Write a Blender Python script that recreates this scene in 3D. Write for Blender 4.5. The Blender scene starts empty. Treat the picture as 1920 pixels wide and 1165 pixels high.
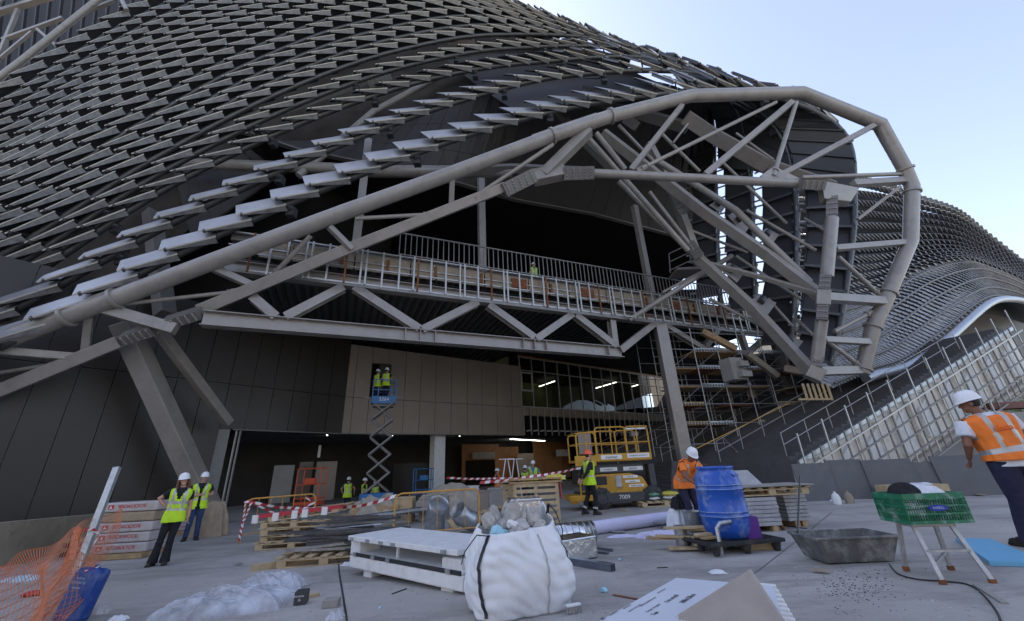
import bpy, bmesh, math, random
from mathutils import Vector, Matrix, Euler
random.seed(7)
S = bpy.context.scene
COL = S.collection
V = Vector
# ---------------- camera
F = 740.0; CX, CY = 960.0, 582.5; H = 1.2
PITCH = math.radians(21.65); ROLL = math.radians(2.6)
fw = V((0, math.cos(PITCH), math.sin(PITCH))); up0 = V((0, -math.sin(PITCH), math.cos(PITCH))); rt0 = V((1, 0, 0))
rt = rt0*math.cos(ROLL) - up0*math.sin(ROLL); up = up0*math.cos(ROLL) + rt0*math.sin(ROLL)
CAM = V((0, 0, H))
cd = bpy.data.cameras.new('camera'); cam = bpy.data.objects.new('camera', cd); COL.objects.link(cam)
cd.sensor_width = 36; cd.lens = F/1920*36; cd.clip_start = 0.05; cd.clip_end = 3000
m = Matrix((rt, up, -fw)).transposed().to_4x4(); m.translation = CAM; cam.matrix_world = m
S.camera = cam
# ---------------- sky, sun, exposure
SUN_EL, SUN_AZ = math.radians(46), math.radians(-38)      # azimuth measured from +Y (behind the stadium) towards +X
w = bpy.data.worlds.new('World'); S.world = w; w.use_nodes = True
nt = w.node_tree; bg = nt.nodes['Background']
sky = nt.nodes.new('ShaderNodeTexSky'); sky.sky_type = 'NISHITA'; sky.sun_disc = False
sky.sun_elevation = SUN_EL; sky.sun_rotation = SUN_AZ; sky.air_density = 1.0; sky.dust_density = 1.0; sky.ozone_density = 2.6; sky.altitude = 50
hs = nt.nodes.new('ShaderNodeHueSaturation'); hs.inputs['Saturation'].default_value = .74; hs.inputs['Hue'].default_value = .509; nt.links.new(sky.outputs[0], hs.inputs['Color']); nt.links.new(hs.outputs[0], bg.inputs[0]); bg.inputs[1].default_value = 0.15
sd = bpy.data.lights.new('sun', 'SUN'); sd.energy = 3.5; sd.angle = math.radians(0.6); sd.color = (1, .93, .82)
sun = bpy.data.objects.new('sun', sd); COL.objects.link(sun)
sdir = V((math.sin(SUN_AZ)*math.cos(SUN_EL), math.cos(SUN_AZ)*math.cos(SUN_EL), math.sin(SUN_EL)))
sun.rotation_euler = sdir.to_track_quat('Z', 'Y').to_euler(); sun.location = (0, 0, 60)
S.view_settings.view_transform = 'Standard'; S.view_settings.look = 'None'; S.view_settings.exposure = 1.34; S.view_settings.gamma = 1
# ---------------- unprojection helpers
def ray(x, y): return fw*F + rt*(x-CX) - up*(y-CY)
def W(x, y, Y): d = ray(x, y); return CAM + d*(Y/d.y)
def Gz(x, y, z=0.0): d = ray(x, y); return CAM + d*((z-H)/d.z)
def gz(x, y): return .015*max(-8, min(10, x)) - .025*max(-8, min(10, y))
def Gg(x, y):
    z = -.1
    for i in range(12): p = Gz(x, y, z); z = gz(p.x, p.y)
    return V((p.x, p.y, z))
def Pl(x, y, P, N): d = ray(x, y); return CAM + d*((P-CAM).dot(N)/d.dot(N))
def lerp(a, b, t): return a + (b-a)*t
# ---------------- object helpers
def setp(o, label=None, cat=None, group=None, kind=None):
    if label: o['label'] = label
    if cat: o['category'] = cat
    if group: o['group'] = group
    if kind: o['kind'] = kind
    return o
def thing(name, loc, label, cat, group=None):
    o = bpy.data.objects.new(name, None); COL.objects.link(o); o.location = loc; o.empty_display_size = .2
    return setp(o, label, cat, group)
def wl(o):
    v = V((0, 0, 0))
    while o is not None: v = v + o.location; o = o.parent
    return v
def kids(o): return [c for c in bpy.data.objects if c.parent == o]
def dup(root, loc, rz=None, label=None, group=None, parent=None):
    r = root.copy(); COL.objects.link(r); r.location = loc
    if rz is not None: r.rotation_euler = (0, 0, rz)
    if parent is not None: r.parent = parent
    if label: r['label'] = label
    if group: r['group'] = group
    for c in kids(root):
        if c == r: continue
        k = c.copy(); COL.objects.link(k); k.parent = r
        for g in kids(c):
            if g == k: continue
            q = g.copy(); COL.objects.link(q); q.parent = k
    return r
def orth(d, upv=V((0, 0, 1))):
    d = d.normalized(); s = d.cross(upv)
    if s.length < 1e-4: s = d.cross(V((1, 0, 0)))
    s.normalize(); u = s.cross(d).normalized(); return d, s, u
class MB:
    def __init__(s): s.v = []; s.f = []; s.m = []; s.M = 0; s.T = None
    def add(s, vs, fs, m=None):
        o = len(s.v)
        s.v += [V(p) if s.T is None else s.T @ V(p) for p in vs]; s.f += [[i+o for i in f] for f in fs]
        s.m += [s.M if m is None else m]*len(fs); return s
    def hexa(s, c8): return s.add(c8, [(0,3,2,1),(4,5,6,7),(0,1,5,4),(1,2,6,5),(2,3,7,6),(3,0,4,7)])
    def frame(s, c, ax, ay, az):
        c = V(c); return s.hexa([c-ax-ay-az, c+ax-ay-az, c+ax+ay-az, c-ax+ay-az, c-ax-ay+az, c+ax-ay+az, c+ax+ay+az, c-ax+ay+az])
    def box(s, c, sz, rz=0, R=None):
        R = R or Matrix.Rotation(rz, 3, 'Z')
        return s.frame(c, R @ V((sz[0]/2,0,0)), R @ V((0,sz[1]/2,0)), R @ V((0,0,sz[2]/2)))
    def beam(s, a, b, w, h, upv=V((0,0,1)), off=0):
        a, b = V(a), V(b); d, q, u = orth(b-a, upv); c = (a+b)/2 + u*off
        return s.frame(c, (b-a)/2, q*(w/2), u*(h/2))
    def ibeam(s, a, b, w, h, upv=V((0,0,1)), t=.03):
        a, b = V(a), V(b); d, q, u = orth(b-a, upv)
        for k in (-1, 1): s.frame((a+b)/2 + u*k*(h/2-t/2), (b-a)/2, q*(w/2), u*(t/2))
        return s.frame((a+b)/2, (b-a)/2, q*(t/2), u*(h/2-t-.001))
    def tube(s, pts, r, seg=8, cap=True, squash=1.0):
        pts = [V(p) for p in pts]; n = len(pts); rs = r if isinstance(r, (list, tuple)) else [r]*n
        vs = []; pu = None
        for i, p in enumerate(pts):
            d = (pts[min(i+1, n-1)] - pts[max(i-1, 0)]).normalized()
            if pu is None: _, q, u = orth(d)
            else:
                q = d.cross(pu)
                if q.length < 1e-5: _, q, u = orth(d)
                else: q.normalize(); u = q.cross(d).normalized()
            if i and i < n-1:
                c = (pts[i]-pts[i-1]).normalized().dot((pts[i+1]-pts[i]).normalized()); k = 1/max(.5, math.sqrt(max(0, (1+c)/2)))
            else: k = 1
            pu = u
            for j in range(seg):
                a = 2*math.pi*j/seg; vs.append(p + (q*math.cos(a)*squash + u*math.sin(a))*rs[i]*(k if k < 1.4 else 1.2))
        fs = [(i*seg+j, i*seg+(j+1) % seg, (i+1)*seg+(j+1) % seg, (i+1)*seg+j) for i in range(n-1) for j in range(seg)]
        if cap: fs += [tuple(range(seg))[::-1], tuple(range((n-1)*seg, n*seg))]
        return s.add(vs, fs)
    def rect(s, pts, a, b):                                     # plain rectangular sweep
        for i in range(len(pts)-1): s.beam(pts[i], pts[i+1], a, b)
        return s
    def poly(s, pts): return s.add(pts, [tuple(range(len(pts)))])
    def slab(s, pts, d):                                        # polygon extruded along d
        n = len(pts); d = V(d); p = [V(x) for x in pts]
        return s.add(p + [x+d for x in p], [tuple(range(n))[::-1], tuple(range(n, 2*n))] + [(i, (i+1) % n, n+(i+1) % n, n+i) for i in range(n)])
    def lathe(s, prof, c=(0,0,0), seg=24, axis=V((0,0,1)), cap=True, a0=0, arc=2*math.pi):
        c = V(c); d, q, u = orth(V(axis), V((0,1,0)) if abs(V(axis).normalized().z) > .9 else V((0,0,1)))
        vs = [c + d*z + (q*math.cos(2*math.pi*j/seg) + u*math.sin(2*math.pi*j/seg))*r for r, z in prof for j in range(seg)]
        n = len(prof); fs = [(i*seg+j, i*seg+(j+1) % seg, (i+1)*seg+(j+1) % seg, (i+1)*seg+j) for i in range(n-1) for j in range(seg)]
        if cap: fs += [tuple(range(seg))[::-1], tuple(range((n-1)*seg, n*seg))]
        return s.add(vs, fs)
    def ell(s, c, r, seg=12, rings=8, R=None):
        c = V(c); vs = []
        for i in range(rings+1):
            t = math.pi*i/rings
            for j in range(seg):
                a = 2*math.pi*j/seg; p = V((r[0]*math.sin(t)*math.cos(a), r[1]*math.sin(t)*math.sin(a), r[2]*math.cos(t)))
                vs.append(c + (R @ p if R else p))
        return s.add(vs, [(i*seg+j, (i+1)*seg+j, (i+1)*seg+(j+1) % seg, i*seg+(j+1) % seg) for i in range(rings) for j in range(seg)])
    def grid(s, fn, nu, nv, m=None):
        vs = [fn(i/nu, j/nv) for j in range(nv+1) for i in range(nu+1)]
        return s.add(vs, [(j*(nu+1)+i, j*(nu+1)+i+1, (j+1)*(nu+1)+i+1, (j+1)*(nu+1)+i) for j in range(nv) for i in range(nu)], m)
    def build(s, name, mat, parent=None, smooth=False, bevel=0, solid=0, sub=0, world=None):
        off = wl(parent) if parent is not None else (V(world) if world is not None else V((0,0,0)))
        me = bpy.data.meshes.new(name); me.from_pydata([tuple(p-off) for p in s.v], [], s.f)
        for mt in (mat if isinstance(mat, (list, tuple)) else [mat]): me.materials.append(mt)
        me.polygons.foreach_set('material_index', s.m)
        bm = bmesh.new(); bm.from_mesh(me); bmesh.ops.remove_doubles(bm, verts=bm.verts, dist=1e-5) if sub or solid else None
        bmesh.ops.recalc_face_normals(bm, faces=bm.faces) if not solid else None
        bm.to_mesh(me); bm.free()
        if smooth:
            for p in me.polygons: p.use_smooth = True
            if smooth != 'all':
                try: me.set_sharp_from_angle(angle=math.radians(40))
                except Exception: pass
        o = bpy.data.objects.new(name, me); COL.objects.link(o)
        if parent is not None: o.parent = parent
        elif world is not None: o.location = off
        if solid: md = o.modifiers.new('s', 'SOLIDIFY'); md.thickness = solid; md.offset = 0
        if sub: md = o.modifiers.new('u', 'SUBSURF'); md.levels = sub; md.render_levels = sub
        if bevel: md = o.modifiers.new('b', 'BEVEL'); md.width = bevel; md.segments = 2; md.limit_method = 'ANGLE'; md.harden_normals = False
        return o
def remesh(o, vox, smooth=2):
    md = o.modifiers.new('r', 'REMESH'); md.mode = 'VOXEL'; md.voxel_size = vox; md.use_smooth_shade = True
    if smooth: s = o.modifiers.new('sm', 'SMOOTH'); s.iterations = smooth; s.factor = .5
    dg = bpy.context.evaluated_depsgraph_get(); dg.update()
    me = bpy.data.meshes.new_from_object(o.evaluated_get(dg)); ml = list(o.data.materials); o.modifiers.clear(); o.data = me
    if not me.materials:
        for x in ml: me.materials.append(x)
    return o
def text_mesh(txt, size, depth=.002):
    cu = bpy.data.curves.new('t', 'FONT'); cu.body = txt; cu.size = size; cu.extrude = depth; cu.align_x = 'CENTER'; cu.align_y = 'CENTER'
    o = bpy.data.objects.new('t', cu); COL.objects.link(o); dg = bpy.context.evaluated_depsgraph_get(); dg.update()
    me = bpy.data.meshes.new_from_object(o.evaluated_get(dg)); bpy.data.objects.remove(o); bpy.data.curves.remove(cu)
    vs = [v.co.copy() for v in me.vertices]; fs = [tuple(p.vertices) for p in me.polygons]; bpy.data.meshes.remove(me); return vs, fs
def text(txt, size, c, right, upv, mat, parent, name='lettering', depth=.002, warp=None):
    vs, fs = text_mesh(txt, size, depth); r = V(right).normalized(); u = V(upv).normalized(); n = r.cross(u); mb = MB()
    mb.add([(V(c) + r*v.x + u*v.y + n*v.z) if warp is None else warp(v) for v in vs], fs); return mb.build(name, mat, parent)
# ---------------- materials
def mat(name, col, rough=.6, metal=0, var=.12, scale=3.0, bump=0, bscale=40, spec=.5, dirt=None, dscale=2, damt=.5):
    m = bpy.data.materials.new(name); m.use_nodes = True; n = m.node_tree.nodes; l = m.node_tree.links; b = n['Principled BSDF']
    b.inputs['Roughness'].default_value = rough; b.inputs['Metallic'].default_value = metal; b.inputs['Specular IOR Level'].default_value = spec
    tc = n.new('ShaderNodeTexCoord'); out = None
    nz = n.new('ShaderNodeTexNoise'); nz.inputs['Scale'].default_value = scale; nz.inputs['Detail'].default_value = 6; nz.inputs['Roughness'].default_value = .65
    l.new(tc.outputs['Object'], nz.inputs['Vector'])
    mp = n.new('ShaderNodeMapRange'); mp.inputs[1].default_value = .3; mp.inputs[2].default_value = .7; l.new(nz.outputs[0], mp.inputs[0])
    mx = n.new('ShaderNodeMix'); mx.data_type = 'RGBA'; l.new(mp.outputs[0], mx.inputs[0])
    mx.inputs[6].default_value = (*[max(0, c*(1-var)) for c in col], 1); mx.inputs[7].default_value = (*[min(1, c*(1+var)) for c in col], 1)
    out = mx.outputs[2]
    if dirt:
        n2 = n.new('ShaderNodeTexNoise'); n2.inputs['Scale'].default_value = dscale; n2.inputs['Detail'].default_value = 10; n2.inputs['Roughness'].default_value = .7
        l.new(tc.outputs['Object'], n2.inputs['Vector'])
        r2 = n.new('ShaderNodeMapRange'); r2.inputs[1].default_value = .5; r2.inputs[2].default_value = .68; r2.inputs[4].default_value = damt; l.new(n2.outputs[0], r2.inputs[0])
        m2 = n.new('ShaderNodeMix'); m2.data_type = 'RGBA'; l.new(r2.outputs[0], m2.inputs[0]); l.new(out, m2.inputs[6]); m2.inputs[7].default_value = (*dirt, 1); out = m2.outputs[2]
    l.new(out, b.inputs['Base Color'])
    if metal or rough < .7:
        rr = n.new('ShaderNodeMapRange'); rr.inputs[3].default_value = max(.05, rough-.1); rr.inputs[4].default_value = min(1, rough+.12); l.new(nz.outputs[0], rr.inputs[0]); l.new(rr.outputs[0], b.inputs['Roughness'])
    if bump:
        n3 = n.new('ShaderNodeTexNoise'); n3.inputs['Scale'].default_value = bscale; n3.inputs['Detail'].default_value = 5; l.new(tc.outputs['Object'], n3.inputs['Vector'])
        bp = n.new('ShaderNodeBump'); bp.inputs['Strength'].default_value = bump; bp.inputs['Distance'].default_value = .02; l.new(n3.outputs[0], bp.inputs['Height']); l.new(bp.outputs[0], b.inputs['Normal'])
    return m
def emit(name, col, st):
    m = bpy.data.materials.new(name); m.use_nodes = True; b = m.node_tree.nodes['Principled BSDF']
    b.inputs['Emission Color'].default_value = (*col, 1); b.inputs['Emission Strength'].default_value = st; return m
def glass(name, tint=(.75,.8,.78), rough=.02, ior=1.6):
    m = bpy.data.materials.new(name); m.use_nodes = True; n = m.node_tree.nodes; l = m.node_tree.links; n.remove(n['Principled BSDF'])
    g = n.new('ShaderNodeBsdfGlossy'); g.inputs['Roughness'].default_value = rough; t = n.new('ShaderNodeBsdfTransparent'); t.inputs[0].default_value = (*tint, 1)
    fr = n.new('ShaderNodeFresnel'); fr.inputs[0].default_value = ior; mx = n.new('ShaderNodeMixShader'); l.new(fr.outputs[0], mx.inputs[0]); l.new(t.outputs[0], mx.inputs[1]); l.new(g.outputs[0], mx.inputs[2])
    l.new(mx.outputs[0], n['Material Output'].inputs[0]); return m
M = {}
M['steel'] = mat('painted_steel', (.275,.248,.218), .30, 0, .13, 1.2, .08, 30, dirt=(.15,.135,.12), dscale=1.6, damt=.5, spec=.7)
M['steel_dark'] = mat('painted_steel_dark', (.16,.148,.135), .5, 0, .12, 1.2)
M['galv'] = mat('galvanised_steel', (.42,.44,.46), .38, .75, .2, 9, dirt=(.25,.26,.27), dscale=5, damt=.5)
M['galv_dark'] = mat('dull_galvanised_rail', (.10,.10,.10), .42, .6, .2, 5)
M['louvre'] = mat('louvre_panel', (.34,.34,.345), .36, .3, .22, 1.3)
M['louvre_shaded_back'] = mat('louvre_shaded_back_face', (.045,.044,.045), .5, .2, .12, 2.5)  # plate colour darkened to carry the shade of the undersides
M['louvre_rim'] = mat('louvre_rim', (.60,.56,.47), .5, .1, .15, 4)
M['louvre_edge'] = mat('louvre_side', (.33,.325,.31), .38, .45, .3, 3, dirt=(.22,.21,.2), dscale=5, damt=.6)
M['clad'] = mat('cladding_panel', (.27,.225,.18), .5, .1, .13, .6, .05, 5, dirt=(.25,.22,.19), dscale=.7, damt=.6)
M['clad_shaded'] = mat('cladding_panel_shaded', (.026,.0185,.0135), .42, .1, .2, .4)  # cladding colour darkened to carry the shade on the left wall
M['fascia'] = mat('fascia_panel', (.046,.041,.039), .6, .1, .12, .5)
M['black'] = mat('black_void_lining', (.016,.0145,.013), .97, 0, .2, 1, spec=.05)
M['wood_orange'] = mat('timber_panelling', (.32,.14,.04), .55, 0, .25, 2)
M['concrete'] = mat('site_concrete', (.30,.285,.255), .85, 0, .12, 2, .2, 25, dirt=(.2,.19,.17), dscale=1.5, damt=.5)
M['beige'] = mat('slab_edge_concrete', (.30,.25,.18), .85, 0, .2, 3, .2, 30, dirt=(.12,.1,.08), dscale=6, damt=.7)
M['stud'] = mat('aluminium_stud', (.40,.39,.37), .4, .5, .12, 6)
M['rail'] = mat('railing_steel', (.20,.19,.18), .5, .2, .15, 4)
M['white'] = mat('white_paint', (.72,.72,.70), .5, 0, .06, 4, dirt=(.45,.43,.4), dscale=5, damt=.4)
M['wood'] = mat('pallet_wood', (.42,.28,.14), .8, 0, .3, 5, .3, 60, dirt=(.2,.14,.08), dscale=4, damt=.6)
M['wood_pale'] = mat('pale_timber', (.50,.38,.22), .8, 0, .2, 6, .3, 60, dirt=(.28,.2,.12), dscale=4, damt=.5)
M['rubber'] = mat('black_rubber', (.025,.025,.025), .75, 0, .3, 8, .2, 60, dirt=(.12,.1,.08), dscale=6, damt=.6)
M['yellow'] = mat('yellow_machine_paint', (.50,.26,.02), .45, 0, .15, 3, dirt=(.20,.13,.05), dscale=4, damt=.75)
M['bluepaint'] = mat('blue_machine_paint', (.02,.16,.40), .45, 0, .12, 4, dirt=(.08,.12,.2), dscale=5, damt=.5)
M['redpaint'] = mat('red_orange_paint', (.55,.07,.02), .5, 0, .12, 4)
M['darkgrey'] = mat('dark_grey_metal', (.06,.062,.065), .5, .3, .2, 5)
M['skin'] = mat('skin', (.50,.27,.18), .55, 0, .08, 12)
M['skin_tan'] = mat('tanned_skin', (.20,.085,.045), .55, 0, .12, 12)
M['hair'] = mat('brown_hair', (.11,.05,.022), .5, 0, .35, 30, .5, 120)
M['hair_dark'] = mat('dark_hair', (.02,.014,.01), .6, 0, .3, 30)
M['hivis'] = mat('yellow_hi_vis_fabric', (.52,.78,.02), .75, 0, .10, 8, .9, 9)
M['hiorange'] = mat('orange_hi_vis_fabric', (.86,.20,.02), .75, 0, .12, 6, 1.0, 8, dirt=(.45,.14,.04), dscale=5, damt=.4)
M['reflect'] = mat('reflective_tape', (.45,.44,.41), .35, .3, .10, 12)
M['blackcloth'] = mat('black_cloth', (.012,.012,.014), .9, 0, .3, 10, .3, 20)
M['navy'] = mat('navy_work_cloth', (.016,.014,.04), .9, 0, .3, 10, 1.0, 9, dirt=(.09,.09,.13), dscale=9, damt=.25)
M['jeans'] = mat('denim', (.03,.055,.12), .9, 0, .4, 8, .9, 10)
M['whitecloth'] = mat('white_cotton', (.66,.67,.70), .9, 0, .10, 8, .9, 9)
M['tealcloth'] = mat('teal_cotton', (.05,.22,.30), .9, 0, .1, 8)
M['helmet'] = mat('white_helmet_shell', (.80,.80,.80), .28, 0, .04, 8)
M['helmet_red'] = mat('orange_helmet_shell', (.85,.12,.03), .3, 0, .05, 8)
M['lamp'] = emit('lit_strip_lamp', (1,.97,.9), 6)
M['ink'] = mat('black_print', (.02,.02,.02), .6, 0, .1, 5)
M['ink_red'] = mat('red_print', (.50,.03,.03), .6, 0, .15, 5)
M['redtape'] = mat('red_tape', (.45,.03,.04), .5, 0, .1, 8)
M['whitetape'] = mat('white_tape', (.8,.78,.76), .5, 0, .05, 8)
# =====================================================================  GROUND
def ground_mat():
    m = bpy.data.materials.new('plaza_concrete'); m.use_nodes = True; n = m.node_tree.nodes; l = m.node_tree.links; b = n['Principled BSDF']
    tc = n.new('ShaderNodeTexCoord')
    def noise(sc, det=8, ro=.6, st=None):
        z = n.new('ShaderNodeTexNoise'); z.inputs['Scale'].default_value = sc; z.inputs['Detail'].default_value = det; z.inputs['Roughness'].default_value = ro
        if st: mp = n.new('ShaderNodeMapping'); mp.inputs['Scale'].default_value = st; l.new(tc.outputs['Object'], mp.inputs[0]); l.new(mp.outputs[0], z.inputs['Vector'])
        else: l.new(tc.outputs['Object'], z.inputs['Vector'])
        return z.outputs[0]
    def rng(x, a, b_, c, d):
        r = n.new('ShaderNodeMapRange'); r.inputs[1].default_value = a; r.inputs[2].default_value = b_; r.inputs[3].default_value = c; r.inputs[4].default_value = d; l.new(x, r.inputs[0]); return r.outputs[0]
    def mix(f, a, b_):
        x = n.new('ShaderNodeMix'); x.data_type = 'RGBA'; l.new(f, x.inputs[0])
        for i, q in ((6, a), (7, b_)):
            if isinstance(q, tuple): x.inputs[i].default_value = (*q, 1)
            else: l.new(q, x.inputs[i])
        return x.outputs[2]
    c = mix(rng(noise(.45), .35, .65, 0, 1), (.37, .345, .31), (.50, .468, .42))
    c = mix(rng(noise(2.2, 10, .7, (1, .35, 1)), .48, .7, 0, .55), c, (.29, .272, .245))
    c = mix(rng(noise(1.3, 12, .75, (.5, 1.6, 1)), .56, .72, 0, .5), c, (.52, .505, .48))
    c = mix(rng(noise(.9, 14, .8, (.25, 1.1, 1)), .49, .60, 0, .85), c, (.25, .23, .205))
    c = mix(rng(noise(.35, 12, .7), .53, .62, 0, .6), c, (.52, .495, .45))
    c = mix(rng(noise(4.5, 12, .8), .58, .66, 0, .6), c, (.24, .225, .20))
    c = mix(rng(noise(9, 12, .8), .60, .70, 0, .8), c, (.10, .095, .09))
    c = mix(rng(noise(55, 4, .7), .66, .72, 0, .9), c, (.085, .08, .075))
    c = mix(rng(noise(28, 4, .6), .70, .74, 0, .8), c, (.5, .49, .47))
    c = mix(rng(noise(160, 2, .5), .4, .62, 0, .35), c, (.19, .18, .17))
    l.new(c, b.inputs['Base Color']); b.inputs['Roughness'].default_value = .82
    bp = n.new('ShaderNodeBump'); bp.inputs['Strength'].default_value = .35; bp.inputs['Distance'].default_value = .01; l.new(noise(70, 6, .7), bp.inputs['Height']); l.new(bp.outputs[0], b.inputs['Normal'])
    return m
M['ground'] = ground_mat()
mb = MB(); xs = [-900, -300, -80, -40]+[-20+i*.9 for i in range(56)]+[40, 80, 300, 900]; ys = [-60, -20, -10]+[-8+i*1.0 for i in range(44)]+[50, 80, 150, 400, 1200]
nx = len(xs); mb.add([V((x, y, gz(x, y))) for y in ys for x in xs], [(j*nx+i, j*nx+i+1, (j+1)*nx+i+1, (j+1)*nx+i) for j in range(len(ys)-1) for i in range(nx-1)])
setp(mb.build('plaza_ground', M['ground'], smooth='all'), kind='structure')
jm = MB(); jp = [Gg(*q) for q in ((634,1040),(636,1075),(641,1105),(645,1130),(652,1175))]      # wavy expansion joint
for a, b in zip(jp[:-1], jp[1:]):
    d, q, u = orth(b-a); e = V((0,0,.004)); jm.poly([a+q*.012+e, b+q*.012+e, b-q*.012+e, a-q*.012+e])
setp(jm.build('ground_joint', M['rubber']), kind='structure')
# =====================================================================  ARCH TRUSS
outer = [(-170,712,11.6),(0,640,11.7),(126,593,11.8),(217,560,12.0),(480,460,12.3),(640,400,12.6),(840,328,13.0),(1035,255,13.4),(1145,218,13.7),(1297,180,14.2),(1503,174,14.9),(1650,234,15.6),(1697,318,16.0),(1710,350,16.2),(1707,452,16.6),(1661,561,17.0),(1637,613,17.3),(1616,700,17.8)]
OUT = [W(*q) for q in outer]
def on(line, x, y):                                            # the point of a 3D polyline nearest to a pixel
    best = None
    for a, b in zip(line[:-1], line[1:]):
        for i in range(21):
            p = a.lerp(b, i/20); d = p-CAM; k = F/d.dot(fw); e = (CX+d.dot(rt)*k-x)**2+(CY-d.dot(up)*k-y)**2
            if best is None or e < best[0]: best = (e, p)
    return best[1]
truss = thing('arch_truss', V((0, 14, 0)), 'big warm grey steel truss with a round outer tube arching over the plaza entrance', 'steel arch')
def part(nm, mb, mt, par, **k): return mb.build(nm, mt, par, **k)
part('outer_chord', MB().tube(OUT, .298, 20), M['steel'], truss, smooth=True)
for (x, y) in ((126,593),(217,560),(1035,255),(1145,218),(1697,318),(1712,360),(1668,550),(1637,613),(1620,690)):
    p = on(OUT, x, y); i = min(range(len(OUT)), key=lambda i: (OUT[i]-p).length); i = max(1, min(len(OUT)-2, i)); d = (OUT[i+1]-OUT[i-1]).normalized()
    part('weld_collar', MB().tube([p-d*.05, p+d*.05], .375, 20), M['steel'], truss, smooth=True)
for (x, y, x2, y2) in ((130,583,205,553),(1000,262,1080,236),(1040,256,1120,228),(1480,162,1535,180),(1712,330,1716,372)):
    a, b = on(OUT, x, y), on(OUT, x2, y2); part('splice_plate', MB().beam(a+V((0,-.1,.26)), b+V((0,-.1,.26)), .2, .06), M['steel'], truss)
inner = [(-150,795,12.6),(0,733,12.7),(227,640,12.9),(262,628,12.95),(330,603,13.0),(375,582,13.1),(640,472,13.5),(945,352,14.0),(1020,326,14.2)]
INN = [W(*q) for q in inner]
for a, b, nm in ((0, 2, 'inner_chord'), (3, 4, 'chord_link'), (5, 7, 'inner_chord')):
    mb = MB()
    for i in range(a, b): mb.beam(INN[i], INN[i+1]+(INN[i+1]-INN[i])*.003, .42, .42, V((0,-.5,1)))
    part(nm, mb, M['steel'], truss, bevel=.03)
def bolt_plate(a, b, wd, nrm=None, rows=4, cols=5, th=.42):
    a, b = V(a), V(b); d = (b-a).normalized(); c = (a+b)/2; n = (CAM-c).normalized(); q = d.cross(n).normalized(); n = q.cross(d).normalized()
    if nrm is not None: n = V(nrm).normalized(); q = d.cross(n).normalized()
    mb = MB(); mb.frame(c, (b-a)/2, q*wd/2, n*th/2); L = (b-a).length; mb.M = 1
    for i in range(cols):
        for j in range(rows):
            p = a + d*L*(i+.5)/cols + q*wd*((j+.5)/rows-.5)*.92 + n*(th/2); mb.tube([p, p+n*.05], [.042, .034], 6)
    part('bolted_splice', mb, [M['steel_dark'], M['steel']], truss)
bolt_plate(W(235,634,12.75), W(292,616,12.8), .36, (0,-.55,-.83)); bolt_plate(W(312,606,12.85), W(378,586,12.95), .36, (0,-.55,-.83))
bolt_plate(W(944,358,13.9), W(1000,330,14.0), .6); bolt_plate(W(1056,326,14.2), W(1112,324,14.3), .56)
part('chord_node', MB().beam(W(1000,334,14.25), W(1058,322,14.3), .5, .62), M['steel'], truss, bevel=.03)
INR = [W(*q) for q in ((1108,325,14.45),(1300,334,14.9),(1500,345,15.4))]
part('inner_tube_chord', MB().tube(INR, .2, 16), M['steel'], truss, smooth=True)
bolt_plate(W(1500,346,15.2), W(1542,348,15.3), .42, rows=4, cols=4)
part('node_plate', MB().slab([W(1540,338,15.3), W(1612,352,15.6), W(1596,378,15.7), W(1546,372,15.4)], V((.1,.45,0))), M['steel'], truss, bevel=.02)
LEG = [W(*q) for q in ((1560,372,15.6),(1560,410,15.7),(1550,520,16.0),(1543,556,16.2),(1541,600,16.4),(1532,675,17.0),(1527,700,17.3))]
part('inner_tube_chord', MB().tube(LEG[1:3], .26, 18), M['steel'], truss, smooth=True)
part('inner_tube_chord', MB().tube(LEG[4:6], .24, 18), M['steel'], truss, smooth=True)
bolt_plate(LEG[0], LEG[1], .44, rows=4, cols=4); bolt_plate(W(1548,518,16), W(1545,545,16.1), .42, rows=4, cols=3)
bolt_plate(W(1543,572,16.2), W(1541,602,16.3), .42, rows=4, cols=3); bolt_plate(W(1533,668,17), W(1530,690,17.1), .42, rows=4, cols=3)
part('chord_node', MB().beam(W(1544,546,16.1), W(1543,574,16.2), .5, .5), M['steel'], truss, bevel=.03)
part('chord_node', MB().beam(W(1534,690,17.15), W(1522,712,17.3), .62, .6), M['steel'], truss, bevel=.03)
B = [  # x1,y1,Y1 (outer), x2,y2,Y2 (inner), kind, size
 (190,578,12.1,330,618,12.9,'b',.42),(168,590,12.1,160,662,12.8,'b',.24),(-5,658,11.8,146,670,12.8,'b',.28),(-5,700,12.5,120,680,12.8,'t',.07),
 (228,571,12.2,450,546,13.1,'t',.08),(400,503,12.4,478,538,13.3,'b',.28),(582,443,12.6,508,520,13.3,'t',.1),(617,425,12.7,660,468,13.4,'b',.24),
 (666,410,12.8,812,402,13.7,'t',.09),(848,334,13.1,846,392,13.8,'b',.24),(1037,271,13.5,878,378,13.8,'t',.1),(1104,245,13.7,1020,328,14.2,'b',.5),
 (1279,198,14.2,1183,319,14.6,'b',.26),(1485,192,14.9,1322,328,15.0,'b',.3),(1455,192,14.9,1203,316,14.7,'t',.1),(1493,192,14.9,1450,330,15.2,'t',.12),
 (1638,236,15.5,1454,334,15.3,'b',.27),(1503,333,15.4,1703,326,16.1,'t',.11),(1599,345,15.7,1706,338,16.2,'b',.34),(1688,350,16.2,1608,412,16.6,'b',.16),
 (1565,466,15.9,1698,455,16.6,'b',.3),(1572,482,16.0,1652,556,17.0,'t',.1),(1546,558,16.2,1661,566,17.0,'b',.42),(1564,622,16.8,1634,585,17.2,'t',.11),
 (1545,637,16.7,1636,642,17.4,'b',.3),(1551,640,16.8,1612,686,17.6,'t',.1),(1532,697,17.3,1622,694,17.8,'b',.4)]
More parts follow.
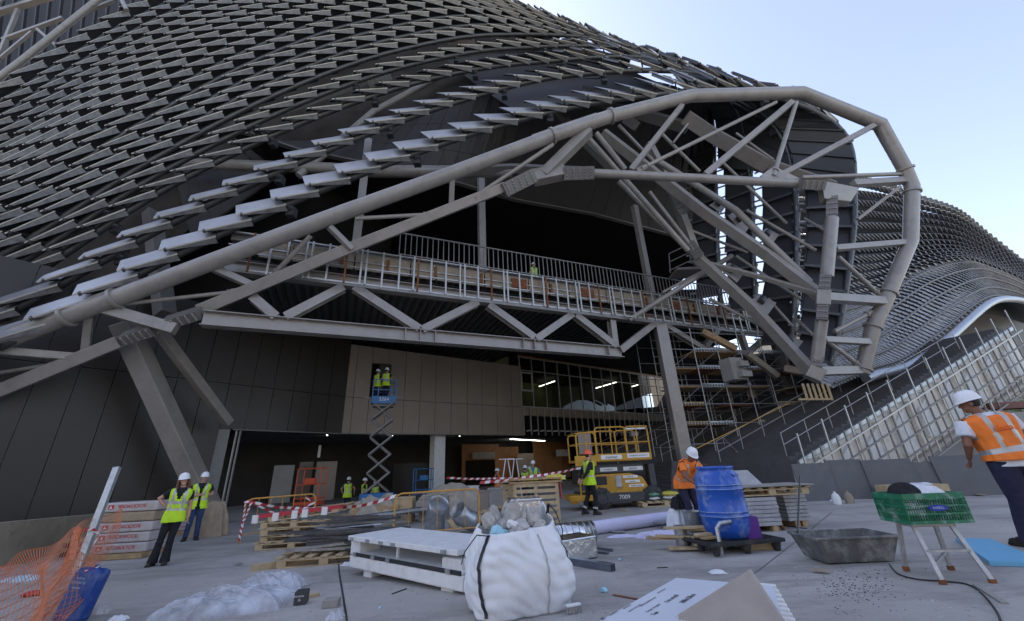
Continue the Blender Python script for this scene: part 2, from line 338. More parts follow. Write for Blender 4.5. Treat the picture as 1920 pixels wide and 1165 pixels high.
for x1, y1, Y1, x2, y2, Y2, k, s in B:
    a, b = W(x1, y1, Y1), W(x2, y2, Y2); s *= .9
    if k == 'b': part('brace', MB().beam(a, b, s, s), M['steel'], truss, bevel=.02)
    else:
        o = part('tie_rod', MB().tube([a, b], s, 12), M['steel'], truss, smooth=True); d = (b-a).normalized(); p = b-d*.35
        part('rod_clevis', MB().tube([p-d*.04, p+d*.04], s*1.5, 12).beam(p+d*.05, b+d*.25, .03, .25), M['steel'], o)
part('gusset', MB().slab([W(125,672,12.8), W(165,655,12.8), W(180,660,12.8), W(150,676,12.8)], V((.0,.05,.0))), M['steel'], truss)
part('gusset', MB().slab([W(1425,330,15.1), W(1452,312,15.1), W(1500,335,15.3), W(1440,338,15.2)], V((.0,.05,.0))), M['steel'], truss)
# secondary curved ribs standing behind the arch (rafters of the canopy)
ribs = [([(1285,220,17),(1330,250,17.5),(1440,312,18),(1560,352,18.4)],.34,.75),([(1215,270,17.5),(1262,360,18),(1306,482,18.3),(1415,582,18.2),(1524,702,17.8)],.34,.5),
 ([(1130,250,16.5),(1320,398,17.2),(1440,480,17.2),(1538,556,16.8)],.34,.5),([(1318,492,18.4),(1420,518,17.8),(1535,552,16.6)],.2,.22)]
canopy = thing('canopy_frame', V((8, 18, 0)), 'dense group of dark brownish box rafters and long tubes crossing behind the arch tube', 'roof frame')
for pts, a, b in ribs:
    P = [W(*q) for q in pts]; mb = MB()
    for i in range(len(P)-1): mb.beam(P[i], P[i+1], a, b, V((0,-1,.6)))
    part('rafter', mb, M['steel'], canopy, bevel=.02)
for pts, r in (([(1100,255,15.6),(1290,470,17.5)],.13),([(1118,250,15.6),(1172,318,16.2)],.14),([(1160,340,17),(1240,420,17.8),(1306,482,18.3)],.14),([(1230,300,16.8),(1380,395,17.2),(1518,530,17)],.17),
   ([(300,305,18),(620,316,17),(700,322,16),(960,322,15.8)],.3),([(560,330,17),(700,210,18.5),(830,140,20)],.2),([(1180,600,20),(1290,530,19.2),(1372,480,19)],.14)):
    part('long_tube', MB().tube([W(*q) for q in pts], r, 12), M['steel'], canopy, smooth=True)
for a, b, r in (((1160,235,16.6),(1244,322,17.2),.09),((1240,250,17),(1312,322,17.6),.09),((1290,430,18),(1402,474,18.2),.07),((1243,548,19.5),(1334,500,19),.07),((1380,480,18.4),(1502,562,18),.07),((1218,360,17.6),(1302,470,18),.10),((1350,300,17.6),(1475,420,18),.08),((1400,395,18),(1530,470,17.5),.08),((1262,268,17),(1290,232,16.8),.06),((1330,560,19),(1480,640,18.6),.08),((1440,560,18.6),(1486,612,18.6),.06),((1380,250,17.6),(1450,300,17.6),.07),((1508,410,18),(1560,440,17),.07),((1495,600,18.8),(1536,640,17.6),.07)):
    part('thin_strut', MB().tube([W(*a), W(*b)], r, 8), M['steel'], canopy, smooth=True)
for a, b in (((1365,405,17.4),(1395,440,17.6)),((1420,440,17.4),(1445,462,17.6)),((1330,385,17.3),(1352,400,17.4)),((1405,565,18.2),(1440,590,18.2)),((1350,505,18.2),(1382,530,18.2)),((1462,640,18),(1490,662,18))):
    c = (W(*a)+W(*b))/2; MB().slab([W(*a), W(*b), W(b[0]+16,b[1]-22,b[2]+.3), W(a[0]+18,a[1]-12,a[2]+.3)], V((0,.05,.02))).build('gusset', M['steel'], canopy); MB().tube([c+V((.2,0,.3)), c+V((.45,.1,.55))], .16, 12).build('clamp', M['galv_dark'], canopy, smooth=True)
for pts, a, b in (([(880,320,15.5),(960,316,15.6),(1100,322,15.6)],.25,.4),([(365,255,16.5),(560,195,17.5),(690,148,18.5)],.3,.5),([(860,40,22),(1000,70,22),(1180,120,22)],.4,.6),([(1000,175,19),(1120,190,18.5),(1290,240,18)],.4,.6),
   ([(1020,180,18),(1090,260,18),(1160,330,18)],.3,.4)):
    P = [W(*q) for q in pts]; mb = MB()
    for i in range(len(P)-1): mb.beam(P[i], P[i+1], a, b, V((0,-1,.4)))
    part('rafter', mb, M['steel_dark'], canopy)
def bolts_on(par, a, b, wd, rows, cols):
    a, b = V(a), V(b); d = (b-a).normalized(); n = (CAM-(a+b)/2).normalized(); q = d.cross(n).normalized(); n = q.cross(d).normalized(); mb = MB()
    mb.frame((a+b)/2, (b-a)/2, q*wd/2, n*.04)
    for i in range(cols):
        for j in range(rows):
            p = a+(b-a)*(i+.5)/cols+q*wd*((j+.5)/rows-.5)*.9+n*.04; mb.tube([p, p+n*.05], .045, 6)
    part('bolt_plate', mb, M['steel_dark'], par)
for a, b, wd in (((690,155,18),(732,140,18.2),.7),((840,75,21.5),(890,78,21.5),.7),((1090,172,17.6),(1130,178,17.5),.6),((1005,178,17.4),(1040,190,17.4),.6),((1172,222,16.8),(1195,238,16.8),.5),((1264,360,17.6),(1284,400,17.8),.5),((1292,455,17.9),(1312,482,18),.5)):
    bolts_on(canopy, W(*a), W(*b), wd, 4, 5)
# =====================================================================  LOUVRE SKIN
KEYS = {0:[(-170,705,11.4),(74,587,11.6),(338,452,12.2),(630,325,12.9),(925,221,13.6),(1179,168,14.8),(1420,170,16.5),(1580,240,17.6),(1606,370,18.4),(1590,540,18.9),(1560,690,19.3)],
 1:[(-170,660,12.1),(60,540,12.4),(331,393,13.0),(600,270,13.7),(853,176,14.6),(1081,126,15.8),(1330,140,17.6),(1455,235,18.8),(1492,350,19.4),(1495,500,19.8),(1488,640,20.2)],
 2:[(-170,610,13),(50,500,13.3),(320,330,14),(584,207,14.9),(810,133,16),(1010,104,17.4),(1240,110,19),(1375,190,20.4),(1408,330,21),(1415,480,21.5),(1420,600,22)],
 6:[(-150,470,16),(20,402,16.3),(250,255,17),(480,128,18.4),(690,50,20),(900,20,22),(1120,66,24.5),(1200,190,26),(1190,320,27),(1190,430,27),(1200,540,27)],
 12:[(-150,345,20),(0,292,20.5),(200,145,22),(400,35,23.5),(590,-30,26),(780,-40,29),(960,8,32),(1090,120,34),(1170,260,35),(1230,380,35),(1270,480,35)],
 19:[(-190,240,24),(0,165,24.5),(120,90,25.5),(250,15,27),(400,-50,30),(560,-90,34),(740,-70,38),(880,0,41),(990,140,43),(1080,280,43),(1150,400,43)]}
NST = 11
K3 = {k: [W(*q) for q in v] for k, v in KEYS.items()}; KS = sorted(K3)
def ctrl(k):
    k = max(-.5, min(19.5, k)); a = max(q for q in KS if q <= max(0, k)); i = min(KS.index(a), len(KS)-2); a, b = KS[i], KS[i+1]
    t = (k-a)/(b-a); return [p.lerp(q, t) for p, q in zip(K3[a], K3[b])]
def catm(P, u):
    u = max(0, min(len(P)-1.0001, u)); i = int(u); t = u-i; p0, p1, p2, p3 = P[max(i-1,0)], P[i], P[i+1], P[min(i+2,len(P)-1)]
    return (p1*2 + (p2-p0)*t + (p0*2-p1*5+p2*4-p3)*t*t + (p1*3-p0-p2*3+p3)*t**3)*.5
skin = thing('louvre_screen', V((0, 20, 0)), 'huge curved screen of overlapping dark metal scales sweeping over the upper left', 'louvre facade')
items = []; rails = []
ROWS = [0, 1, 2, 3, 4.1, 5, 6, 7, 8, 9, 10, 11, 12, 13.2, 14.6, 16.3, 18.2]
for ki, k in enumerate(ROWS):
    P = ctrl(k); Pn = ctrl(k+1); umax = NST-1 if k in (0, 1, 2, 3) else 6.35
    N = 260; pts = [catm(P, i/N*umax) for i in range(N+1)]; cum = [0]
    for i in range(N): cum.append(cum[-1]+(pts[i+1]-pts[i]).length)
    sz = 1+.32*min(1, max(0, k-2)/6) if ki < 16 else 1.9
    rails.append([q-V((0,-.15,.42*sz*(1-max(0, min(1, (i_*3/N*umax-5)/.8))))) for i_, q in enumerate(pts[::3])]); L = cum[-1]; sp = 1.34*sz; s = .2+(.67*sz if ki % 2 else 0); i = 0
    while s < L-.6:
        while cum[i+1] < s: i += 1
        u = (i+(s-cum[i])/(cum[i+1]-cum[i]))/N*umax; p = catm(P, u); tg = (catm(P, u+.03)-catm(P, u-.03)).normalized()
        q = catm(Pn, u)-p; q = q-tg*q.dot(tg); sl = min(3.2, q.length); q.normalize(); n = tg.cross(q).normalized()
        items.append((k, u, s, p, tg, q, n, sl, sz)); s += sp
def louvre_geo(mb, k, u, s, p, tg, q, n, sl, sz):
    rnd = random.Random(int(k*1000+s*10)); leg = max(0, min(1, (u-5.0)/.8))
    el = math.radians(60 if k == 0 else 57 if k == 1 else 52 if k == 2 else 38 if k == 3 else max(10, 34-k*2.2)); fb = V((-.18, math.cos(el), math.sin(el))).normalized()
    b = (fb*(1-leg) + q*leg).normalized(); b = (b - tg*b.dot(tg)*.6).normalized(); Bw = lerp((lerp(.85, 1.35, max(0, min(1, (u-1.2)/1.8))) if k < 2.2 else 1.1 if k < 3.2 else .95)*sz, sl*.80, leg)
    L = 1.74*sz; h0 = (.50 if k < 2.2 else .36)*sz; h1 = lerp(.12*sz, .12, leg); e = rnd.uniform(-.015, .015)
    hv = (n*.75+V((0,0,1))*.25*(1-leg)).normalized()
    p = p-b*(.5*sz*(1-leg))-hv*(.34*sz*(1-leg)); a0 = p-tg*L/2+hv*(h0+e); a1 = p+tg*L/2+hv*(h1+e); c1 = a1+b*Bw; c0 = a0+b*Bw-tg*.12*(1-leg); th = hv*-.05
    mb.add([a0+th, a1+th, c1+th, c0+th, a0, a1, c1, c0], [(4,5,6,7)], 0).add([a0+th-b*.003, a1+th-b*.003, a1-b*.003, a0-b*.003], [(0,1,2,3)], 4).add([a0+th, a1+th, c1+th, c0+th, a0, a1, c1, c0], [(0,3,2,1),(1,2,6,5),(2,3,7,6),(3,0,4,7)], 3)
    dv = (-hv*.9+b*.15).normalized(); w0 = a0+(a1-a0)*.10+th+b*.02; w1 = a0+(a1-a0)*.97+th+b*.02; dd = .25*sz
    mb.M = 1; mb.hexa([w0, w1, w1+dv*dd, w0+dv*.04, w0+b*.02, w1+b*.02, w1+b*.02+dv*dd, w0+b*.02+dv*.04])
    mb.M = 2; x = a0+tg*.17+th+b*.01; mb.frame(x-hv*.05, tg*.04, b*.05, hv*.05)
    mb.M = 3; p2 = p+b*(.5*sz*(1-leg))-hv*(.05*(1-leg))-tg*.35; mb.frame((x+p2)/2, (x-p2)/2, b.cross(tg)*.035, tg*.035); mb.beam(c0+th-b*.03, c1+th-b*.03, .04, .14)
    if leg > .3:
        mb.M = 2
        for f in (.03, .97): mb.beam(a0.lerp(a1, f)-hv*.09, c0.lerp(c1, f)-hv*.09, .09, .14)
        mb.M = 1
        for f in (.2, .75): g0 = c0.lerp(c1, f); mb.beam(g0, g0+b*sl*.24-hv*.05, .06, .10)
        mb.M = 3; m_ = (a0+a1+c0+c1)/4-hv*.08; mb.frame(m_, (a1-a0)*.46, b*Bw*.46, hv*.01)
    mb.M = 0
LM = [M['louvre'], M['louvre_edge'], M['galv_dark'], M['louvre_shaded_back'], M['louvre_rim']]
def pix(p):
    d = p-CAM; k = F/d.dot(fw); return CX+d.dot(rt)*k, CY-d.dot(up)*k
def vis(it): x, y = pix(it[3]); return -60 < x < 1980 and -40 < y < 1200
inf = sorted([it for it in items if vis(it)], key=lambda it: (it[3]-CAM).length + (20 if it[1] > 7.5 else 0)); near = set(id(x) for x in inf[:100]); rest = MB()
for it in items:
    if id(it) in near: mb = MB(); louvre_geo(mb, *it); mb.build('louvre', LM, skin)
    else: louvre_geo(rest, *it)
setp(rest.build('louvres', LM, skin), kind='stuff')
for kk in range(3):
    for i in range(10):
        u0, u1 = 5.75+i*.22, 5.75+(i+1)*.22-.015; f = lambda u, v: catm(ctrl(kk+.03+v*(.95 if kk < 2 else .85)), u); c4 = [f(u0,0), f(u1,0), f(u1,1), f(u0,1)]; nn_ = (c4[1]-c4[0]).cross(c4[3]-c4[0]).normalized()
        mb = MB(); mb.hexa([p-nn_*.16 for p in c4]+[p-nn_*.12 for p in c4]); mb.beam(c4[0]-nn_*.2, c4[3]-nn_*.2, .08, .12, nn_); mb.build('nose_panel', M['louvre_shaded_back'], skin)
for pts in rails: MB().tube(pts, .15, 10).build('rail_tube', M['galv_dark'], skin, smooth=True)
# arms tying the rails to each other under the scales
for kk in (0, 1, 2, 3, 5, 7, 9):
    for u in (1.6, 2.7, 3.5, 4.4, 5.2, 6.1, 7, 7.8, 8.6, 9.4):
        if kk > 3 and u > 6.2: continue
        a = catm(ctrl(kk), u)+V((0,.15,-.42 if u < 5.4 else 0)); b = a.lerp(catm(ctrl(kk+1), u), .5); cl = MB(); cl.box(a+V((0,.25,-.25)), (.3,.3,.4)); cl.tube([a, a+(b-a)*.3+V((.1,.3,-.3)), b+V((.2,.6,-.5))], .05, 6); cl.ell(a+V((0,.1,-.16)), (.17,.17,.13), 8, 5)
        cl.build('rail_clamp', M['darkgrey'], skin, smooth=True)
# =====================================================================  BUILDING MASS (roof shell, fascia, void)
bld = thing('stadium_building', V((0, 25, 0)), 'dark panelled arena building behind the steel arch, with a deep black terrace opening', 'building')
def shell(u, v):
    uu = -.3+u*7.2; f_ = max(0, min(1, (uu-3.8)/1.4)); f_ = f_*f_*(3-2*f_); k = 3.4-1.7*f_+v*(16+1.7*f_); P = ctrl(min(k, 19.5)); p = catm(P, max(0, uu)); 
    q = catm(ctrl(min(k+.6, 19.5)), max(0, uu))-catm(ctrl(min(k-.6, 18.9)), max(0, uu)); tg = catm(P, max(0, uu)+.05)-catm(P, max(0, uu-.05)); n = tg.cross(q).normalized(); return p-n*lerp(3.4, 1.7, f_)
def under(u, v):
    k = .55+v*3.1; uu = 4.4+u*1.5; P = ctrl(k); p = catm(P, uu); q = catm(ctrl(k+.5), uu)-catm(ctrl(max(0, k-.4)), uu); tg = catm(P, uu+.05)-catm(P, uu-.05); return p-tg.cross(q).normalized()*1.25
MB().grid(under, 12, 8).build('crest_underlay', M['fascia'], bld)
mb = MB(); mb.grid(shell, 30, 16); top = [shell(i/30, 1) for i in range(31)]
mb.add([p+V((0,0,0)) for p in top]+[V((p.x*1.3, p.y+30, p.z-2)) for p in top]+[V((p.x*1.3, p.y+40, -1)) for p in top], [(j*31+i, j*31+i+1, (j+1)*31+i+1, (j+1)*31+i) for j in range(2) for i in range(30)])
mb.build('roof_shell', mat('roof_underlay', (.050,.042,.036), .92, 0, .35, .5, spec=.12), bld)
fe = [W(300,225,22.5), W(380,235,20.5)]+[Gz(x, y, 19.0) for x, y in ((470,250),(560,280),(700,308),(860,343),(966,374),(1110,400),(1260,440),(1345,470))]
def fpos(t): t = t*(len(fe)-1.001); i = int(t); return fe[i].lerp(fe[i+1], t-i)
tops_ = [shell((1.8+5.0*i/48+.3)/7.2, 0) for i in range(49)]; mb = MB()
for i in range(48):
    a, b, c, d = fpos(i/48), fpos((i+1)/48), tops_[i+1], tops_[i]; e = (b-a)*.012
    for f0, f1 in ((0, .33), (.335, .66), (.665, 1.05)): mb.slab([a.lerp(d, f0)+e, b.lerp(c, f0)-e, b.lerp(c, f1)-e, a.lerp(d, f1)+e], V((0,.1,-.05)))
mb.build('fascia_panels', M['fascia'], bld)
mb = MB(); mb.grid(lambda u, v: fpos(u).lerp(tops_[int(u*48)], v*1.05)+V((0,.25,-.05)), 48, 1); mb.build('fascia_backing', M['black'], bld)
mb = MB()
for a, b in zip(fe[:-1], fe[1:]): mb.beam(a+V((0,.02,-.06)), b+V((0,.02,-.06)), .3, .1)
mb.build('fascia_drip_edge', M['steel_dark'], bld)
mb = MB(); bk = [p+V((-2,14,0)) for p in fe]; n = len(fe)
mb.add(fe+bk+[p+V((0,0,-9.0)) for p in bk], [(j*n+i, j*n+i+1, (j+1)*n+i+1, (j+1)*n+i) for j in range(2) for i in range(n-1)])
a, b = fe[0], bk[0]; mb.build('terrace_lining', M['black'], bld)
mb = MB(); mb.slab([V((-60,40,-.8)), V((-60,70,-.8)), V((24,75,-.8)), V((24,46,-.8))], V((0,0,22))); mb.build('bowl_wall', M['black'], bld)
mb = MB(); mb.slab([V((-60,20,9)), V((-12,21,9)), V((-9,26,9)), V((-12,30,9)), V((-60,30,9))], V((0,0,10))); mb.build('left_dark_sheet', M['black'], bld)  # black sheet put in so its colour carries the recess shade
# ---- terrace deck
DL, DR = V((-10.5, 12.565, 0)), V((19, 25.25, 0)); DD = (DR-DL).normalized(); DB = V((-DD.y, DD.x, 0))
def dk(x, z, off=0): return DL + DD*x + DB*off + V((0,0,z))
DLEN = (DR-DL).length
deck = thing('terrace_deck', dk(10, 9), 'long raised terrace deck on the zigzag truss, its edge cream and rusty', 'terrace')
mb = MB(); mb.hexa([dk(0,9.75,.3), dk(DLEN,9.75,.3), dk(DLEN,9.75,15), dk(0,9.75,15), dk(0,10,.3), dk(DLEN,10,.3), dk(DLEN,10,15), dk(0,10,15)]); mb.build('deck_slab', M['steel_dark'], deck)
mb = MB()
for i in range(int(DLEN*2.4)): mb.hexa([dk(i/2.4,9.62,.6), dk(i/2.4+.18,9.62,.6), dk(i/2.4+.18,9.62,15), dk(i/2.4,9.62,15), dk(i/2.4,9.74,.6), dk(i/2.4+.18,9.74,.6), dk(i/2.4+.18,9.74,15), dk(i/2.4,9.74,15)])
mb.build('deck_ribs', M['darkgrey'], deck)
mb = MB()
x = 1.0
while x < DLEN-1: mb.hexa([dk(x+.03,9.15,.25), dk(x+1.12,9.15,.25), dk(x+1.12,9.15,.3), dk(x+.03,9.15,.3), dk(x+.03,9.9,.25), dk(x+1.12,9.9,.25), dk(x+1.12,9.9,.3), dk(x+.03,9.9,.3)]); x += 1.15
mb.build('edge_panels', M['beige'], deck)
M['rust'] = mat('rusty_steel', (.20,.07,.025), .9, 0, .5, 8, dirt=(.05,.035,.03), dscale=5, damt=.8)
for i in range(17):
    x = 2+i*1.95+random.uniform(-.2,.2); wd = random.choice((.12,.12,.2,.8)); MB().hexa([dk(x,9.3,.18), dk(x+wd,9.3,.18), dk(x+wd,9.3,.24), dk(x,9.3,.24), dk(x,9.78,.18), dk(x+wd,9.78,.18), dk(x+wd,9.78,.24), dk(x,9.78,.24)]).build('rust_bracket', M['rust'], deck)
mb = MB(); mb.beam(dk(0,9.5,.2), dk(DLEN,9.5,.2), .03, .04).beam(dk(0,9.98,.1), dk(DLEN,9.98,.1), .12, .05); mb.build('edge_rail', M['stud'], deck)
M['web'] = mat('deck_beam_paint', (.10,.10,.105), .5, .1, .1, 2)
MB().ibeam(dk(0,8.85,.9), dk(DLEN,8.85,.9), .3, .7).build('edge_beam', M['web'], deck)
frame = thing('stud_frame', dk(12, 8.8), 'ladder-like row of bright metal studs hung along the terrace edge', 'stud frame')
x = .8; i = 0
while x < DLEN-1 and i < 98:
    o = .02*(i % 3); hh = random.uniform(-.08, .03); MB().hexa([dk(x,8.35+hh,-.08-o), dk(x+.07,8.35+hh,-.08-o), dk(x+.07,8.35+hh,-.02-o), dk(x,8.35+hh,-.02-o), dk(x,9.98,-.08-o), dk(x+.07,9.98,-.08-o), dk(x+.07,9.98,-.02-o), dk(x,9.98,-.02-o)]).build('stud', M['stud'] if i % 6 else M['rust'], frame)
    x += (.62, .2)[i % 4 == 3]*random.uniform(.9, 1.1); i += 1
MB().beam(dk(.5,8.40,0), dk(DLEN-1,8.40,0), .04, .07).build('bottom_track', M['stud'], frame)
MB().beam(dk(.5,9.15,.05), dk(DLEN-1,9.15,.05), .04, .05).build('middle_track', M['stud'], frame)
# ---- balustrade on the deck
bal = thing('terrace_railing', dk(20, 10), 'grey steel balustrade of close vertical bars along the dark terrace', 'railing')
x0, x1 = 6.2, DLEN-2.2; nb = 98; 
for i in range(nb):
    x = x0+(x1-x0)*i/(nb-1)
    MB().beam(dk(x,9.95,.05), dk(x,11.12,.05), .035, .035, DB).build('baluster', M['rail'], bal)
MB().beam(dk(x0,11.15,.05), dk(x1,11.15,.05), .07, .05).build('handrail', M['rail'], bal); MB().beam(dk(x0,10.08,.05), dk(x1,10.08,.05), .05, .04).build('bottom_rail', M['rail'], bal)
for (a, b, s) in (((897,395),(904,484),.36),((1193,433),(1217,534),.36),((676,395),(668,455),.36)):
    A_ = Pl(*b, dk(0,10,1.6), DB); p = V((A_.x, A_.y, 10)); setp(MB().beam(p, p+V((0,0,7.4)), s, s, DB).build('terrace_column', M['steel'], None, bevel=.02, world=p), 'slim box column on the dark terrace, '+('leftmost, behind the arch tube' if a[0] < 700 else 'middle one behind the railing' if a[0] < 1000 else 'right one behind the railing'), 'column', 'columns on the terrace')
# ---- zigzag truss under the deck
PT = dk(0,0,.55); tr = thing('deck_truss', dk(10,6.5,.5), 'zigzag steel truss of I-beams carrying the terrace edge', 'truss', )
def pt(x, y): return Pl(x, y, PT, DB)
MB().ibeam(pt(380,598), pt(1165,662), .45, .55).build('bottom_chord', M['steel'], tr)
MB().ibeam(pt(420,500), pt(1250,604), .4, .5).build('top_chord', M['steel'], tr); MB().ibeam(pt(1250,604), pt(1450,628), .35, .4).build('top_chord', M['steel'], tr)
for a, b in (((474,558),(518,596)),((536,596),(644,540)),((664,540),(785,618)),((791,620),(895,568)),((915,573),(1000,634)),((1004,637),(1072,590)),((1078,592),(1153,650)),((1162,658),(1226,607)),((1146,602),(1152,650))):
    MB().ibeam(pt(*a), pt(*b), .34, .36, DB).build('diagonal', M['steel'], tr)
for i, (a, b) in enumerate((((1247,611),(1318,655)),((1318,655),(1402,664)),((1402,662),(1440,630)),((1322,651),(1345,618)),((1387,622),(1399,660)))):
    MB().ibeam(pt(*a), pt(*b), .3, .34, DB).build('end_bay_member', M['steel'], tr)
for x, y in ((759,590),(787,592),(815,595),(979,610),(1000,640),(1022,642),(1138,655)): 
    p = pt(x, 620+(x-660)*.08); MB().beam(p+V((0,0,-.24)), p+V((0,0,.24)), .42, .03, DD).build('stiffener', M['steel'], tr)
# ---- roof lattice seen in the top left corner
lat = thing('roof_lattice', W(60, 60, 26), 'grey tubes and beams of the open roof lattice in the top left corner', 'roof frame')
for a, b, r in (((215,-25),(40,115),.28),((60,100),(-60,190),.28),((218,-20),(238,20),.2),((-60,60),(20,-20),.24)): MB().tube([W(*a,25.5), W(*b,25.5)], r, 14).build('tube', M['steel'], lat, smooth=True)
for a, b, r in (((-40,35),(125,-15),.5),((5,75),(118,34),.32),((34,18),(-10,125),.3),((148,27),(214,2),.3),((0,110),(60,60),.25),((70,55),(110,90),.25)): MB().beam(W(*a,26.2), W(*b,26.2), r, r).build('beam', M['steel'], lat)
mb = MB(); mb.slab([W(-300,-300,32), W(420,-300,32), W(330,60,33), W(60,260,33), W(-300,330,33)], V((0,.3,.2)))
for i in range(26): a, b = W(-160+i*22,-90,31), W(-200+i*22,260,30.5); mb.beam(a, b, .3, .2)
mb.build('corrugated_soffit', M['fascia'], lat)
# ---- big columns
def column(a, b, wd, lab, top_Y, base=None, name='column'):
    p0 = W(*a, top_Y); p1 = base if base is not None else V((p0.x, p0.y, gz(p0.x, p0.y)))
    return setp(MB().beam(p0, p1, wd, wd, V((0,1,0))).build(name, M['steel'], None, bevel=.03, world=p1), lab, 'column')
pc = pt(1236, 612); column((1236,606), None, .62, 'tall square grey column just right of the yellow lift', pc.y)
pc2 = pt(1452, 632); column((1452,628), None, .55, 'square grey column rising out of the dark stairs with a yellow strap on it', pc2.y)
c0 = W(232, 605, 13.4); column((232,605), None, .62, 'thick slanting box column coming down behind the two visitors', 13.4, V((-11.9, 17.2, -.4)), 'slanted_column')
setp(MB().beam(W(296,618,13.6), W(428,794,17.2), .34, .34).build('slanted_strut', M['steel'], None, world=W(296,618,13.6), bevel=.02), 'thinner box strut slanting down from the truss node to the dark wall', 'strut')
setp(MB().beam(W(285,400,15.8), W(310,592,14.8), .6, .5).build('upper_column', M['steel_dark'], None, world=W(310,592,14.8), bevel=.02), 'broad brownish column seen behind the scales above the truss node on the left', 'column')

jm = MB()
for pts in (((1060,1010),(1500,1004),(1920,1000)),((430,1040),(700,1025)),((1300,1165),(1500,1010),(1560,960))):
    P = [Gg(*q) for q in pts]
    for a, b in zip(P[:-1], P[1:]): d, q, u = orth(b-a); e = V((0,0,.004)); jm.poly([a+q*.006+e, b+q*.006+e, b-q*.006+e, a-q*.006+e])
setp(jm.build('slab_joints', M['steel_dark']), kind='structure')
r = thing('landing_railing', W(1290,500,20), 'small dark railed landing in the shade at the right end of the terrace', 'railing')
for z in (462,478,494): MB().beam(W(1254,z+14,20), W(1292,z-4,20), .05, .04).build('rail', M['rail'], r); MB().beam(W(1292,z-4,20), W(1318,z+12,19), .05, .04).build('rail', M['rail'], r)
for x, y in ((1254,476),(1292,458),(1318,474)): MB().beam(W(x,y,20), W(x+3,y+36,20), .05, .05).build('post', M['rail'], r)
MB().box(W(1288,512,20.3), (1.6,1.2,.15)).build('platform', M['steel_dark'], r)
# =====================================================================  LOWER FACADE
A = W(640, 812.5, 23); zA = A.z; Bp = Gz(983, 816, zA); FD = (Bp-A); FD.z = 0; FL = FD.length; FD.normalize(); FN = V((-FD.y, FD.x, 0)); GF = -.42
def fp(x, y, off=0): return Pl(x, y, A+FN*off, FN)
def fx(p): return (V(p)-A).dot(FD)
def fc(s, z, off=0): p = A + FD*s + FN*off; return V((p.x, p.y, z))
LB = V((-13.2, 18.6, 0)); LD = (V((LB.x, LB.y, 0))-V((A.x, A.y, 0))).normalized(); LN = V((LD.y, -LD.x, 0)); LN = LN if LN.x < 0 else -LN
def lc(s, z, off=0): p = A + LD*s + LN*off; return V((p.x, p.y, z))
clad = thing('panel_wall', A, 'tall flat panel wall behind the blue scissor lift, warm grey right, near black left', 'wall')
zs = fp(643, 744).z; zT = 8.6
door_s = (fx(fp(697, 700)), fx(fp(727, 700))); zd0, zd1 = fp(700, 744).z+.3, fp(700, 681).z
n = 0; xs_ = [0]
for px in (661,691,723,757,787,816,846,876,904,932,960): xs_.append(fx(fp(px, 760)))
xs_.append(FL)
def wallslab(mb, f, s0, s1, z0, z1, g=.012, th=.12):
    mb.hexa([f(s0+g,z0+g,0), f(s1-g,z0+g,0), f(s1-g,z0+g,th), f(s0+g,z0+g,th), f(s0+g,z1-g,0), f(s1-g,z1-g,0), f(s1-g,z1-g,th), f(s0+g,z1-g,th)])
for a, b in zip(xs_[:-1], xs_[1:]):
    mb = MB(); wallslab(mb, fc, a, b, zA, zs)
    if a < door_s[0] < b or a < door_s[1] < b or (a > door_s[0] and b < door_s[1]):
        wallslab(mb, fc, a, b, zd1, zT)
        if a < door_s[0]-.1: wallslab(mb, fc, a, door_s[0], zs, zd1)
        if b > door_s[1]+.1: wallslab(mb, fc, door_s[1], b, zs, zd1)
    else: wallslab(mb, fc, a, b, zs, zT)
    mb.build('wall_panel', M['clad'], clad)
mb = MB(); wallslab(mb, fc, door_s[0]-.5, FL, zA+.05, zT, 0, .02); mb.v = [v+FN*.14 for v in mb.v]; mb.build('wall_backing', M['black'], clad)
mb = MB(); p = (door_s[0]+door_s[1])/2; mb.hexa([fc(p-.15,zd0,-.35), fc(door_s[1]+.1,zd0,-.35), fc(door_s[1]+.1,zd0,-.3), fc(p-.15,zd0,-.3), fc(p-.15,zd1-.05,-.35), fc(door_s[1]+.1,zd1-.05,-.35), fc(door_s[1]+.1,zd1-.05,-.3), fc(p-.15,zd1-.05,-.3)]); mb.build('loose_panel', M['clad_shaded'], clad)
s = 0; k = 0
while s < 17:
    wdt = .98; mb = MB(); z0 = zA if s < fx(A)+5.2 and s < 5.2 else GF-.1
    wallslab(mb, lc, s, s+wdt, z0, zs); wallslab(mb, lc, s, s+wdt, zs, zT+.4); mb.build('wall_panel', M['clad_shaded'], clad); s += wdt
mb = MB(); wallslab(mb, lc, 5.4, 17, GF, zT, 0, .02); mb.v = [v+LN*.14 for v in mb.v]; mb.build('wall_backing', M['rail'], clad)
mb = MB(); mb.beam(lc(0,zA-.02,.06), lc(5.3,zA-.02,.06), .14, .05); mb.beam(fc(0,zA-.02,.06), fc(FL,zA-.02,.06), .14, .05); mb.build('drip_edge', M['steel_dark'], clad)
mb = MB()
mb.M = 0
for o in (0, .16): mb.beam(lc(5.12-o,GF,.15), lc(5.12-o,zA-.05,.15), .07, .05)
mb.build('jamb_profile', M['stud'], clad)
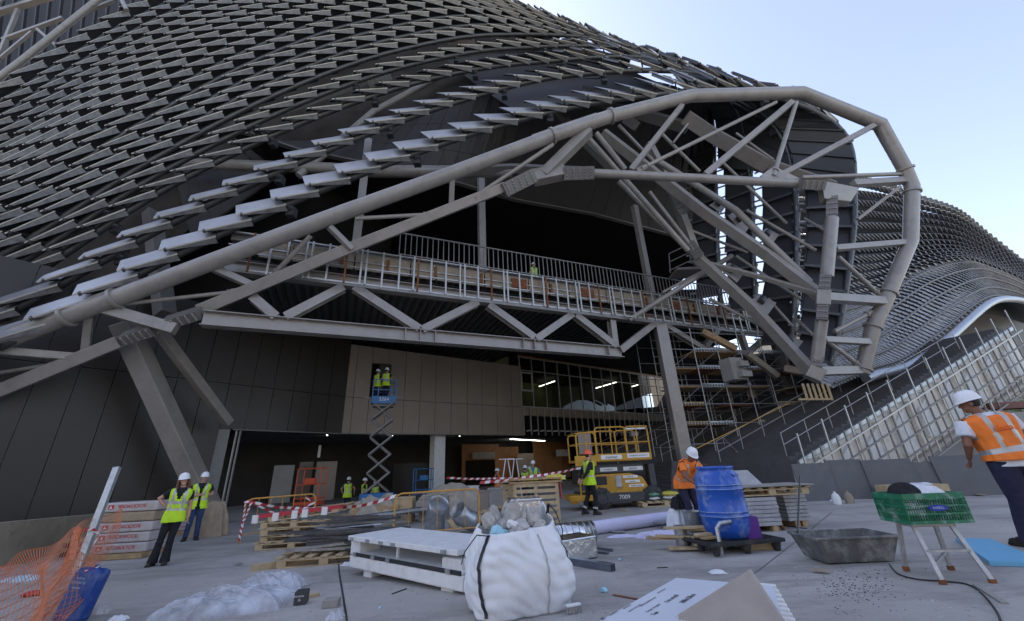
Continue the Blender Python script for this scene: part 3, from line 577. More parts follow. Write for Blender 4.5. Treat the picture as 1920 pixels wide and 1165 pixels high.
# interior hall
hall = thing('ground_floor_hall', fc(6, GF, 6), 'dark unfinished ground floor hall with orange timber panels and loose boards inside', 'interior')
def bx(nm, mt, s0, s1, z0, z1, o0, o1, par=None):
    return MB().hexa([fc(s0,z0,o0), fc(s1,z0,o0), fc(s1,z0,o1), fc(s0,z0,o1), fc(s0,z1,o0), fc(s1,z1,o0), fc(s1,z1,o1), fc(s0,z1,o1)]).build(nm, mt, par or hall)
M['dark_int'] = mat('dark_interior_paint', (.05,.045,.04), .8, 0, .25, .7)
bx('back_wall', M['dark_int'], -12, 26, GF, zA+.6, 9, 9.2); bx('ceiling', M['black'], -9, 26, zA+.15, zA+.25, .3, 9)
bx('floor_slab', M['concrete'], -12, 26, GF+.012, GF+.03, 0, 9)
mb = MB()
for i in range(9): mb.beam(fc(-5, zA+.1, 1+i*.9), fc(25, zA+.1, 1+i*.9), .1, .08)
mb.build('ceiling_joists', M['darkgrey'], hall)
def ibx(nm, mt, px0, px1, py0, py1, off):     # flat board seen inside the hall
    a, b = fp(px0, py1, off), fp(px1, py0, off); return bx(nm, mt, fx(a), fx(b), a.z, b.z, off, off+.06)
ibx('timber_wall', M['wood_orange'], 866, 935, 833, 905, 7.5); ibx('timber_wall', M['wood_orange'], 936, 972, 838, 905, 7.7); ibx('timber_wall', M['wood_orange'], 1003, 1065, 826, 900, 7.6)
ibx('dark_opening', M['black'], 874, 928, 862, 905, 7.35); ibx('board', M['concrete'], 886, 928, 848, 861, 7.2); ibx('board', M['white'], 1044, 1068, 843, 856, 7.0)
ibx('inner_door', M['clad'], 585, 633, 865, 940, 3.4); ibx('inner_panel', M['concrete'], 503, 553, 872, 945, 1.6); ibx('inner_panel', M['clad'], 553, 588, 866, 935, 5); ibx('inner_panel', M['clad_shaded'], 735, 800, 868, 925, 5)
ibx('inner_panel', M['clad'], 972, 1000, 850, 900, 6.5); ibx('inner_panel', M['white'], 595, 603, 835, 858, 3); ibx('dark_grey_panel', M['clad'], 1230, 1262, 820, 868, 2); ibx('dark_grey_panel', M['clad_shaded'], 1100, 1160, 826, 870, 5)
pcx = fx(fp(831, 850)); bx('round_edge_pillar', M['white'], pcx-.38, pcx+.38, GF, zA, .5, 1.2, setp(thing('hall_pillar', fc(pcx, GF, .8), 'pale square pillar in the middle of the dark ground floor opening', 'pillar')))
for (x0, y0, x1, y1, off, l) in ((957,832,1021,822,4,'single lit strip lamp under the hall ceiling left of the yellow lift'),):
    a, b = fp(x0, y0, off), fp(x1, y1, off+2); a.z = b.z = zA+.02; setp(MB().beam(a, b, .06, .04).build('strip_lamp', M['lamp'], None, world=a), l, 'lamp')
for x, y in ((612,827),(735,822),(862,821)):
    a = fp(x, y, 2); a.z = zA+.08; setp(MB().ell(a, (.06,.06,.04), 8, 5).build('ceiling_spot', M['lamp'], None, world=a), 'tiny lit ceiling spot above the '+{612:'red lift frame on the left',735:'scissor lift mast',862:'gap right of the pale pillar'}[x], 'lamp', 'ceiling spots in the hall')
# curtain wall
cw = thing('curtain_wall', fp(978, 763), 'dark glazed curtain wall with thin pale mullions above a beige slab edge', 'glazing')
tz = fp(972, 670).z; bz = fp(978, 763).z; tr_z = fp(974, 694).z; s0 = fx(fp(976, 720)); 
tops = [65,190,318,443,557,668,775,878,976,1072,1163,1250,1335]; ms = [s0]
for t in tops[1:]: ms.append(fx(fp(960+t/5.294, 640+(160+(t-65)*.1378)/5.294)))
while len(ms) < 20: ms.append(ms[-1]+(ms[-1]-ms[-2])*1.0)
for s in ms: MB().hexa([fc(s-.03,bz,-.02), fc(s+.03,bz,-.02), fc(s+.03,bz,.12), fc(s-.03,bz,.12), fc(s-.03,tz,-.02), fc(s+.03,tz,-.02), fc(s+.03,tz,.12), fc(s-.03,tz,.12)]).build('mullion', M['stud'], cw)
def hbar(z, h, m='stud'): MB().hexa([fc(s0,z,-.03), fc(ms[-1],z,-.03), fc(ms[-1],z,.1), fc(s0,z,.1), fc(s0,z+h,-.03), fc(ms[-1],z+h,-.03), fc(ms[-1],z+h,.1), fc(s0,z+h,.1)]).build('transom', M[m], cw)
hbar(tz, .06); hbar(tr_z, .05); hbar(bz, .07)
M['glass'] = glass('dark_window_glass', (.42,.45,.38), .01, 1.22)
for a, b in zip(ms[:-1], ms[1:]):
    for z0, z1 in ((bz+.07, tr_z), (tr_z+.05, tz)): MB().add([fc(a+.03,z0,.03), fc(b-.03,z0,.03), fc(b-.03,z1,.03), fc(a+.03,z1,.03)], [(0,1,2,3)]).build('pane', M['glass'], cw)
a, b = ms[0]+.03, ms[1]; z0, z1 = fp(990, 733).z, fp(990, 700).z
mb = MB()
for q, r in ((fc(a+.06,z0,-.04), fc(a+.06,z1,-.04)), (fc(b-.06,z0,-.04), fc(b-.06,z1,-.04)), (fc(a,z0,-.04), fc(b,z0,-.04)), (fc(a,z1,-.04), fc(b,z1,-.04))): mb.beam(q, r, .12, .12)
mb.build('vent_frame', M['stud'], cw)
bx('timber_header', M['wood_orange'], s0-.1, ms[-1], tz+.06, 9.5, .0, .2, cw); bx('slab_edge', M['beige'], s0, ms[-1]+8, bz-.62, bz, .02, .3, cw)
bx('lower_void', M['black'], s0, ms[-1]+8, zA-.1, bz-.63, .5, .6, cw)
stf = thing('lower_stud_row', fc(s0, zA), 'row of bright vertical metal studs standing before the black gap under the curtain wall', 'stud frame')
s = s0+.05
while s < ms[-1]+5: MB().beam(fc(s,zA-.02,-.1), fc(s,bz-.05,-.1), .07, .07, FN).build('stud', M['stud'], stf); MB().beam(fc(s,zA+.35,-.05), fc(s,zA+.35,.5), .06, .1).build('stud_bracket', M['white'], stf); s += .68
# office interior behind the glass
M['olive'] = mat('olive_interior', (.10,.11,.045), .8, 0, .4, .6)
off = thing('upper_hall', fc(8, bz, 5), 'dim hall seen through the curtain wall with a pale green column block', 'interior')
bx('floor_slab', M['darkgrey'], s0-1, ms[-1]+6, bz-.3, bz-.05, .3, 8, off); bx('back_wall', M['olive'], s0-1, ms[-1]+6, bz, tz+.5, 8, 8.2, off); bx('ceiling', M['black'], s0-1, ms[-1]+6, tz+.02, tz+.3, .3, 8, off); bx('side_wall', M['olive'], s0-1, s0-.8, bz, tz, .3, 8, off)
q = fx(fp(1066, 740, 4)); bx('green_block', mat('pale_green_board', (.24,.26,.15), .8), q-1.1, q+1.5, bz, tz-.9, 4, 5.2, off)
bx('lamp_bar', M['black'], q-.1, q, bz, bz+.1, 4, 5, off)
for (x0, y0, x1, y1, l) in ((1011,725,1040,715,'lit strip lamp behind the second and third pane'),(1101,733,1158,716,'longest lit strip lamp behind the middle panes'),(1142,737,1196,722,'lit strip lamp behind the right panes'),(1178,740,1199,734,'shortest lit strip lamp behind the right panes, lowest')):
    a, b = fp(x0, y0, 3), fp(x1, y1, 5.5); a.z = b.z = tz-.35; a2 = Gz(x0, y0, tz-.35); b2 = Gz(x1, y1, tz-.35); setp(MB().beam(a2, b2, .07, .05).build('strip_lamp', M['lamp'], None, world=a2), l, 'lamp', 'strip lamps behind the glazing')
win = bx('daylit_window', emit('daylit_far_window', (.8,.85,.9), 1.0), s0+.1, s0+1.6, bz+.9, bz+1.6, 7.8, 7.9, off)
# =====================================================================  PARAPET (left)
pp = [(-9.5, 3.4), (-10.4, 6.5), (-11.3, 9.5), (-12.3, 12.6), (-13.0, 15.5)]
mb = MB()
for a, b in zip(pp[:-1], pp[1:]):
    za = [1.0, .75, .55, .45, .42]; i = pp.index(a); mb.hexa([V((a[0],a[1],-.6)), V((b[0],b[1],-.6)), V((b[0]-.35,b[1],-.6)), V((a[0]-.35,a[1],-.6)), V((a[0],a[1],za[i])), V((b[0],b[1],za[i+1])), V((b[0]-.35,b[1],za[i+1])), V((a[0]-.35,a[1],za[i]))])
setp(mb.build('parapet_wall', M['beige'], None, world=V((-11, 9, -.4))), 'low curved beige concrete parapet at the left edge below the dark wall', 'wall')
# =====================================================================  STAIRS on the right
SY = 17.2; SP = V((0, SY, 0)); SN = V((-.22, 1, 0)).normalized(); SDx = V((SN.y, -SN.x, 0))
SO = W(1492, 862, SY)
def sp(x, y, off=0): return Pl(x, y, SO+SN*off, SN)
stairs = thing('grand_staircase', V((SO.x, SO.y, gz(SO.x, SO.y))), 'wide dark staircase climbing to the right behind the grey hoarding', 'staircase')
t0, t1 = sp(1492, 862), sp(1893, 612); nst = 46; M['tread'] = mat('dark_stone_tread', (.085,.083,.082), .7, 0, .15, 2)
for (o0, o1, dx) in ((.3, 14, -4.6),):
    mb = MB()
    for i in range(nst):
        a = t0.lerp(t1, i/nst); b = t0.lerp(t1, (i+1)/nst); sh = SDx*0
        p = [V((a.x,a.y,a.z)), V((b.x,b.y,a.z)), V((b.x,b.y,b.z)), V((a.x,a.y,b.z))]
        q0 = V((a.x, a.y, b.z-1.2)); q1 = V((b.x, b.y, b.z-1.2))
        mb.hexa([q0+SN*o0, q1+SN*o0, q1+SN*o1+SDx*dx, q0+SN*o1+SDx*dx, V((a.x,a.y,b.z))+SN*o0, V((b.x,b.y,b.z))+SN*o0, V((b.x,b.y,b.z))+SN*o1+SDx*dx, V((a.x,a.y,b.z))+SN*o1+SDx*dx])
    mb.build('steps', M['tread'], stairs)
# cream stringer wall with bays, stud grid in front
M['cream'] = mat('cream_board', (.80,.75,.64), .8, 0, .10, 1.5, .1, 10, dirt=(.42,.38,.3), dscale=2, damt=.5)
def stp(t, d, off=0):                     # t along the slope, d metres below the slope line
    p = t0.lerp(t1, t)+SN*off; return p+V((0,0,-d))
mb = MB()
for i in range(14):
    a, b = i/14, (i+1)/14
    mb.hexa([stp(a,2.6,.15), stp(b,2.6,.15), stp(b,2.6,.3), stp(a,2.6,.3), stp(a,.35,.15), stp(b,.35,.15), stp(b,.35,.3), stp(a,.35,.3)])
    mb.hexa([stp(a,2.5,-.05), stp(a+.003,2.5,-.05), stp(a+.003,2.5,.16), stp(a,2.5,.16), stp(a,.4,-.05), stp(a+.003,.4,-.05), stp(a+.003,.4,.16), stp(a,.4,.16)])
mb.build('stringer_panels', M['cream'], stairs)
mb = MB()
for i in range(9): a = i/9+.02; mb.hexa([stp(a,2.2,.0), stp(a+.05,2.45,.0), stp(a+.05,2.45,.15), stp(a,2.2,.15), stp(a,1.0,.0), stp(a+.05,.6,.0), stp(a+.05,.6,.15), stp(a,1.0,.15)])
mb.build('stringer_boxes', M['white'], stairs)
for a, b in ((.0,.25),(.25,.5),(.5,.75),(.75,1)): MB().beam(stp(a,.12,-.08), stp(b,.12,-.08), .12, .16).build('aluminium_edge', M['galv'], stairs)
MB().beam(stp(0,2.65,.1), stp(1.02,2.65,.1), .35, .16).build('stringer_beam', M['steel'], stairs)
MB().beam(stp(0,2.9,1.5), stp(1.02,2.9,1.5), 2.5, .2).build('stair_soffit', M['steel_dark'], stairs)
grid = thing('stair_stud_grid', stp(0,1), 'slanting grid of grey metal studs in front of the cream side of the staircase', 'stud frame')
for i in range(34):
    a = i/34+.006; MB().beam(stp(a,2.75,-.3), stp(a,-.95 if i % 3 == 0 else -.1,-.3), .055, .05, SN).build('stud', M['rail'] if i % 3 else M['stud'], grid)
for d in (.35,.95,1.55,2.15,2.75): MB().beam(stp(0,d,-.36), stp(1,d,-.36), .06, .06, SN).build('sloping_rail', M['stud'] if d < .5 else M['rail'], grid)
def railing(base, dirv, n, sp_, hgt, lab, mt='stud', two=True):
    r = thing('stair_railing', base, lab, 'railing', 'railings on the dark staircase')
    for i in range(n): p = base+dirv*(i*sp_); MB().tube([p, p+V((0,0,hgt))], .018, 6).build('post', M[mt], r)
    e = base+dirv*((n-1)*sp_)
    for z in ((hgt, hgt*.5) if two else (hgt,)): MB().tube([base+V((0,0,z)), e+V((0,0,z))], .02, 6).build('handrail', M[mt], r)
sl = (t1-t0).normalized()
def srow(o, x0f, n, lab, ext=0): b = t0+(t1-t0)*x0f+SN*o+SDx*(-4.6*(o-.3)/13.7); railing(b, sl, n, 1.5, .95, lab)
srow(.6, .02, 10, 'stair railing nearest the cream side wall'); srow(3.2, 0.0, 10, 'second stair railing, one bay behind the cream side wall'); srow(6.4, 0, 10, 'third stair railing, in the middle of the dark stairs'); srow(9.6, 0, 9, 'fourth stair railing, towards the scaffold'); srow(13, 0, 8, 'farthest stair railing, next to the scaffold')
# lower landing in front-left of the stairs
q0 = Gz(1310, 880, 0); mb = MB()
for i in range(9): 
    z0 = -.3+i*.16; y0 = 18.5+i*.32; mb.box(V((10.6+i*.1, y0+5, z0+.08)), (8.5-i*.1, 10, .16))
setp(mb.build('lower_steps', M['tread'], None, world=V((10, 19, -.3))), 'flight of broad dark steps facing the plaza behind the stacks of boards', 'steps')
for (x, y0, l) in ((8.2,19,'short sloping railing left of the man bending over'),(10.3,19,'left one of the two pale railings above the broad dark steps'),(11.6,19,'right one of the two pale railings above the broad dark steps'),(13.6,19.2,'pale railing at the foot of the cream stair wall')):
    railing(V((x, y0, -.2)), V((.15,1,.5)).normalized(), 5, .8, 1.0, l, 'stud', True)
setp(MB().tube([W(1296,846,16.5), W(1480,756,19)], .018, 8).build('yellow_tube', M['yellow'], None, world=W(1296,846,16.5)), 'long thin yellow tube slanting up over the dark steps', 'tube')
# hoarding boards
M['hoard'] = mat('grey_hoarding_board', (.125,.125,.13), .75, 0, .12, .9, dirt=(.2,.19,.18), dscale=3, damt=.3)
ha, hb = W(1497, 905, 13.2), W(1990, 905, 12.2); hd = V((hb.x-ha.x, hb.y-ha.y, 0)).normalized(); hx = (hb-ha).length; s = 0; i = 0
while s < hx:
    wd = [1.0,.95,1.3,.55,2.0,1.05,1.25,1.6][i % 8]; p = V((ha.x, ha.y, 0))+hd*s; g = gz(p.x, p.y)-.02; hh = 1.07+[0,.05,0,-.12,.03,.02,-.02,.06][i % 8]
    mb = MB(); yo = V((0, .05*(i % 2), 0)); mb.slab([p+V((0,0,g))+yo, p+hd*(wd+.03)+V((0,0,g))+yo, p+hd*(wd+.03)+V((0,.10,g+hh))+yo, p+V((0,.10,g+hh))+yo], V((0,.03,0)))
    setp(mb.build('hoarding_board', M['hoard'], None, world=p+V((0,0,g))), 'grey hoarding board, '+['leftmost of the row','second from the left','third from the left, behind the white jug','narrow one right of the white jug','wide one in the middle of the row','one left of the green crate','one behind the green crate','one just left of the big worker','one behind the big worker','last one at the photo edge','beyond the edge','beyond the edge too'][min(i,11)], 'board', 'grey hoarding boards'); s += wd; i += 1
# raised road deck and trees far right
setp(MB().box(V((27, 21, 2.35)), (9, 3, .55)).build('road_deck', M['concrete'], None, world=V((27,21,0))), 'pale concrete deck edge behind the big worker at the right edge', 'deck')
setp(MB().box(V((27, 19.9, 2.95)), (9, .8, .3)).box(V((27,19.9,1.3)), (9,.2,.25)).build('red_oxide_beam', mat('red_oxide', (.16,.06,.045), .7), None, world=V((27,19.9,2.9))), 'dark red steel beam on the concrete deck edge at the right', 'beam')
for a, b, l in ((W(1895,694,24),W(1868,745,24),'left leg of the dark V prop above the red beam'),(W(1895,694,24.2),W(1915,745,24.2),'right leg of the dark V prop above the red beam')):
    setp(MB().beam(a, b, .4, .4).build('dark_prop', M['steel_dark'], None, world=V(b)), l, 'prop')
tc = thing('distant_tree', W(1905,790,34), 'sunlit green foliage seen under the red beam at the right edge', 'tree'); tp0 = W(1905,790,34); MB().tube([V((tp0.x,tp0.y,-.2)), V((tp0.x,tp0.y,1.6))], [.15,.1], 8).build('trunk', M['wood'], tc); mb = MB(); rq = random.Random(9)
for i in range(1400):
    c = V((tp0.x+rq.gauss(0,1.3), tp0.y+rq.gauss(0,1), tp0.z+rq.gauss(0,.75))); a = V((rq.uniform(-1,1),rq.uniform(-1,1),rq.uniform(-1,1))).normalized()*.12; b = a.orthogonal().normalized()*.09; mb.poly([c-a, c-b, c+a, c+b])
mb.build('crown', mat('tree_leaves', (.10,.16,.03), .7, 0, .4, 2), tc)
# =====================================================================  FAR FACADE (right)
def ff(u, v):
    lo = [W(*q) for q in ((1560,735,20.5),(1625,708,21),(1690,690,22),(1760,642,24),(1838,576,27),(1880,566,29),(1925,575,31),(1990,600,33))]
    hi = [W(*q) for q in ((1500,318,30),(1590,326,33),(1650,338,36),(1715,364,39),(1790,392,43),(1850,440,46),(1925,500,50),(2000,560,54))]
    m1 = [W(*q) for q in ((1540,640,22),(1600,622,23),(1660,590,24.5),(1740,536,27),(1820,510,30),(1870,520,32),(1925,545,34),(1990,585,36))]
    m2 = [W(*q) for q in ((1520,490,26),(1600,487,27.5),(1655,482,29),(1720,470,31.5),(1790,468,35),(1850,490,38),(1925,525,41),(1990,570,44))]
    t = u*(7-.001); P = [catm(c, t) for c in (lo, m1, m2, hi)]; return catm(P, v*3*.9999)
far = thing('far_louvre_screen', W(1700,700,22), 'distant scaly louvre facade rising to a ridge behind the arch on the right', 'louvre facade')
fr = MB(); cand = []; NV = 26
for r in range(NV):
    v = .03+r/NV*.97; nn = int(42+v*12) if v > .47 else 84
    for c in range(nn):
        u = (c+.5*(r % 2))/nn
        if u > .99: continue
        p = ff(u, v); tg = (ff(min(u+.01,1), v)-ff(max(u-.01,0), v)).normalized(); q = ff(u, min(v+.03,1))-ff(u, max(0,v-.03)); q -= tg*q.dot(tg); q.normalize(); n = tg.cross(q).normalized(); n = n if n.dot(p-CAM) < 0 else -n
        cand.append((r, v, p, tg, q, n))
def fl_geo(mb, r, v, p, tg, q, n):
    if v < .47:         # open slats between rails, running across
        a = p; b = p+q*1.0-tg*.7; mb.M = 1; mb.beam(a+n*.2, b+n*.2, .26, .05, (tg*.2+n).normalized()); mb.M = 0; mb.beam(a+n*.1+tg*.4, b+n*.1+tg*.4, .16, .05, (tg*.2+n).normalized())
    else:
        a0 = p-tg*.85+n*.5; a1 = p+tg*.85+n*.1; b = (V((0,.75,.5))).normalized()*1.1; mb.M = 0; mb.hexa([a0, a1, a1+b, a0+b, a0+n*.04, a1+n*.04, a1+b+n*.04, a0+b+n*.04])
        mb.M = 1; mb.hexa([a0, a1, a1+b*.04, a0+b*.04, a0-V((0,0,.05)), a1-V((0,0,.34)), a1-V((0,0,.34))+b*.04, a0-V((0,0,.05))+b*.04]); mb.M = 0
cs = sorted([c for c in cand if vis((0,0,0,c[2]))], key=lambda c: (c[2]-CAM).length); nr = set(id(c) for c in cs[:100])
for c in cand:
    if id(c) in nr: mb = MB(); fl_geo(mb, *c); mb.build('louvre', [M['louvre'], M['louvre_edge']], far)
    else: fl_geo(fr, *c)
setp(fr.build('louvres', [M['louvre'], M['louvre_edge']], far), kind='stuff')
M['backing'] = mat('facade_backing', (.03,.03,.03), .8, 0, .2, .4)
mb = MB(); mb.grid(lambda u, v: ff(u, v)+V((0,1.6,-.4)), 24, 14); mb.build('backing_shell', M['backing'], far)
for v in (.06,.15,.24,.34,.44): MB().tube([ff(i/30, v)+V((0,-.3,.1)) for i in range(31)], .06, 8).build('rail_tube', M['steel_dark'], far, smooth=True)
MB().tube([ff(.11+i/30*.86, 0)+V((0,-.5,0)) for i in range(31)], .24, 14).build('edge_tube', M['galv'], far, smooth=True)
for i in range(9):
    u = .13+i*.07; a = ff(u, 0)+V((0,-.5,0)); b = ff(max(0,u-.03), .07); MB().beam(a, b+V((0,.3,0)), .4, .1).build('edge_bracket', M['steel_dark'], far)
setp(MB().hexa([V((21,33,-.5)), V((60,36,-.5)), V((70,60,-.5)), V((20,50,-.5)), V((21,33,7.0)), V((60,38,8)), V((70,60,8)), V((20,50,7))]).build('far_building_base', M['steel_dark'], None, world=V((30,35,0))), 'dark wall of the arena base far behind the stairs', 'building')
setp(MB().hexa([V((34,41,-.5)), V((90,48,-.5)), V((90,60,-.5)), V((34,60,-.5)), V((34,41,15.5)), V((90,48,17)), V((90,60,17)), V((34,60,15.5))]).build('far_hall_block', M['steel_dark'], None, world=V((50,50,0))), 'dim hall block under the edge of the far facade, right edge', 'building')
# =====================================================================  SCAFFOLD
sc = thing('scaffold', V((11, 23, -.3)), 'dense tube scaffold with timber boards and pierced platforms behind the square columns', 'scaffold')
SF = V((1, .25, 0)).normalized(); SB = V((-SF.y, SF.x, 0)); so = V((8.6, 21.2, 0))
for i in range(8):
    for j in range(3):
        p = so+SF*i*1.55+SB*j*1.6; MB().tube([V((p.x,p.y,-.3)), V((p.x,p.y,8.9 if j else 8.2))], .026, 6).build('standard', M['stud'], sc)
for z in (1.9,2.9,3.9,4.9,5.9,6.9,7.9):
    for j in range(3): p = so+SB*j*1.6; MB().tube([V((p.x,p.y,z)), V((p.x,p.y,z))+SF*10.9], .024, 6).build('ledger', M['stud'], sc)
random.seed(3)
for z in (2.85,3.85,4.85,5.85,6.85):
    for i in range(7):
        if random.random() < .78:
            p = so+SF*(i*1.55+.05)+SB*.05; mt = random.choice(['wood','wood_pale','galv','galv','rust','wood']); MB().frame(V((p.x,p.y,z))+SF*.73+SB*.75, SF*.73, SB*.7, V((0,0,.035))).build('platform', M[mt], sc)
            if random.random() < .6:
                mb = MB()
                for q in range(8): mb.frame(V((p.x,p.y,z+.06))+SF*(.1+q*.18), SF*.035, SB*.02, V((0,0,.08)))
                mb.frame(V((p.x,p.y,z+.15))+SF*.73, SF*.73, SB*.02, V((0,0,.02))); mb.build('pierced_toe_board', M['galv'] if random.random() < .7 else M['wood_pale'], sc)
for i in range(7):
    for z in (1.9,3.9,5.9): 
        if random.random() < .6: p = so+SF*i*1.55; MB().tube([V((p.x,p.y,z)), V((p.x,p.y,z+1))+SF*1.55], .02, 6).build('brace', M['rail'], sc)
setp(MB().box(W(1373,694,20.5), (.75,.8,1.15), .25).box(W(1392,703,20.2), (.6,.7,.3), .25).box(W(1390,695,20.2)+V((0,0,.3)), (.5,.7,.28), .25).build('board_stack', M['concrete'], None, bevel=.02, world=W(1373,710,20.5)), 'strapped stack of pale boards standing high on the scaffold', 'stack of boards')
setp(MB().beam(W(1316,622,22), W(1380,655,22), .32, .32).build('timber_beam', M['wood'], None, world=W(1380,655,22)), 'upper rough brown beam crossing behind the zigzag truss end bay', 'beam')
setp(MB().beam(W(1402,664,22), W(1458,706,22), .3, .3).beam(W(1470,692,21), W(1518,700,20.5), .6, .35).build('timber_beam', M['beige'], None, world=W(1402,664,22)), 'pale beam running down right of the truss end bay to the foot of the arch', 'beam')
r = thing('pallet_upright', W(1525,748,19.5), 'yellow timber pallet standing on edge on the dark stairs below the arch foot', 'pallet')
for i in range(6): a = W(1508+i*7,722,19.5); MB().beam(a, a-V((0,0,.75)), .09, .03, V((0,1,0))).build('slat', M['wood_pale'], r)
MB().beam(W(1504,749,19.4), W(1552,749,19.4), .08, .08).build('bearer', M['wood_pale'], r)
# black recess & left end of the deck
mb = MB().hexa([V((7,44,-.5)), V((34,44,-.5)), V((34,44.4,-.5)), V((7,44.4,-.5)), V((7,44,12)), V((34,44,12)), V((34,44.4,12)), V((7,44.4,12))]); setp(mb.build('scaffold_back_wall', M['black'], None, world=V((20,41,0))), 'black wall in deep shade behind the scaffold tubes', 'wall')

# =====================================================================  unseen block added behind the camera for warm bounce light and reflections
ob = thing('unseen_bounce_building', V((0,-48,0)), 'unseen sand coloured housing block added across the street for warm bounce light', 'building')
MB().box(V((-5,-52,9)), (150,10,19)).build('wall', mat('sand_render', (.48,.40,.30), .85, 0, .08, .2), ob)
mb = MB()
for i in range(48):
    for j in range(5): mb.box(V((-76+i*3.1,-46.95,3.2+j*3.2)), (1.3,.12,1.6))
mb.build('windows', M['darkgrey'], ob)
# =====================================================================  PEOPLE
TR = [(.80,.178,.125,0),(.88,.172,.122,0),(.97,.158,.112,0),(1.05,.150,.105,0),(1.15,.155,.108,0),(1.25,.168,.115,0),(1.33,.182,.118,.005),(1.39,.190,.112,.008),(1.43,.178,.098,.01),(1.46,.135,.082,.012),(1.49,.085,.066,.01),(1.52,.064,.062,.005)]
def tr_at(z):
    for a, b in zip(TR[:-1], TR[1:]):
        if z <= b[0]: t = max(0, (z-a[0])/(b[0]-a[0])); return [lerp(a[i], b[i], t) for i in range(1, 4)]
    return list(TR[-1][1:])
def person(label, loc, yaw=0, h=1.75, P={}, vest='hivis', vcol=None, shirt='blackcloth', legs='blackcloth', helmet='helmet', hair='short', skin='skin', group=None, open_v=True, near=True, bulk=1.0, flare=0, logo=None, longsleeve=False, hem=.80, vestopen=False, shadez=0, tapeshin=False):
    root = thing('person', V((0,0,0)), label, 'person', group); k = h/1.75; vox = .012 if near else .02
    lean = math.radians(P.get('lean', 0)); side = math.radians(P.get('side', 0)); hipoff = V(P.get('hip', (0,0,0)))
    tw = math.radians(P.get('twist', 0))
    def bend(p, full=1):
        p = V(p); pv = V((0,0,.95)); f = max(0, min(1, (p.z-.90)/.16)); f = f*f*(3-2*f)
        R = Matrix.Rotation(side*f, 3, 'Y') @ Matrix.Rotation(lean*f, 3, 'X') @ Matrix.Rotation(tw*f, 3, 'Z')
        return R @ (p-pv) + pv + hipoff
    sh = [bend((s*.172*bulk, .01, 1.41)) for s in (-1, 1)]; hp = [V((s*.088*bulk, 0, .90))+hipoff for s in (-1, 1)]
    el = [sh[i]+V(P.get('elbow'+'LR'[i], ((-.05,.06),(.05,.06))[i]+(-.27,))) for i in (0, 1)]
    wr = [el[i]+V(P.get('wrist'+'LR'[i], (0,-.06,-.24))) for i in (0, 1)]
    kn = [V(P.get('knee'+'LR'[i], ((-1,1)[i]*.10, -.02, .49))) for i in (0, 1)]; an = [V(P.get('ankle'+'LR'[i], ((-1,1)[i]*.11, .02, .085))) for i in (0, 1)]
    neck = bend((0,.01,1.46)); hy = math.radians(P.get('head_yaw', 0)); hpch = math.radians(P.get('head_pitch', 0)); hr = math.radians(P.get('head_roll', 0))
    HR = Matrix.Rotation(side*.5+hr, 3, 'Y') @ Matrix.Rotation(hy, 3, 'Z') @ Matrix.Rotation(lean*.4+hpch, 3, 'X'); hc = neck + HR @ V((0,-.015,.165))
    def hd(x, y, z): return hc + HR @ V((x, y, z))
    b = MB(); sk = M[skin]
    for i in (0, 1):
        b.tube([sh[i]+V((0,0,.01)), sh[i].lerp(el[i], .4), el[i], el[i].lerp(wr[i], .35), wr[i]], [.052,.047,.038,.038,.026], 10)
        b.tube([hp[i], hp[i].lerp(kn[i], .5), kn[i], kn[i].lerp(an[i], .35), an[i]], [.075,.065,.05,.048,.035], 10)
        d = (wr[i]-el[i]).normalized(); hdir = V(P.get('hand'+'LR'[i], d)).normalized(); sdv = V(P.get('thumb'+'LR'[i], (0,-1,0))); sdv = (sdv-hdir*sdv.dot(hdir)).normalized(); pn = hdir.cross(sdv).normalized()
        if i == 1: pn = -pn
        c = wr[i]+hdir*.05; R = Matrix((sdv, pn, hdir)).transposed(); b.ell(c, (.040,.017,.052), 10, 8, R); cu = P.get('curl', .5)
        for j, (o, ln) in enumerate(((.028,.072),(.010,.080),(-.009,.074),(-.027,.058))):
            a0 = wr[i]+hdir*.088+sdv*o; dd = (hdir*math.cos(cu*.6)+pn*math.sin(cu*.6)); d2 = (hdir*math.cos(cu*1.6)+pn*math.sin(cu*1.6)); b.tube([a0-hdir*.02, a0+dd*ln*.45, a0+dd*ln*.45+d2*ln*.55], [.0098,.0092,.0075], 6)
        a0 = wr[i]+hdir*.03+sdv*.028; b.tube([a0, a0+sdv*.028+hdir*.022, a0+sdv*.036+hdir*.055+pn*.012], [.013,.011,.008], 6)
    b.ell(bend((0,0,1.2)), (.13,.09,.26), 12, 8, Matrix.Rotation(side, 3, 'Y') @ Matrix.Rotation(lean, 3, 'X')); b.ell(V((0,0,.93))+hipoff, (.14,.1,.1), 12, 8)
    b.tube([bend((0,.012,1.40)), neck+(hc-neck)*.6], [.062,.052], 12); b.tube([sh[0], bend((0,.01,1.42)), sh[1]], [.05,.07,.05], 8)
    b.ell(hc+HR@V((0,.008,.025)), (.074,.093,.098), 14, 10, HR); b.ell(hd(0,-.026,-.045), (.054,.062,.066), 12, 8, HR); b.ell(hd(0,-.072,-.082), (.028,.022,.02), 8, 6, HR)
    b.tube([hd(0,-.088,.018), hd(0,-.104,-.018), hd(0,-.088,-.03)], [.009,.016,.010], 6)
    for s in (-1, 1): b.ell(hd(s*.076,.005,-.008), (.012,.022,.032), 8, 6, HR); b.ell(hd(s*.03,-.078,-.052), (.022,.016,.012), 8, 6, HR)
    body = remesh(b.build('body', sk, root), vox*.75 if near else .016, 1)
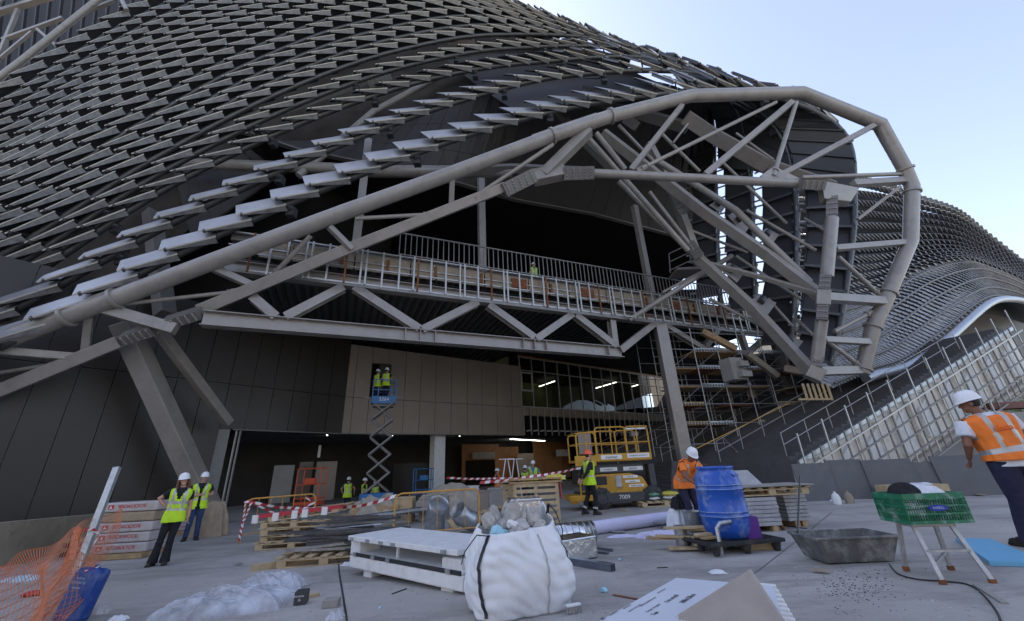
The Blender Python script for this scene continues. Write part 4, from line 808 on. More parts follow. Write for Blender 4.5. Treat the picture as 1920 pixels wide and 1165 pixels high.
    if near:
        for s in (-1, 1):
            MB().ell(hd(s*.029,-.0885,.012), (.0125,.006,.0075), 8, 6, HR).build('eye', M['ink'], root, smooth=True); MB().tube([hd(s*.014,-.098,.032), hd(s*.032,-.097,.037), hd(s*.046,-.086,.031)], .004, 5).build('eyebrow', M['hair_dark'], root)
        MB().tube([hd(-.026,-.084,-.056), hd(0,-.093,-.060), hd(.026,-.084,-.056)], [.003,.0055,.003], 6).build('mouth', M['white'] if hair == 'long' else M['ink_red'], root)
    # trousers
    t = MB(); t.ell(V((0,0,.92))+hipoff, (.165*bulk,.12*bulk,.12), 14, 8)
    for i in (0, 1):
        an2 = an[i]+V((0,0,-.035)); t.tube([hp[i]+V((0,0,.02)), hp[i].lerp(kn[i], .5), kn[i], kn[i].lerp(an2, .5), an2], [.100*bulk,.088*bulk,.068*bulk,.062*bulk+flare*.35,.062+flare], 14)
        for q in range(3): c = kn[i].lerp(an2, .15+q*.28); t.ell(c+V((0,-.01,0)), (.068+flare*.3,.066+flare*.3,.022), 10, 6)
    remesh(t.build('trousers', M[legs], root), vox, 2)
    if tapeshin:
        for i in (0, 1): c = an[i].lerp(kn[i], .2); c2 = an[i].lerp(kn[i], .32); MB().tube([c, c2], .077, 14).build('reflective_band', M['reflect'], root, smooth=True)
    # shoes
    for i in (0, 1):
        fy = math.radians(P.get('footyaw'+'LR'[i], (-12, 12)[i])); R = Matrix.Rotation(fy, 3, 'Z'); s_ = MB(); a = an[i]; z = a.z-.085
        s_.ell(V((a.x,a.y,z+.055))+R@V((0,-.03,0)), (.048,.10,.055), 12, 8, R); s_.ell(V((a.x,a.y,z+.04))+R@V((0,-.12,0)), (.050,.07,.042), 12, 8, R); s_.box(V((a.x,a.y,z+.014))+R@V((0,-.05,0)), (.092,.26,.028), R=R)
        remesh(s_.build('shoe', M['hair_dark'], root), .012, 1)
    # shirt
    s_ = MB(); seg = 32
    def ring(z, off=0):
        a, d, yo = tr_at(z); return [bend(((a*bulk+off)*math.copysign(abs(math.cos(q))**.85, math.cos(q)), yo+(d*bulk+off)*math.copysign(abs(math.sin(q))**.85, math.sin(q)), z)) for q in [2*math.pi*j/seg for j in range(seg)]]
    zz = [.86, .95, 1.0, 1.05, 1.1, 1.15, 1.2, 1.25, 1.3, 1.35, 1.39, 1.43, 1.46, 1.485]; vs = [p for z in zz for p in ring(z)]
    s_.add(vs, [(i*seg+j, i*seg+(j+1) % seg, (i+1)*seg+(j+1) % seg, (i+1)*seg+j) for i in range(len(zz)-1) for j in range(seg)]+[tuple(range(seg))[::-1], tuple(range((len(zz)-1)*seg, len(zz)*seg))])
    for i in (0, 1):
        f = .62 if not longsleeve else 1; e = sh[i].lerp(el[i], f); pts = [sh[i]+V((0,0,.0)), sh[i].lerp(e, .5), e]; rr = [.072,.070,.066]
        if longsleeve: pts += [el[i].lerp(wr[i], .5), el[i].lerp(wr[i], .95)]; rr = [.072,.064,.052,.047,.040]
        s_.tube(pts, [x*bulk for x in rr], 12)
        for q in range(2): s_.ell(sh[i].lerp(e, .35+.4*q), (.074*bulk,.07*bulk,.02), 10, 6)
    remesh(s_.build('shirt', M[shirt], root), vox, 1)
    # vest
    if vest:
        z0 = hem; nz = int((1.475-z0)/.02); zl = [z0+(1.475-z0)*i/nz for i in range(nz+1)]; seg2 = 64; vb = MB(); rows = []
        for z in zl:
            a, d, yo = tr_at(max(z, .88)); a *= bulk; d *= bulk; fl = .03+.03*max(0, 1.05-z)*3; wob = lambda q: .006*math.sin(q*9+z*22)+.004*math.sin(q*17-z*13)
            rows.append([bend(((a+fl+wob(q))*math.copysign(abs(math.cos(q))**.8, math.cos(q)), yo+(d+fl+wob(q+1))*math.copysign(abs(math.sin(q))**.8, math.sin(q)), z)) for q in [2*math.pi*j/seg2 for j in range(seg2)]])
        vs = [p for r in rows for p in r]; fs = []; ms = []
        for i in range(nz):
            z = (zl[i]+zl[i+1])/2; a, d, yo = tr_at(max(z, .88)); 
            for j in range(seg2):
                q = 2*math.pi*(j+.5)/seg2; x = (a*bulk+.03)*math.copysign(abs(math.cos(q))**.8, math.cos(q)); front = math.sin(q) < 0
                if abs(math.cos(q)) > .955 and 1.20 < z: continue                      # arm holes
                if z > 1.44 and abs(x) < .075: continue
                if front and open_v and z > 1.22 and abs(x) < (z-1.22)*.42: continue
                if front and vestopen and abs(x) < .055+.03*math.sin(z*4): continue
                mi = 0
                if 1.02 < z < 1.07 or (vcol != 'one' and 1.19 < z < 1.235 and False): mi = 1
                if z >= 1.07 and .075 < abs(x) < .125: mi = 1
                if vcol == 'double' and 1.15 < z < 1.20: mi = 1
                fs.append((i*seg2+j, i*seg2+(j+1) % seg2, (i+1)*seg2+(j+1) % seg2, (i+1)*seg2+j)); ms.append(mi)
        vb.add(vs, fs); vb.m = ms; o = vb.build('vest', [M[vest], M['reflect']], root, smooth='all'); md = o.modifiers.new('s', 'SOLIDIFY'); md.thickness = .008
        bm = bmesh.new(); bm.from_mesh(o.data); bmesh.ops.delete(bm, geom=[v for v in bm.verts if not v.link_faces], context='VERTS'); bm.to_mesh(o.data); bm.free()
        if logo:
            def warp(v):
                x, z = -v.x*1.0, 1.275+v.y; a, d, yo = tr_at(z); a = a*bulk+.034; d = d*bulk+.034; c = min(.99, abs(x)/a)**(1/.8); y = yo+d*(max(0, 1-c*c)**.5)**.8+.008+v.z; return bend((x, y, z))
            text(logo, .095, None, (1,0,0), (0,0,1), M['ink_red'], root, 'logo', .002, warp)
            text(logo, .075, None, (1,0,0), (0,0,1), M['hiorange'], root, 'logo_fill', .0045, lambda v: warp(V((v.x*1.25, v.y, v.z+.002))))
    # hair
    if hair == 'short' or hair == 'long':
        hb = MB(); hb.ell(hd(0,.022,.03), (.08,.09,.098), 14, 10, HR)
        if hair == 'long':
            rr = random.Random(4)
            for q in range(46):
                s = -1 if q % 2 else 1; a = rr.uniform(.1, 1.25); x0, y0 = s*.082*math.cos(a*.6), -.035+.10*math.sin(a*1.1)*.9; L = rr.uniform(.27,.38); fx_ = s*(.085+rr.uniform(0,.05)); yb = y0*.8-.02; ph = rr.uniform(0, 6)
                hb.tube([hd(x0, y0, .05)]+[hd(lerp(x0, fx_, t)+.013*math.sin(ph+t*11), lerp(y0, yb, t)+.012*math.cos(ph+t*9), .05-t*L) for t in (.2,.4,.6,.8,1)], [.014,.02,.022,.02,.017,.008], 6)
        remesh(hb.build('hair', M['hair'] if hair == 'long' else M['hair_dark'], root), .011, 0)
    if hair == 'beard': pass
    if helmet:
        hm = MB(); prof = [(.001,.128),(.03,.127),(.06,.118),(.088,.095),(.108,.055),(.116,.015),(.118,-.002),(.124,-.006),(.124,-.012),(.112,-.012)]; n = len(prof); sg = 28; vs = []
        for i, (r, z) in enumerate(prof):
            for j in range(sg):
                a = 2*math.pi*j/sg; x, y = r*.90*math.cos(a), r*1.08*math.sin(a)
                if i >= 6 and y < 0: y *= 1+.20*(-math.sin(a))**2 ; z2 = z-.010*(-math.sin(a))
                else: z2 = z
                ridge = .004 if abs(x) < .02 and i < 5 else 0
                vs.append(hd(x, y+.006, z2+.038+ridge))
        hm.add(vs, [(i*sg+j, i*sg+(j+1) % sg, (i+1)*sg+(j+1) % sg, (i+1)*sg+j) for i in range(n-1) for j in range(sg)]); o = hm.build('helmet', M[helmet], root, smooth='all')
    root.scale = (k, k, k); root.location = V(loc); root.rotation_euler = (0, 0, yaw); return root, wr
def at_ground(x, y): return Gg(x, y)
# the visitors on the left
person('young woman with long brown hair, yellow hi-vis vest, black flared trousers, hand on hip', Gg(301,1060)+V((0,0,0)), math.radians(30), 1.70,
  dict(side=4, hip=(.03,0,0), elbowL=(-.22,.05,-.15), wristL=(.15,-.06,-.15), handL=(.8,.1,-.4), elbowR=(.04,.03,-.28), wristR=(.02,-.06,-.24), kneeL=(-.10,-.02,.49), ankleL=(-.16,.03,.085), kneeR=(.07,-.04,.49), ankleR=(.05,-.03,.085), head_roll=-8, head_yaw=10),
  shirt='blackcloth', legs='blackcloth', hair='long', flare=.035, bulk=.93, vcol='double')
person('man in open yellow vest, black T-shirt and jeans standing behind the woman', Gg(356,1014), math.radians(38), 1.80,
  dict(elbowL=(-.08,.0,-.27), wristL=(.16,-.17,.02), handL=(.7,-.6,.1), thumbL=(0,0,1), elbowR=(.10,.02,-.26), wristR=(-.20,-.15,.02), handR=(-.8,-.4,0), thumbR=(0,0,1), ankleL=(-.13,.05,.085), ankleR=(.12,-.02,.085), head_roll=4),
  shirt='blackcloth', legs='jeans', hair='short', vestopen=True, bulk=1.06)
# big worker at the right edge
hp_ = Gz(1810, 726, 2.04); bw = V((hp_.x-.10, hp_.y-.24, gz(hp_.x, hp_.y)))
person('big worker seen from behind in an orange vest with printed back, right edge', bw, math.radians(168), 1.99,
  dict(lean=7, side=7, head_yaw=55, head_pitch=6, elbowL=(-.10,.03,-.27), wristL=(.02,-.12,-.22), elbowR=(.085,.04,-.27), wristR=(-.07,-.17,-.15), handR=(-.3,-.6,-.6), thumbR=(0,0,1), ankleL=(-.22,.05,.085), kneeL=(-.16,-.03,.5), ankleR=(.14,-.1,.085)),
  vest='hiorange', shirt='whitecloth', legs='navy', skin='skin_tan', hair='short', open_v=True, bulk=1.30, hem=.93, logo='alaoa')
# worker with orange helmet, walking right
person('walking worker in orange helmet and yellow vest, hands behind his back', Gg(1112,966), math.radians(105), 1.80,
  dict(lean=4, elbowL=(-.05,.16,-.24), wristL=(.10,.12,-.2), elbowR=(.05,.16,-.24), wristR=(-.10,.12,-.2), kneeL=(-.09,-.10,.49), ankleL=(-.09,-.04,.085), kneeR=(.09,.06,.50), ankleR=(.09,.24,.11), head_yaw=10),
  shirt='blackcloth', legs='blackcloth', helmet='helmet_red', skin='skin', hair='short', longsleeve=True, tapeshin=True)
# bending man
person('worker in orange vest and white helmet bending forward behind the blue drum', (lambda p: V((p.x+.10, p.y+.52, gz(p.x, p.y))))(W(1286, 838, 8.6)), math.radians(14), 1.74,
  dict(lean=44, head_pitch=18, hip=(0,.14,0), elbowL=(-.08,-.12,-.24), wristL=(.10,-.18,-.14), elbowR=(.08,-.12,-.24), wristR=(-.06,-.2,-.14)),
  vest='hiorange', shirt='hiorange', legs='navy', skin='skin_tan', hair='short')
# distant workers
def dp(lab, px, head_y, Y, yaw, **k):        # px of helmet top, depth
    p = W(px, head_y, Y); hh = k.pop('h', 1.76); z = k.pop('z', None); z = p.z-hh-.07 if z is None else z; return person(lab, V((p.x, p.y, z)), yaw, hh, near=False, **k)
dp('worker in yellow vest seen from behind in the hall left of the scissor lift', 655, 893, 22.6, math.radians(180), P=dict(elbowL=(-.18,0,-.2), wristL=(.05,-.1,-.2), elbowR=(.18,0,-.2), wristR=(-.05,-.1,-.2)), shirt='darkgrey' , legs='navy')
dp('dim worker in yellow vest just left of the scissor legs', 685, 895, 24, math.radians(120), legs='navy'); dp('dim worker in yellow vest just behind the scissor legs', 705, 900, 25, math.radians(200), legs='navy')
dp('worker in yellow vest and white helmet, back turned, behind the pallet wall', 984, 871, 21, math.radians(165), legs='navy', shirt='blackcloth')
dp('half hidden worker whose white helmet shows between two others by the pallet wall', 993, 874, 21.8, math.radians(0), legs='navy', shirt='blackcloth')
dp('worker in teal shirt and open yellow vest with his arm out behind the pallet wall', 999, 862, 20.5, math.radians(-10), P=dict(lean=6, elbowR=(.14,-.02,-.24), wristR=(.10,-.14,-.16)), legs='jeans', shirt='tealcloth', vestopen=True)
dp('worker in an orange vest half hidden left of the white trestle', 932, 877, 24, math.radians(90), vest='hiorange', legs='navy')
dp('tiny worker in yellow vest standing behind the terrace railing', 998, 468, 19.5, math.radians(20), z=10.02, h=1.7, legs='navy')
dp('small worker in white helmet on the scaffold platform', 1404, 717, 23.5, math.radians(0), vest=None, shirt='concrete', legs='navy', h=1.7)
# =====================================================================  SITE OBJECTS
def mpp(p): return (V(p)-CAM).dot(fw)/F           # metres per photo pixel at a point
def rot(a): return Matrix.Rotation(a, 3, 'Z')
def put(root, loc, rz=0, scale=None): root.location = V(loc); root.rotation_euler = (0, 0, rz); root.scale = (scale,)*3 if scale else (1,1,1); return root
O0 = V((0,0,0))
# ---------- pallets
def pallet(label, mt='wood', group=None, broken=0):
    r = thing('pallet', O0, label, 'pallet', group)
    for i in range(7): MB().box((-.6+i*.2, 0, .133), (.095,.8,.022)).build('top_board', M[mt], r)
    for y in (-.35, 0, .35):
        MB().box((0,y,.105), (1.2,.09,.022)).build('stringer', M[mt], r); MB().box((0,y,.011), (1.2,.09,.022)).build('bottom_board', M[mt], r)
        for x in (-.55, 0, .55): MB().box((x,y,.058), (.12,.09,.07)).build('block', M[mt], r)
    return r
pal0 = pallet('top timber pallet of the left stack, carrying the red edged boards', 'wood_pale', 'timber pallets')
pA = Gg(565, 1022); PG = 'timber pallets'
put(pal0, pA+V((0,0,.56)), .12); setp(pal0, 'topmost light timber pallet, tipped over the stack left of the metal profiles')
for i, (dx, dy, z, rz, l) in enumerate(((-.05,0,0,.1,'bottom pallet of the stack left of the metal profiles'),(.04,.02,.147,.02,'second pallet from the bottom in the left stack'),(-.02,.05,.294,.15,'third pallet from the bottom in the left stack'),(.0,0,.43,-.03,'fourth pallet from the bottom in the left stack, under the topmost one'))):
    dup(pal0, pA+V((dx,dy,z)), rz, l, PG)
put(pal0, pA+V((.35,.05,.60)), .03, 1.15); pal0.rotation_euler = (0, math.radians(-5), .03)
for o_ in bpy.data.objects:
    if o_.name.startswith('pallet') and o_.parent is None and o_ != pal0: o_.scale = (1.3,1.25,1.1)
pal0.scale = (1.35,1.2,1.1); pal0.location = pA+V((.15,.05,.64))
pB = Gg(622, 1052); dup(pal0, pB, .08, 'timber pallet lying under the bundle of dark metal profiles', PG).scale = (1.3,1.1,1.15)
dup(pal0, Gg(905, 985), .5, 'pale pallet leaning among the rubble left of the foil ducts', PG).rotation_euler = (.35,-.15,.5)
dup(pal0, Gg(1240, 947), .1, 'pallet under the yellow and green cement bags', PG); dup(pal0, Gg(1222, 885), .1, 'small far pallet by the black post right of the yellow lift', PG)
# long plank / beam in front
def plank(a, b, w_, h_, mt, lab, name='plank', cat='plank', up_=V((0,0,1)), bev=.003):
    return setp(MB().beam(a, b, w_, h_, up_).build(name, M[mt], None, bevel=bev, world=(V(a)+V(b))/2), lab, cat)
def gp(x, y, z=0): p = Gg(x, y); return V((p.x, p.y, p.z+z))
plank(gp(470,1072,.05), gp(605,1052,.05), .12, .1, 'wood_pale', 'short thick timber beam on the ground in front of the pallet with metal profiles')
plank(gp(532,1046,.1), gp(655,1040,.1), .05, .13, 'wood_pale', 'printed timber bearer along the front of the profile pallet')
text('Armored', .06, gp(611,1038,.115)+V((0,-.06,0)), (1,-.02,0), (0,.1,1), M['ink'], None, 'timber_print'); pass
for o in list(bpy.data.objects):
    if o.name == 'timber_print': setp(o, 'small dark stencil on the timber bearer', 'print')
# bundle of profiles
bd = thing('profile_bundle', gp(610,1040,.15), 'heap of dark and silver metal channel profiles spilling over a pallet', 'metal profiles'); rr = random.Random(5)
M['prof'] = mat('dark_profile_metal', (.13,.14,.155), .35, .7, .25, 6); b0 = gp(622,1050,.17)
for i in range(44):
    L = rr.uniform(.9,2.1); a = rr.gauss(-.12,.16); c = b0+V((rr.uniform(-.35,.75), rr.uniform(-.35,.4), .03+.52*rr.random()**1.2*(1-abs(rr.uniform(-.6,.6))))); d = V((math.cos(a), math.sin(a), rr.uniform(-.06,.05)))*L/2
    w_, h_ = rr.choice(((.05,.05),(.07,.03),(.04,.04),(.09,.04))); p, q, u = orth(d); mb = MB(); mb.beam(c-d, c+d, w_, .006); mb.beam(c-d+q*w_/2+u*h_/2, c+d+q*w_/2+u*h_/2, .006, h_); mb.beam(c-d-q*w_/2+u*h_/2, c+d-q*w_/2+u*h_/2, .006, h_); mb.build('profile', M['prof'] if rr.random() < .75 else M['galv'], bd)
bd2 = thing('profile_bundle', gp(780,985,.2), 'second group of long grey profiles lying behind the white boards', 'metal profiles'); c0_ = gp(700,990,.28)
for i in range(9): a = gp(655+rr.uniform(-15,15),1000,.30+rr.uniform(0,.1)); b = gp(800+rr.uniform(-20,20),978,.30+rr.uniform(0,.12)); MB().beam(a, b, .07, .05).build('profile', M['prof'] if i % 2 else M['galv'], bd2)
# ---------- pedestrian barriers (yellow) with tape
M['barrier'] = mat('orange_yellow_barrier_paint', (.60,.30,.06), .5, 0, .15, 6, dirt=(.3,.2,.1), dscale=8, damt=.5)
def barrier(label, a, b, h=1.0, nb=9):
    a, b = V(a), V(b); r = thing('pedestrian_barrier', a, label, 'barrier', 'yellow pedestrian barriers'); u = V((0,0,1)); d = (b-a).normalized(); c = .14
    MB().tube([a, a+u*(h-c), a+u*(h-c*.3)+d*c*.3, a+u*h+d*c, b+u*h-d*c, b+u*(h-c*.3)-d*c*.3, b+u*(h-c), b], .021, 8).build('frame', M['barrier'], r, smooth=True)
    MB().tube([a+u*.18, b+u*.18], .014, 6).build('bottom_rail', M['barrier'], r)
    for i in range(1, nb): p = a.lerp(b, i/nb); MB().tube([p+u*.18, p+u*(h-.01)], .008, 6).build('bar', M['barrier'], r)
    for p in (a, b): n = V((-d.y, d.x, 0)); MB().tube([p-n*.25+u*.02, p+n*.25+u*.02], .016, 6).build('foot', M['barrier'], r)
    return r
bl0, bl1 = gp(455,997), gp(583,1000); bl0 = W(452,997,12.0); bl0.z = gz(bl0.x, bl0.y); bl1 = W(584,996,13.2); bl1.z = gz(bl1.x, bl1.y)
barrier('yellow barrier wound with red and white tape, left of the pallet stack', bl0, bl1, 1.05, 6)
br0 = W(738,988,10.3); br0.z = gz(br0.x, br0.y); br1 = W(898,975,10.6); br1.z = gz(br1.x, br1.y)
barrier('yellow barrier behind the galvanised duct elbows', br0, br1, 1.02, 6)
def tape(pts, lab, w_=.07, seg=.16):
    P = [V(p) for p in pts]; mb = MB(); q = []
    for a, b in zip(P[:-1], P[1:]):
        n = max(2, int((b-a).length/seg)); q += [a.lerp(b, i/n)-V((0,0,.10*(b-a).length*.12*math.sin(math.pi*i/n))) for i in range(n)]
    q.append(P[-1])
    for i in range(len(q)-1):
        d, s_, u = orth(q[i+1]-q[i]); tw = .5*math.sin(i*.35); e = u*math.cos(tw)*w_/2+s_*math.sin(tw)*w_/2; mb.M = i % 2; sh_ = d*.03; mb.hexa([q[i]-e-sh_, q[i+1]-e-sh_, q[i+1]-e-sh_+s_*.003, q[i]-e-sh_+s_*.003, q[i]+e+sh_, q[i+1]+e+sh_, q[i+1]+e+sh_+s_*.003, q[i]+e+sh_+s_*.003])
    return setp(mb.build('barrier_tape', [M['redtape'], M['whitetape']], None, world=P[0]), lab, 'tape')
tp = [bl0+V((.05,0,1.0)), bl0+V((.9,.1,.80)), br0+V((-.9,.3,.78)), br0+V((0,0,.98)), br0+V((.02,0,1.0)), W(900,905,11), W(1000,893,12.5), W(1080,879,14.0), W(1098,877,14.3)]
tape(tp[:4], 'red and white tape sagging between the two yellow barriers'); tape(tp[5:], 'red and white tape rising from the right barrier to the yellow lift')
tape([W(838,896,15), W(930,897,17), W(1060,893,18)], 'thin farther red and white tape in front of the dark hall')
tape([bl0+V((0,-.03,.05)), bl0+V((.03,-.03,.5)), bl0+V((-.02,-.03,1.0)), bl0+V((.15,-.03,.95)), bl0+V((.02,-.03,.4))], 'crumpled tape wound round the left post of the left barrier', .06, .06)
tape([bl0+V((.2,-.02,.95)), bl0.lerp(bl1,.5)+V((0,-.02,.55)), bl1+V((0,-.02,.8)), bl1+V((-.3,-.02,.95))], 'tape looped across the bars of the left barrier', .05)
# white edged boards with red edge on the pallets
r = thing('edge_board', gp(560,985,.8), 'board with a red edge and white tabs lying on the topmost pallet', 'board'); e0, e1 = W(482,969,7.3), W(640,950,7.5)
MB().beam(e0, e1, .3, .05).build('board', M['redtape'], r)
for t in (.05,.28,.5,.62,.85): p = e0.lerp(e1, t); MB().box(p+V((0,-.16,-.03)), (.09,.03,.12)).build('tab', M['white'], r)
# ---------- tarp covered heaps
def cloth_heap(name, label, cat, c, sx, sy, sz, mt, seed=1, nu=46, nv=34, rough=.14, rz=0, flat=.35):
    rn = random.Random(seed); ph = [(rn.uniform(1.5,5), rn.uniform(1.5,5), rn.uniform(0,6), rn.uniform(.3,1)) for _ in range(9)]; ph2 = [(rn.uniform(8,20), rn.uniform(8,20), rn.uniform(0,6)) for _ in range(7)]
    R = rot(rz); c = V(c); mb = MB()
    def fn(u, v):
        x, y = u*2-1, v*2-1; r_ = max(abs(x)**2.4+abs(y)**2.4, 0)**(1/2.4); h = max(0, 1-r_**3)**.6
        w1 = sum(a*math.sin(f*x*2+g*y*2+p) for f, g, p, a in ph)/5; w2 = sum(abs(math.sin(f*x+g*y+p+w1*2)) for f, g, p in ph2)/7-.6
        z = sz*(h*(flat+(1-flat)*max(0, .75+.5*w1)))+rough*sz*w2*(.4+h)*1.6
        edge = 1+.10*math.sin(math.atan2(y, x)*7+seed)+.05*math.sin(math.atan2(y, x)*17+seed)
        return c + R @ V((x*sx*edge*(1+.04*w2), y*sy*edge, max(.004, z)))
    mb.grid(fn, nu, nv); return setp(mb.build(name, M[mt], None, smooth='all', sub=1, world=c), label, cat)
M['tarp'] = mat('dusty_tarp', (.36,.32,.25), .9, 0, .2, 2, .4, 12, dirt=(.55,.5,.42), dscale=3, damt=.5)
p = Gg(700,985); cloth_heap('covered_heap', 'heap of sacks under a dusty beige sheet between the two barriers', 'tarp', p+V((0,.5,0)), 1.0, .75, .85, 'tarp', 3)
MB().box(p+V((0,.45,.3)), (1.5,1.0,.5)).build('heap_core', M['wood'], None, world=p) and None
for o in list(bpy.data.objects):
    if o.name == 'heap_core': setp(o, 'stacked sacks under the dusty beige sheet', 'sacks')
p = Gg(860,965); cloth_heap('covered_heap', 'second beige sheet heaped behind the galvanised elbows', 'tarp', p+V((-.3,.9,0)), 1.5, .8, .95, 'tarp', 8)
p = Gg(925,950); cloth_heap('covered_heap', 'low grey sheet sagging right of the white paper stack', 'tarp', p+V((.1,.9,0)), 1.0, .7, .5, 'tarp', 12)
r = thing('paper_stack', Gg(880,960), 'stack of white boards standing behind the right end of the barrier', 'stack of boards')
for i in range(9): MB().box(Gg(880,958)+V((rr.uniform(-.03,.03),.8,.05+i*.095)), (.62,.5,.085)).build('board', M['white'], r, bevel=.005)
for px, py, sx, sz_, mt, l in ((760,935,.55,.75,'wood_pale','small timber crate right of the left sheet heap'),(815,905,.9,.7,'concrete','grey box against the hall opening left of the pale pillar'),(930,925,.5,.85,'concrete','tall pale cabinet standing at the hall edge left of the pallet wall'),(908,930,.4,.8,'clad','darker panel beside the tall pale cabinet')):
    p = Gg(px, 958); p = W(px, py+20, 14.5); p.z = gz(p.x, p.y); m_ = MB().box(p+V((0,0,sz_/2)), (sx,.5,sz_)).box(p+V((0,-.26,sz_-.03)), (sx+.03,.02,.05)); setp(m_.build('site_box', M[mt], None, bevel=.01, world=p), l, 'box')
# ---------- galvanised duct elbows
def elbow(label, c, r, a0, ang, R, open_dir=None, n=5):
    t = thing('duct_elbow', c, label, 'duct', 'galvanised duct elbows'); c = V(c); P = []
    for i in range(n+1): a = ang*i/n; P.append(c + R @ V((a0*(1-math.cos(a)), 0, a0*math.sin(a))))
    P = [P[0]-(P[1]-P[0]).normalized()*r*.5]+P
    mb = MB(); mb.tube(P, r, 28, cap=False); mb.build('duct', M['galv'], t, smooth=True, solid=.006)
    for i in (1, 2, len(P)-2): d = (P[min(i+1,len(P)-1)]-P[i-1]).normalized(); MB().tube([P[i]-d*.012, P[i]+d*.012], r*1.03, 28).build('seam', M['galv'], t, smooth=True)
    MB().lathe([(r*.97,-.01),(r*.97,.01)], P[-2]*.2+P[-1]*.8, 28, (P[-1]-P[-2])).build('dark_inside', M['galv_dark'], t) if False else None
    return t
def duct2(label, P, r):
    t = thing('duct_elbow', P[0], label, 'duct', 'galvanised duct elbows'); MB().tube(P, r, 32, cap=False).build('duct', M['galv'], t, smooth=True, solid=.006)
    for i in range(1, len(P)-1): d = (P[i+1]-P[i-1]).normalized(); MB().tube([P[i]-d*.01, P[i]+d*.01], r*1.03, 32).build('seam', M['galv'], t, smooth=True)
    for q, w_ in ((0, 1), (len(P)-1, -1)): d = (P[q+w_]-P[q]).normalized(); MB().tube([P[q]+d*.003, P[q]+d*.02], r*1.025, 32, cap=False).build('rim', M['galv'], t, smooth=True)
p = gp(815,1003); duct2('upright galvanised duct elbow opening towards the upper right', [p, p+V((0,0,.30)), p+V((.02,-.04,.42)), p+V((.08,-.14,.60)), p+V((.14,-.24,.74))], .245)
p = gp(872,1000,.24); duct2('galvanised duct elbow tipped on its side just left of the white bulk bag', [p+V((.24,.16,-.02)), p+V((.08,.06,.05)), p+V((-.06,-.04,.15)), p+V((-.18,-.18,.30))], .225)
# ---------- foam packed door stack
fs = thing('foam_packing', Gg(760,1080), 'rough white foam slab under the white panels on the ground', 'packing foam'); M['foam'] = mat('white_foam', (.78,.77,.74), .9, 0, .05, 6, .5, 60, dirt=(.5,.48,.42), dscale=5, damt=.4)
f0 = Gg(652,1078); f1 = Gg(868,1118); f1b = V((f1.x, f1.y, 0)); ax = (V((f1.x,f1.y,0))-V((f0.x,f0.y,0))); L = ax.length; ax.normalize(); ay = V((-ax.y, ax.x, 0)); f0 = V((f0.x, f0.y, gz(f0.x,f0.y)))
def fb(nm, mt, s0, s1, o0, o1, z0, z1, par, bev=.01):
    return MB().hexa([f0+ax*s0+ay*o0+V((0,0,z0)), f0+ax*s1+ay*o0+V((0,0,z0)), f0+ax*s1+ay*o1+V((0,0,z0)), f0+ax*s0+ay*o1+V((0,0,z0)), f0+ax*s0+ay*o0+V((0,0,z1)), f0+ax*s1+ay*o0+V((0,0,z1)), f0+ax*s1+ay*o1+V((0,0,z1)), f0+ax*s0+ay*o1+V((0,0,z1))]).build(nm, M[mt], par, bevel=bev)
fb('foam_slab', 'foam', .0, L, 0, .95, .10, .26, fs, .02)
for s_ in (.35, L-.45): fb('foam_foot', 'foam', s_, s_+.22, .05, .9, .0, .10, fs)
fb('foam_block', 'foam', L-.42, L-.05, .03, .3, .262, .42, fs, .02); fb('foam_block', 'foam', -.05, .22, .03, .4, .262, .46, fs, .02); fb('foam_block', 'foam', L-.5, L-.1, .65, .9, .262, .42, fs, .02)
dr = thing('panel_unit', f0+ax*L/2+V((0,0,.3)), 'lower flat white panel unit with a black edge strip on the foam slab', 'panel'); fb('panel', 'white', .1, L-.03, .02, .88, .264, .30, dr); fb('edge_strip', 'ink', .1, L-.05, -.005, .018, .262, .305, dr, 0)
for s_ in (.12,.62,1.0,L-.3): fb('clip', 'galv', s_, s_+.09, -.02, -.006, .262, .31, dr, 0)
dr2 = thing('panel_unit', f0+ax*L/2+V((0,0,.5)), 'upper white panel unit with metal catches resting on the foam blocks', 'panel'); fb('panel', 'white', -.02, L-.06, -.04, .92, .465, .53, dr2, .008)
for s_ in (.05,.5,.85,1.15,L-.35): fb('catch', 'galv', s_, s_+.09, -.06, -.042, .47, .515, dr2, .003)
fb('strut', 'foam', L*.45, L*.45+.03, .05, .08, .31, .464, dr2, 0)
# ---------- bulk bag with rubble
bc = Gg(975,1163); bc = V((bc.x, bc.y+.42, gz(bc.x, bc.y+.4))); bag = thing('bulk_bag', bc, 'big full white woven bulk bag with black straps standing in the foreground', 'bulk bag')
M['bag'] = mat('white_woven_bag', (.74,.74,.74), .8, 0, .04, 10, .25, 9, dirt=(.55,.55,.56), dscale=2.5, damt=.35)
BH = 0.72
def bagf(u, v):
    a = 2*math.pi*u; ca, sa = math.cos(a), math.sin(a); sq = 1/(abs(ca)**3.6+abs(sa)**3.6)**(1/3.6); z = v*BH*(1-.10*(.5+.5*math.sin(a*1.0-.6))*v**3) + (v**5)*.23*max(0, math.cos(a-.15))**6 + (v**4)*.10*max(0, math.cos(a-2.7))**8
    rad = .50*(.88+.22*math.sin(math.pi*min(1, v*.95+.02))**.8-.10*v)*(1-(.20*v*v if ca > 0 else .05*v))*(1+.06*math.sin(a*2+1)*(1-v))
    wr_ = .008*math.sin(a*11+v*7)+.012*math.sin(a*5-v*9+1)+.017*(abs(math.sin(a*9+v*15+math.sin(v*9)))-.6)+.013*abs(math.sin(v*19+a*6+2*math.sin(a*4)))+.006*abs(math.sin(a*23-v*11))
    return bc + rot(.32) @ V((ca*sq*(rad+wr_), sa*sq*(rad+wr_)*.86, .015+z))
mb = MB(); mb.grid(bagf, 96, 40); mb.build('bag', M['bag'], bag, smooth='all', solid=.008)
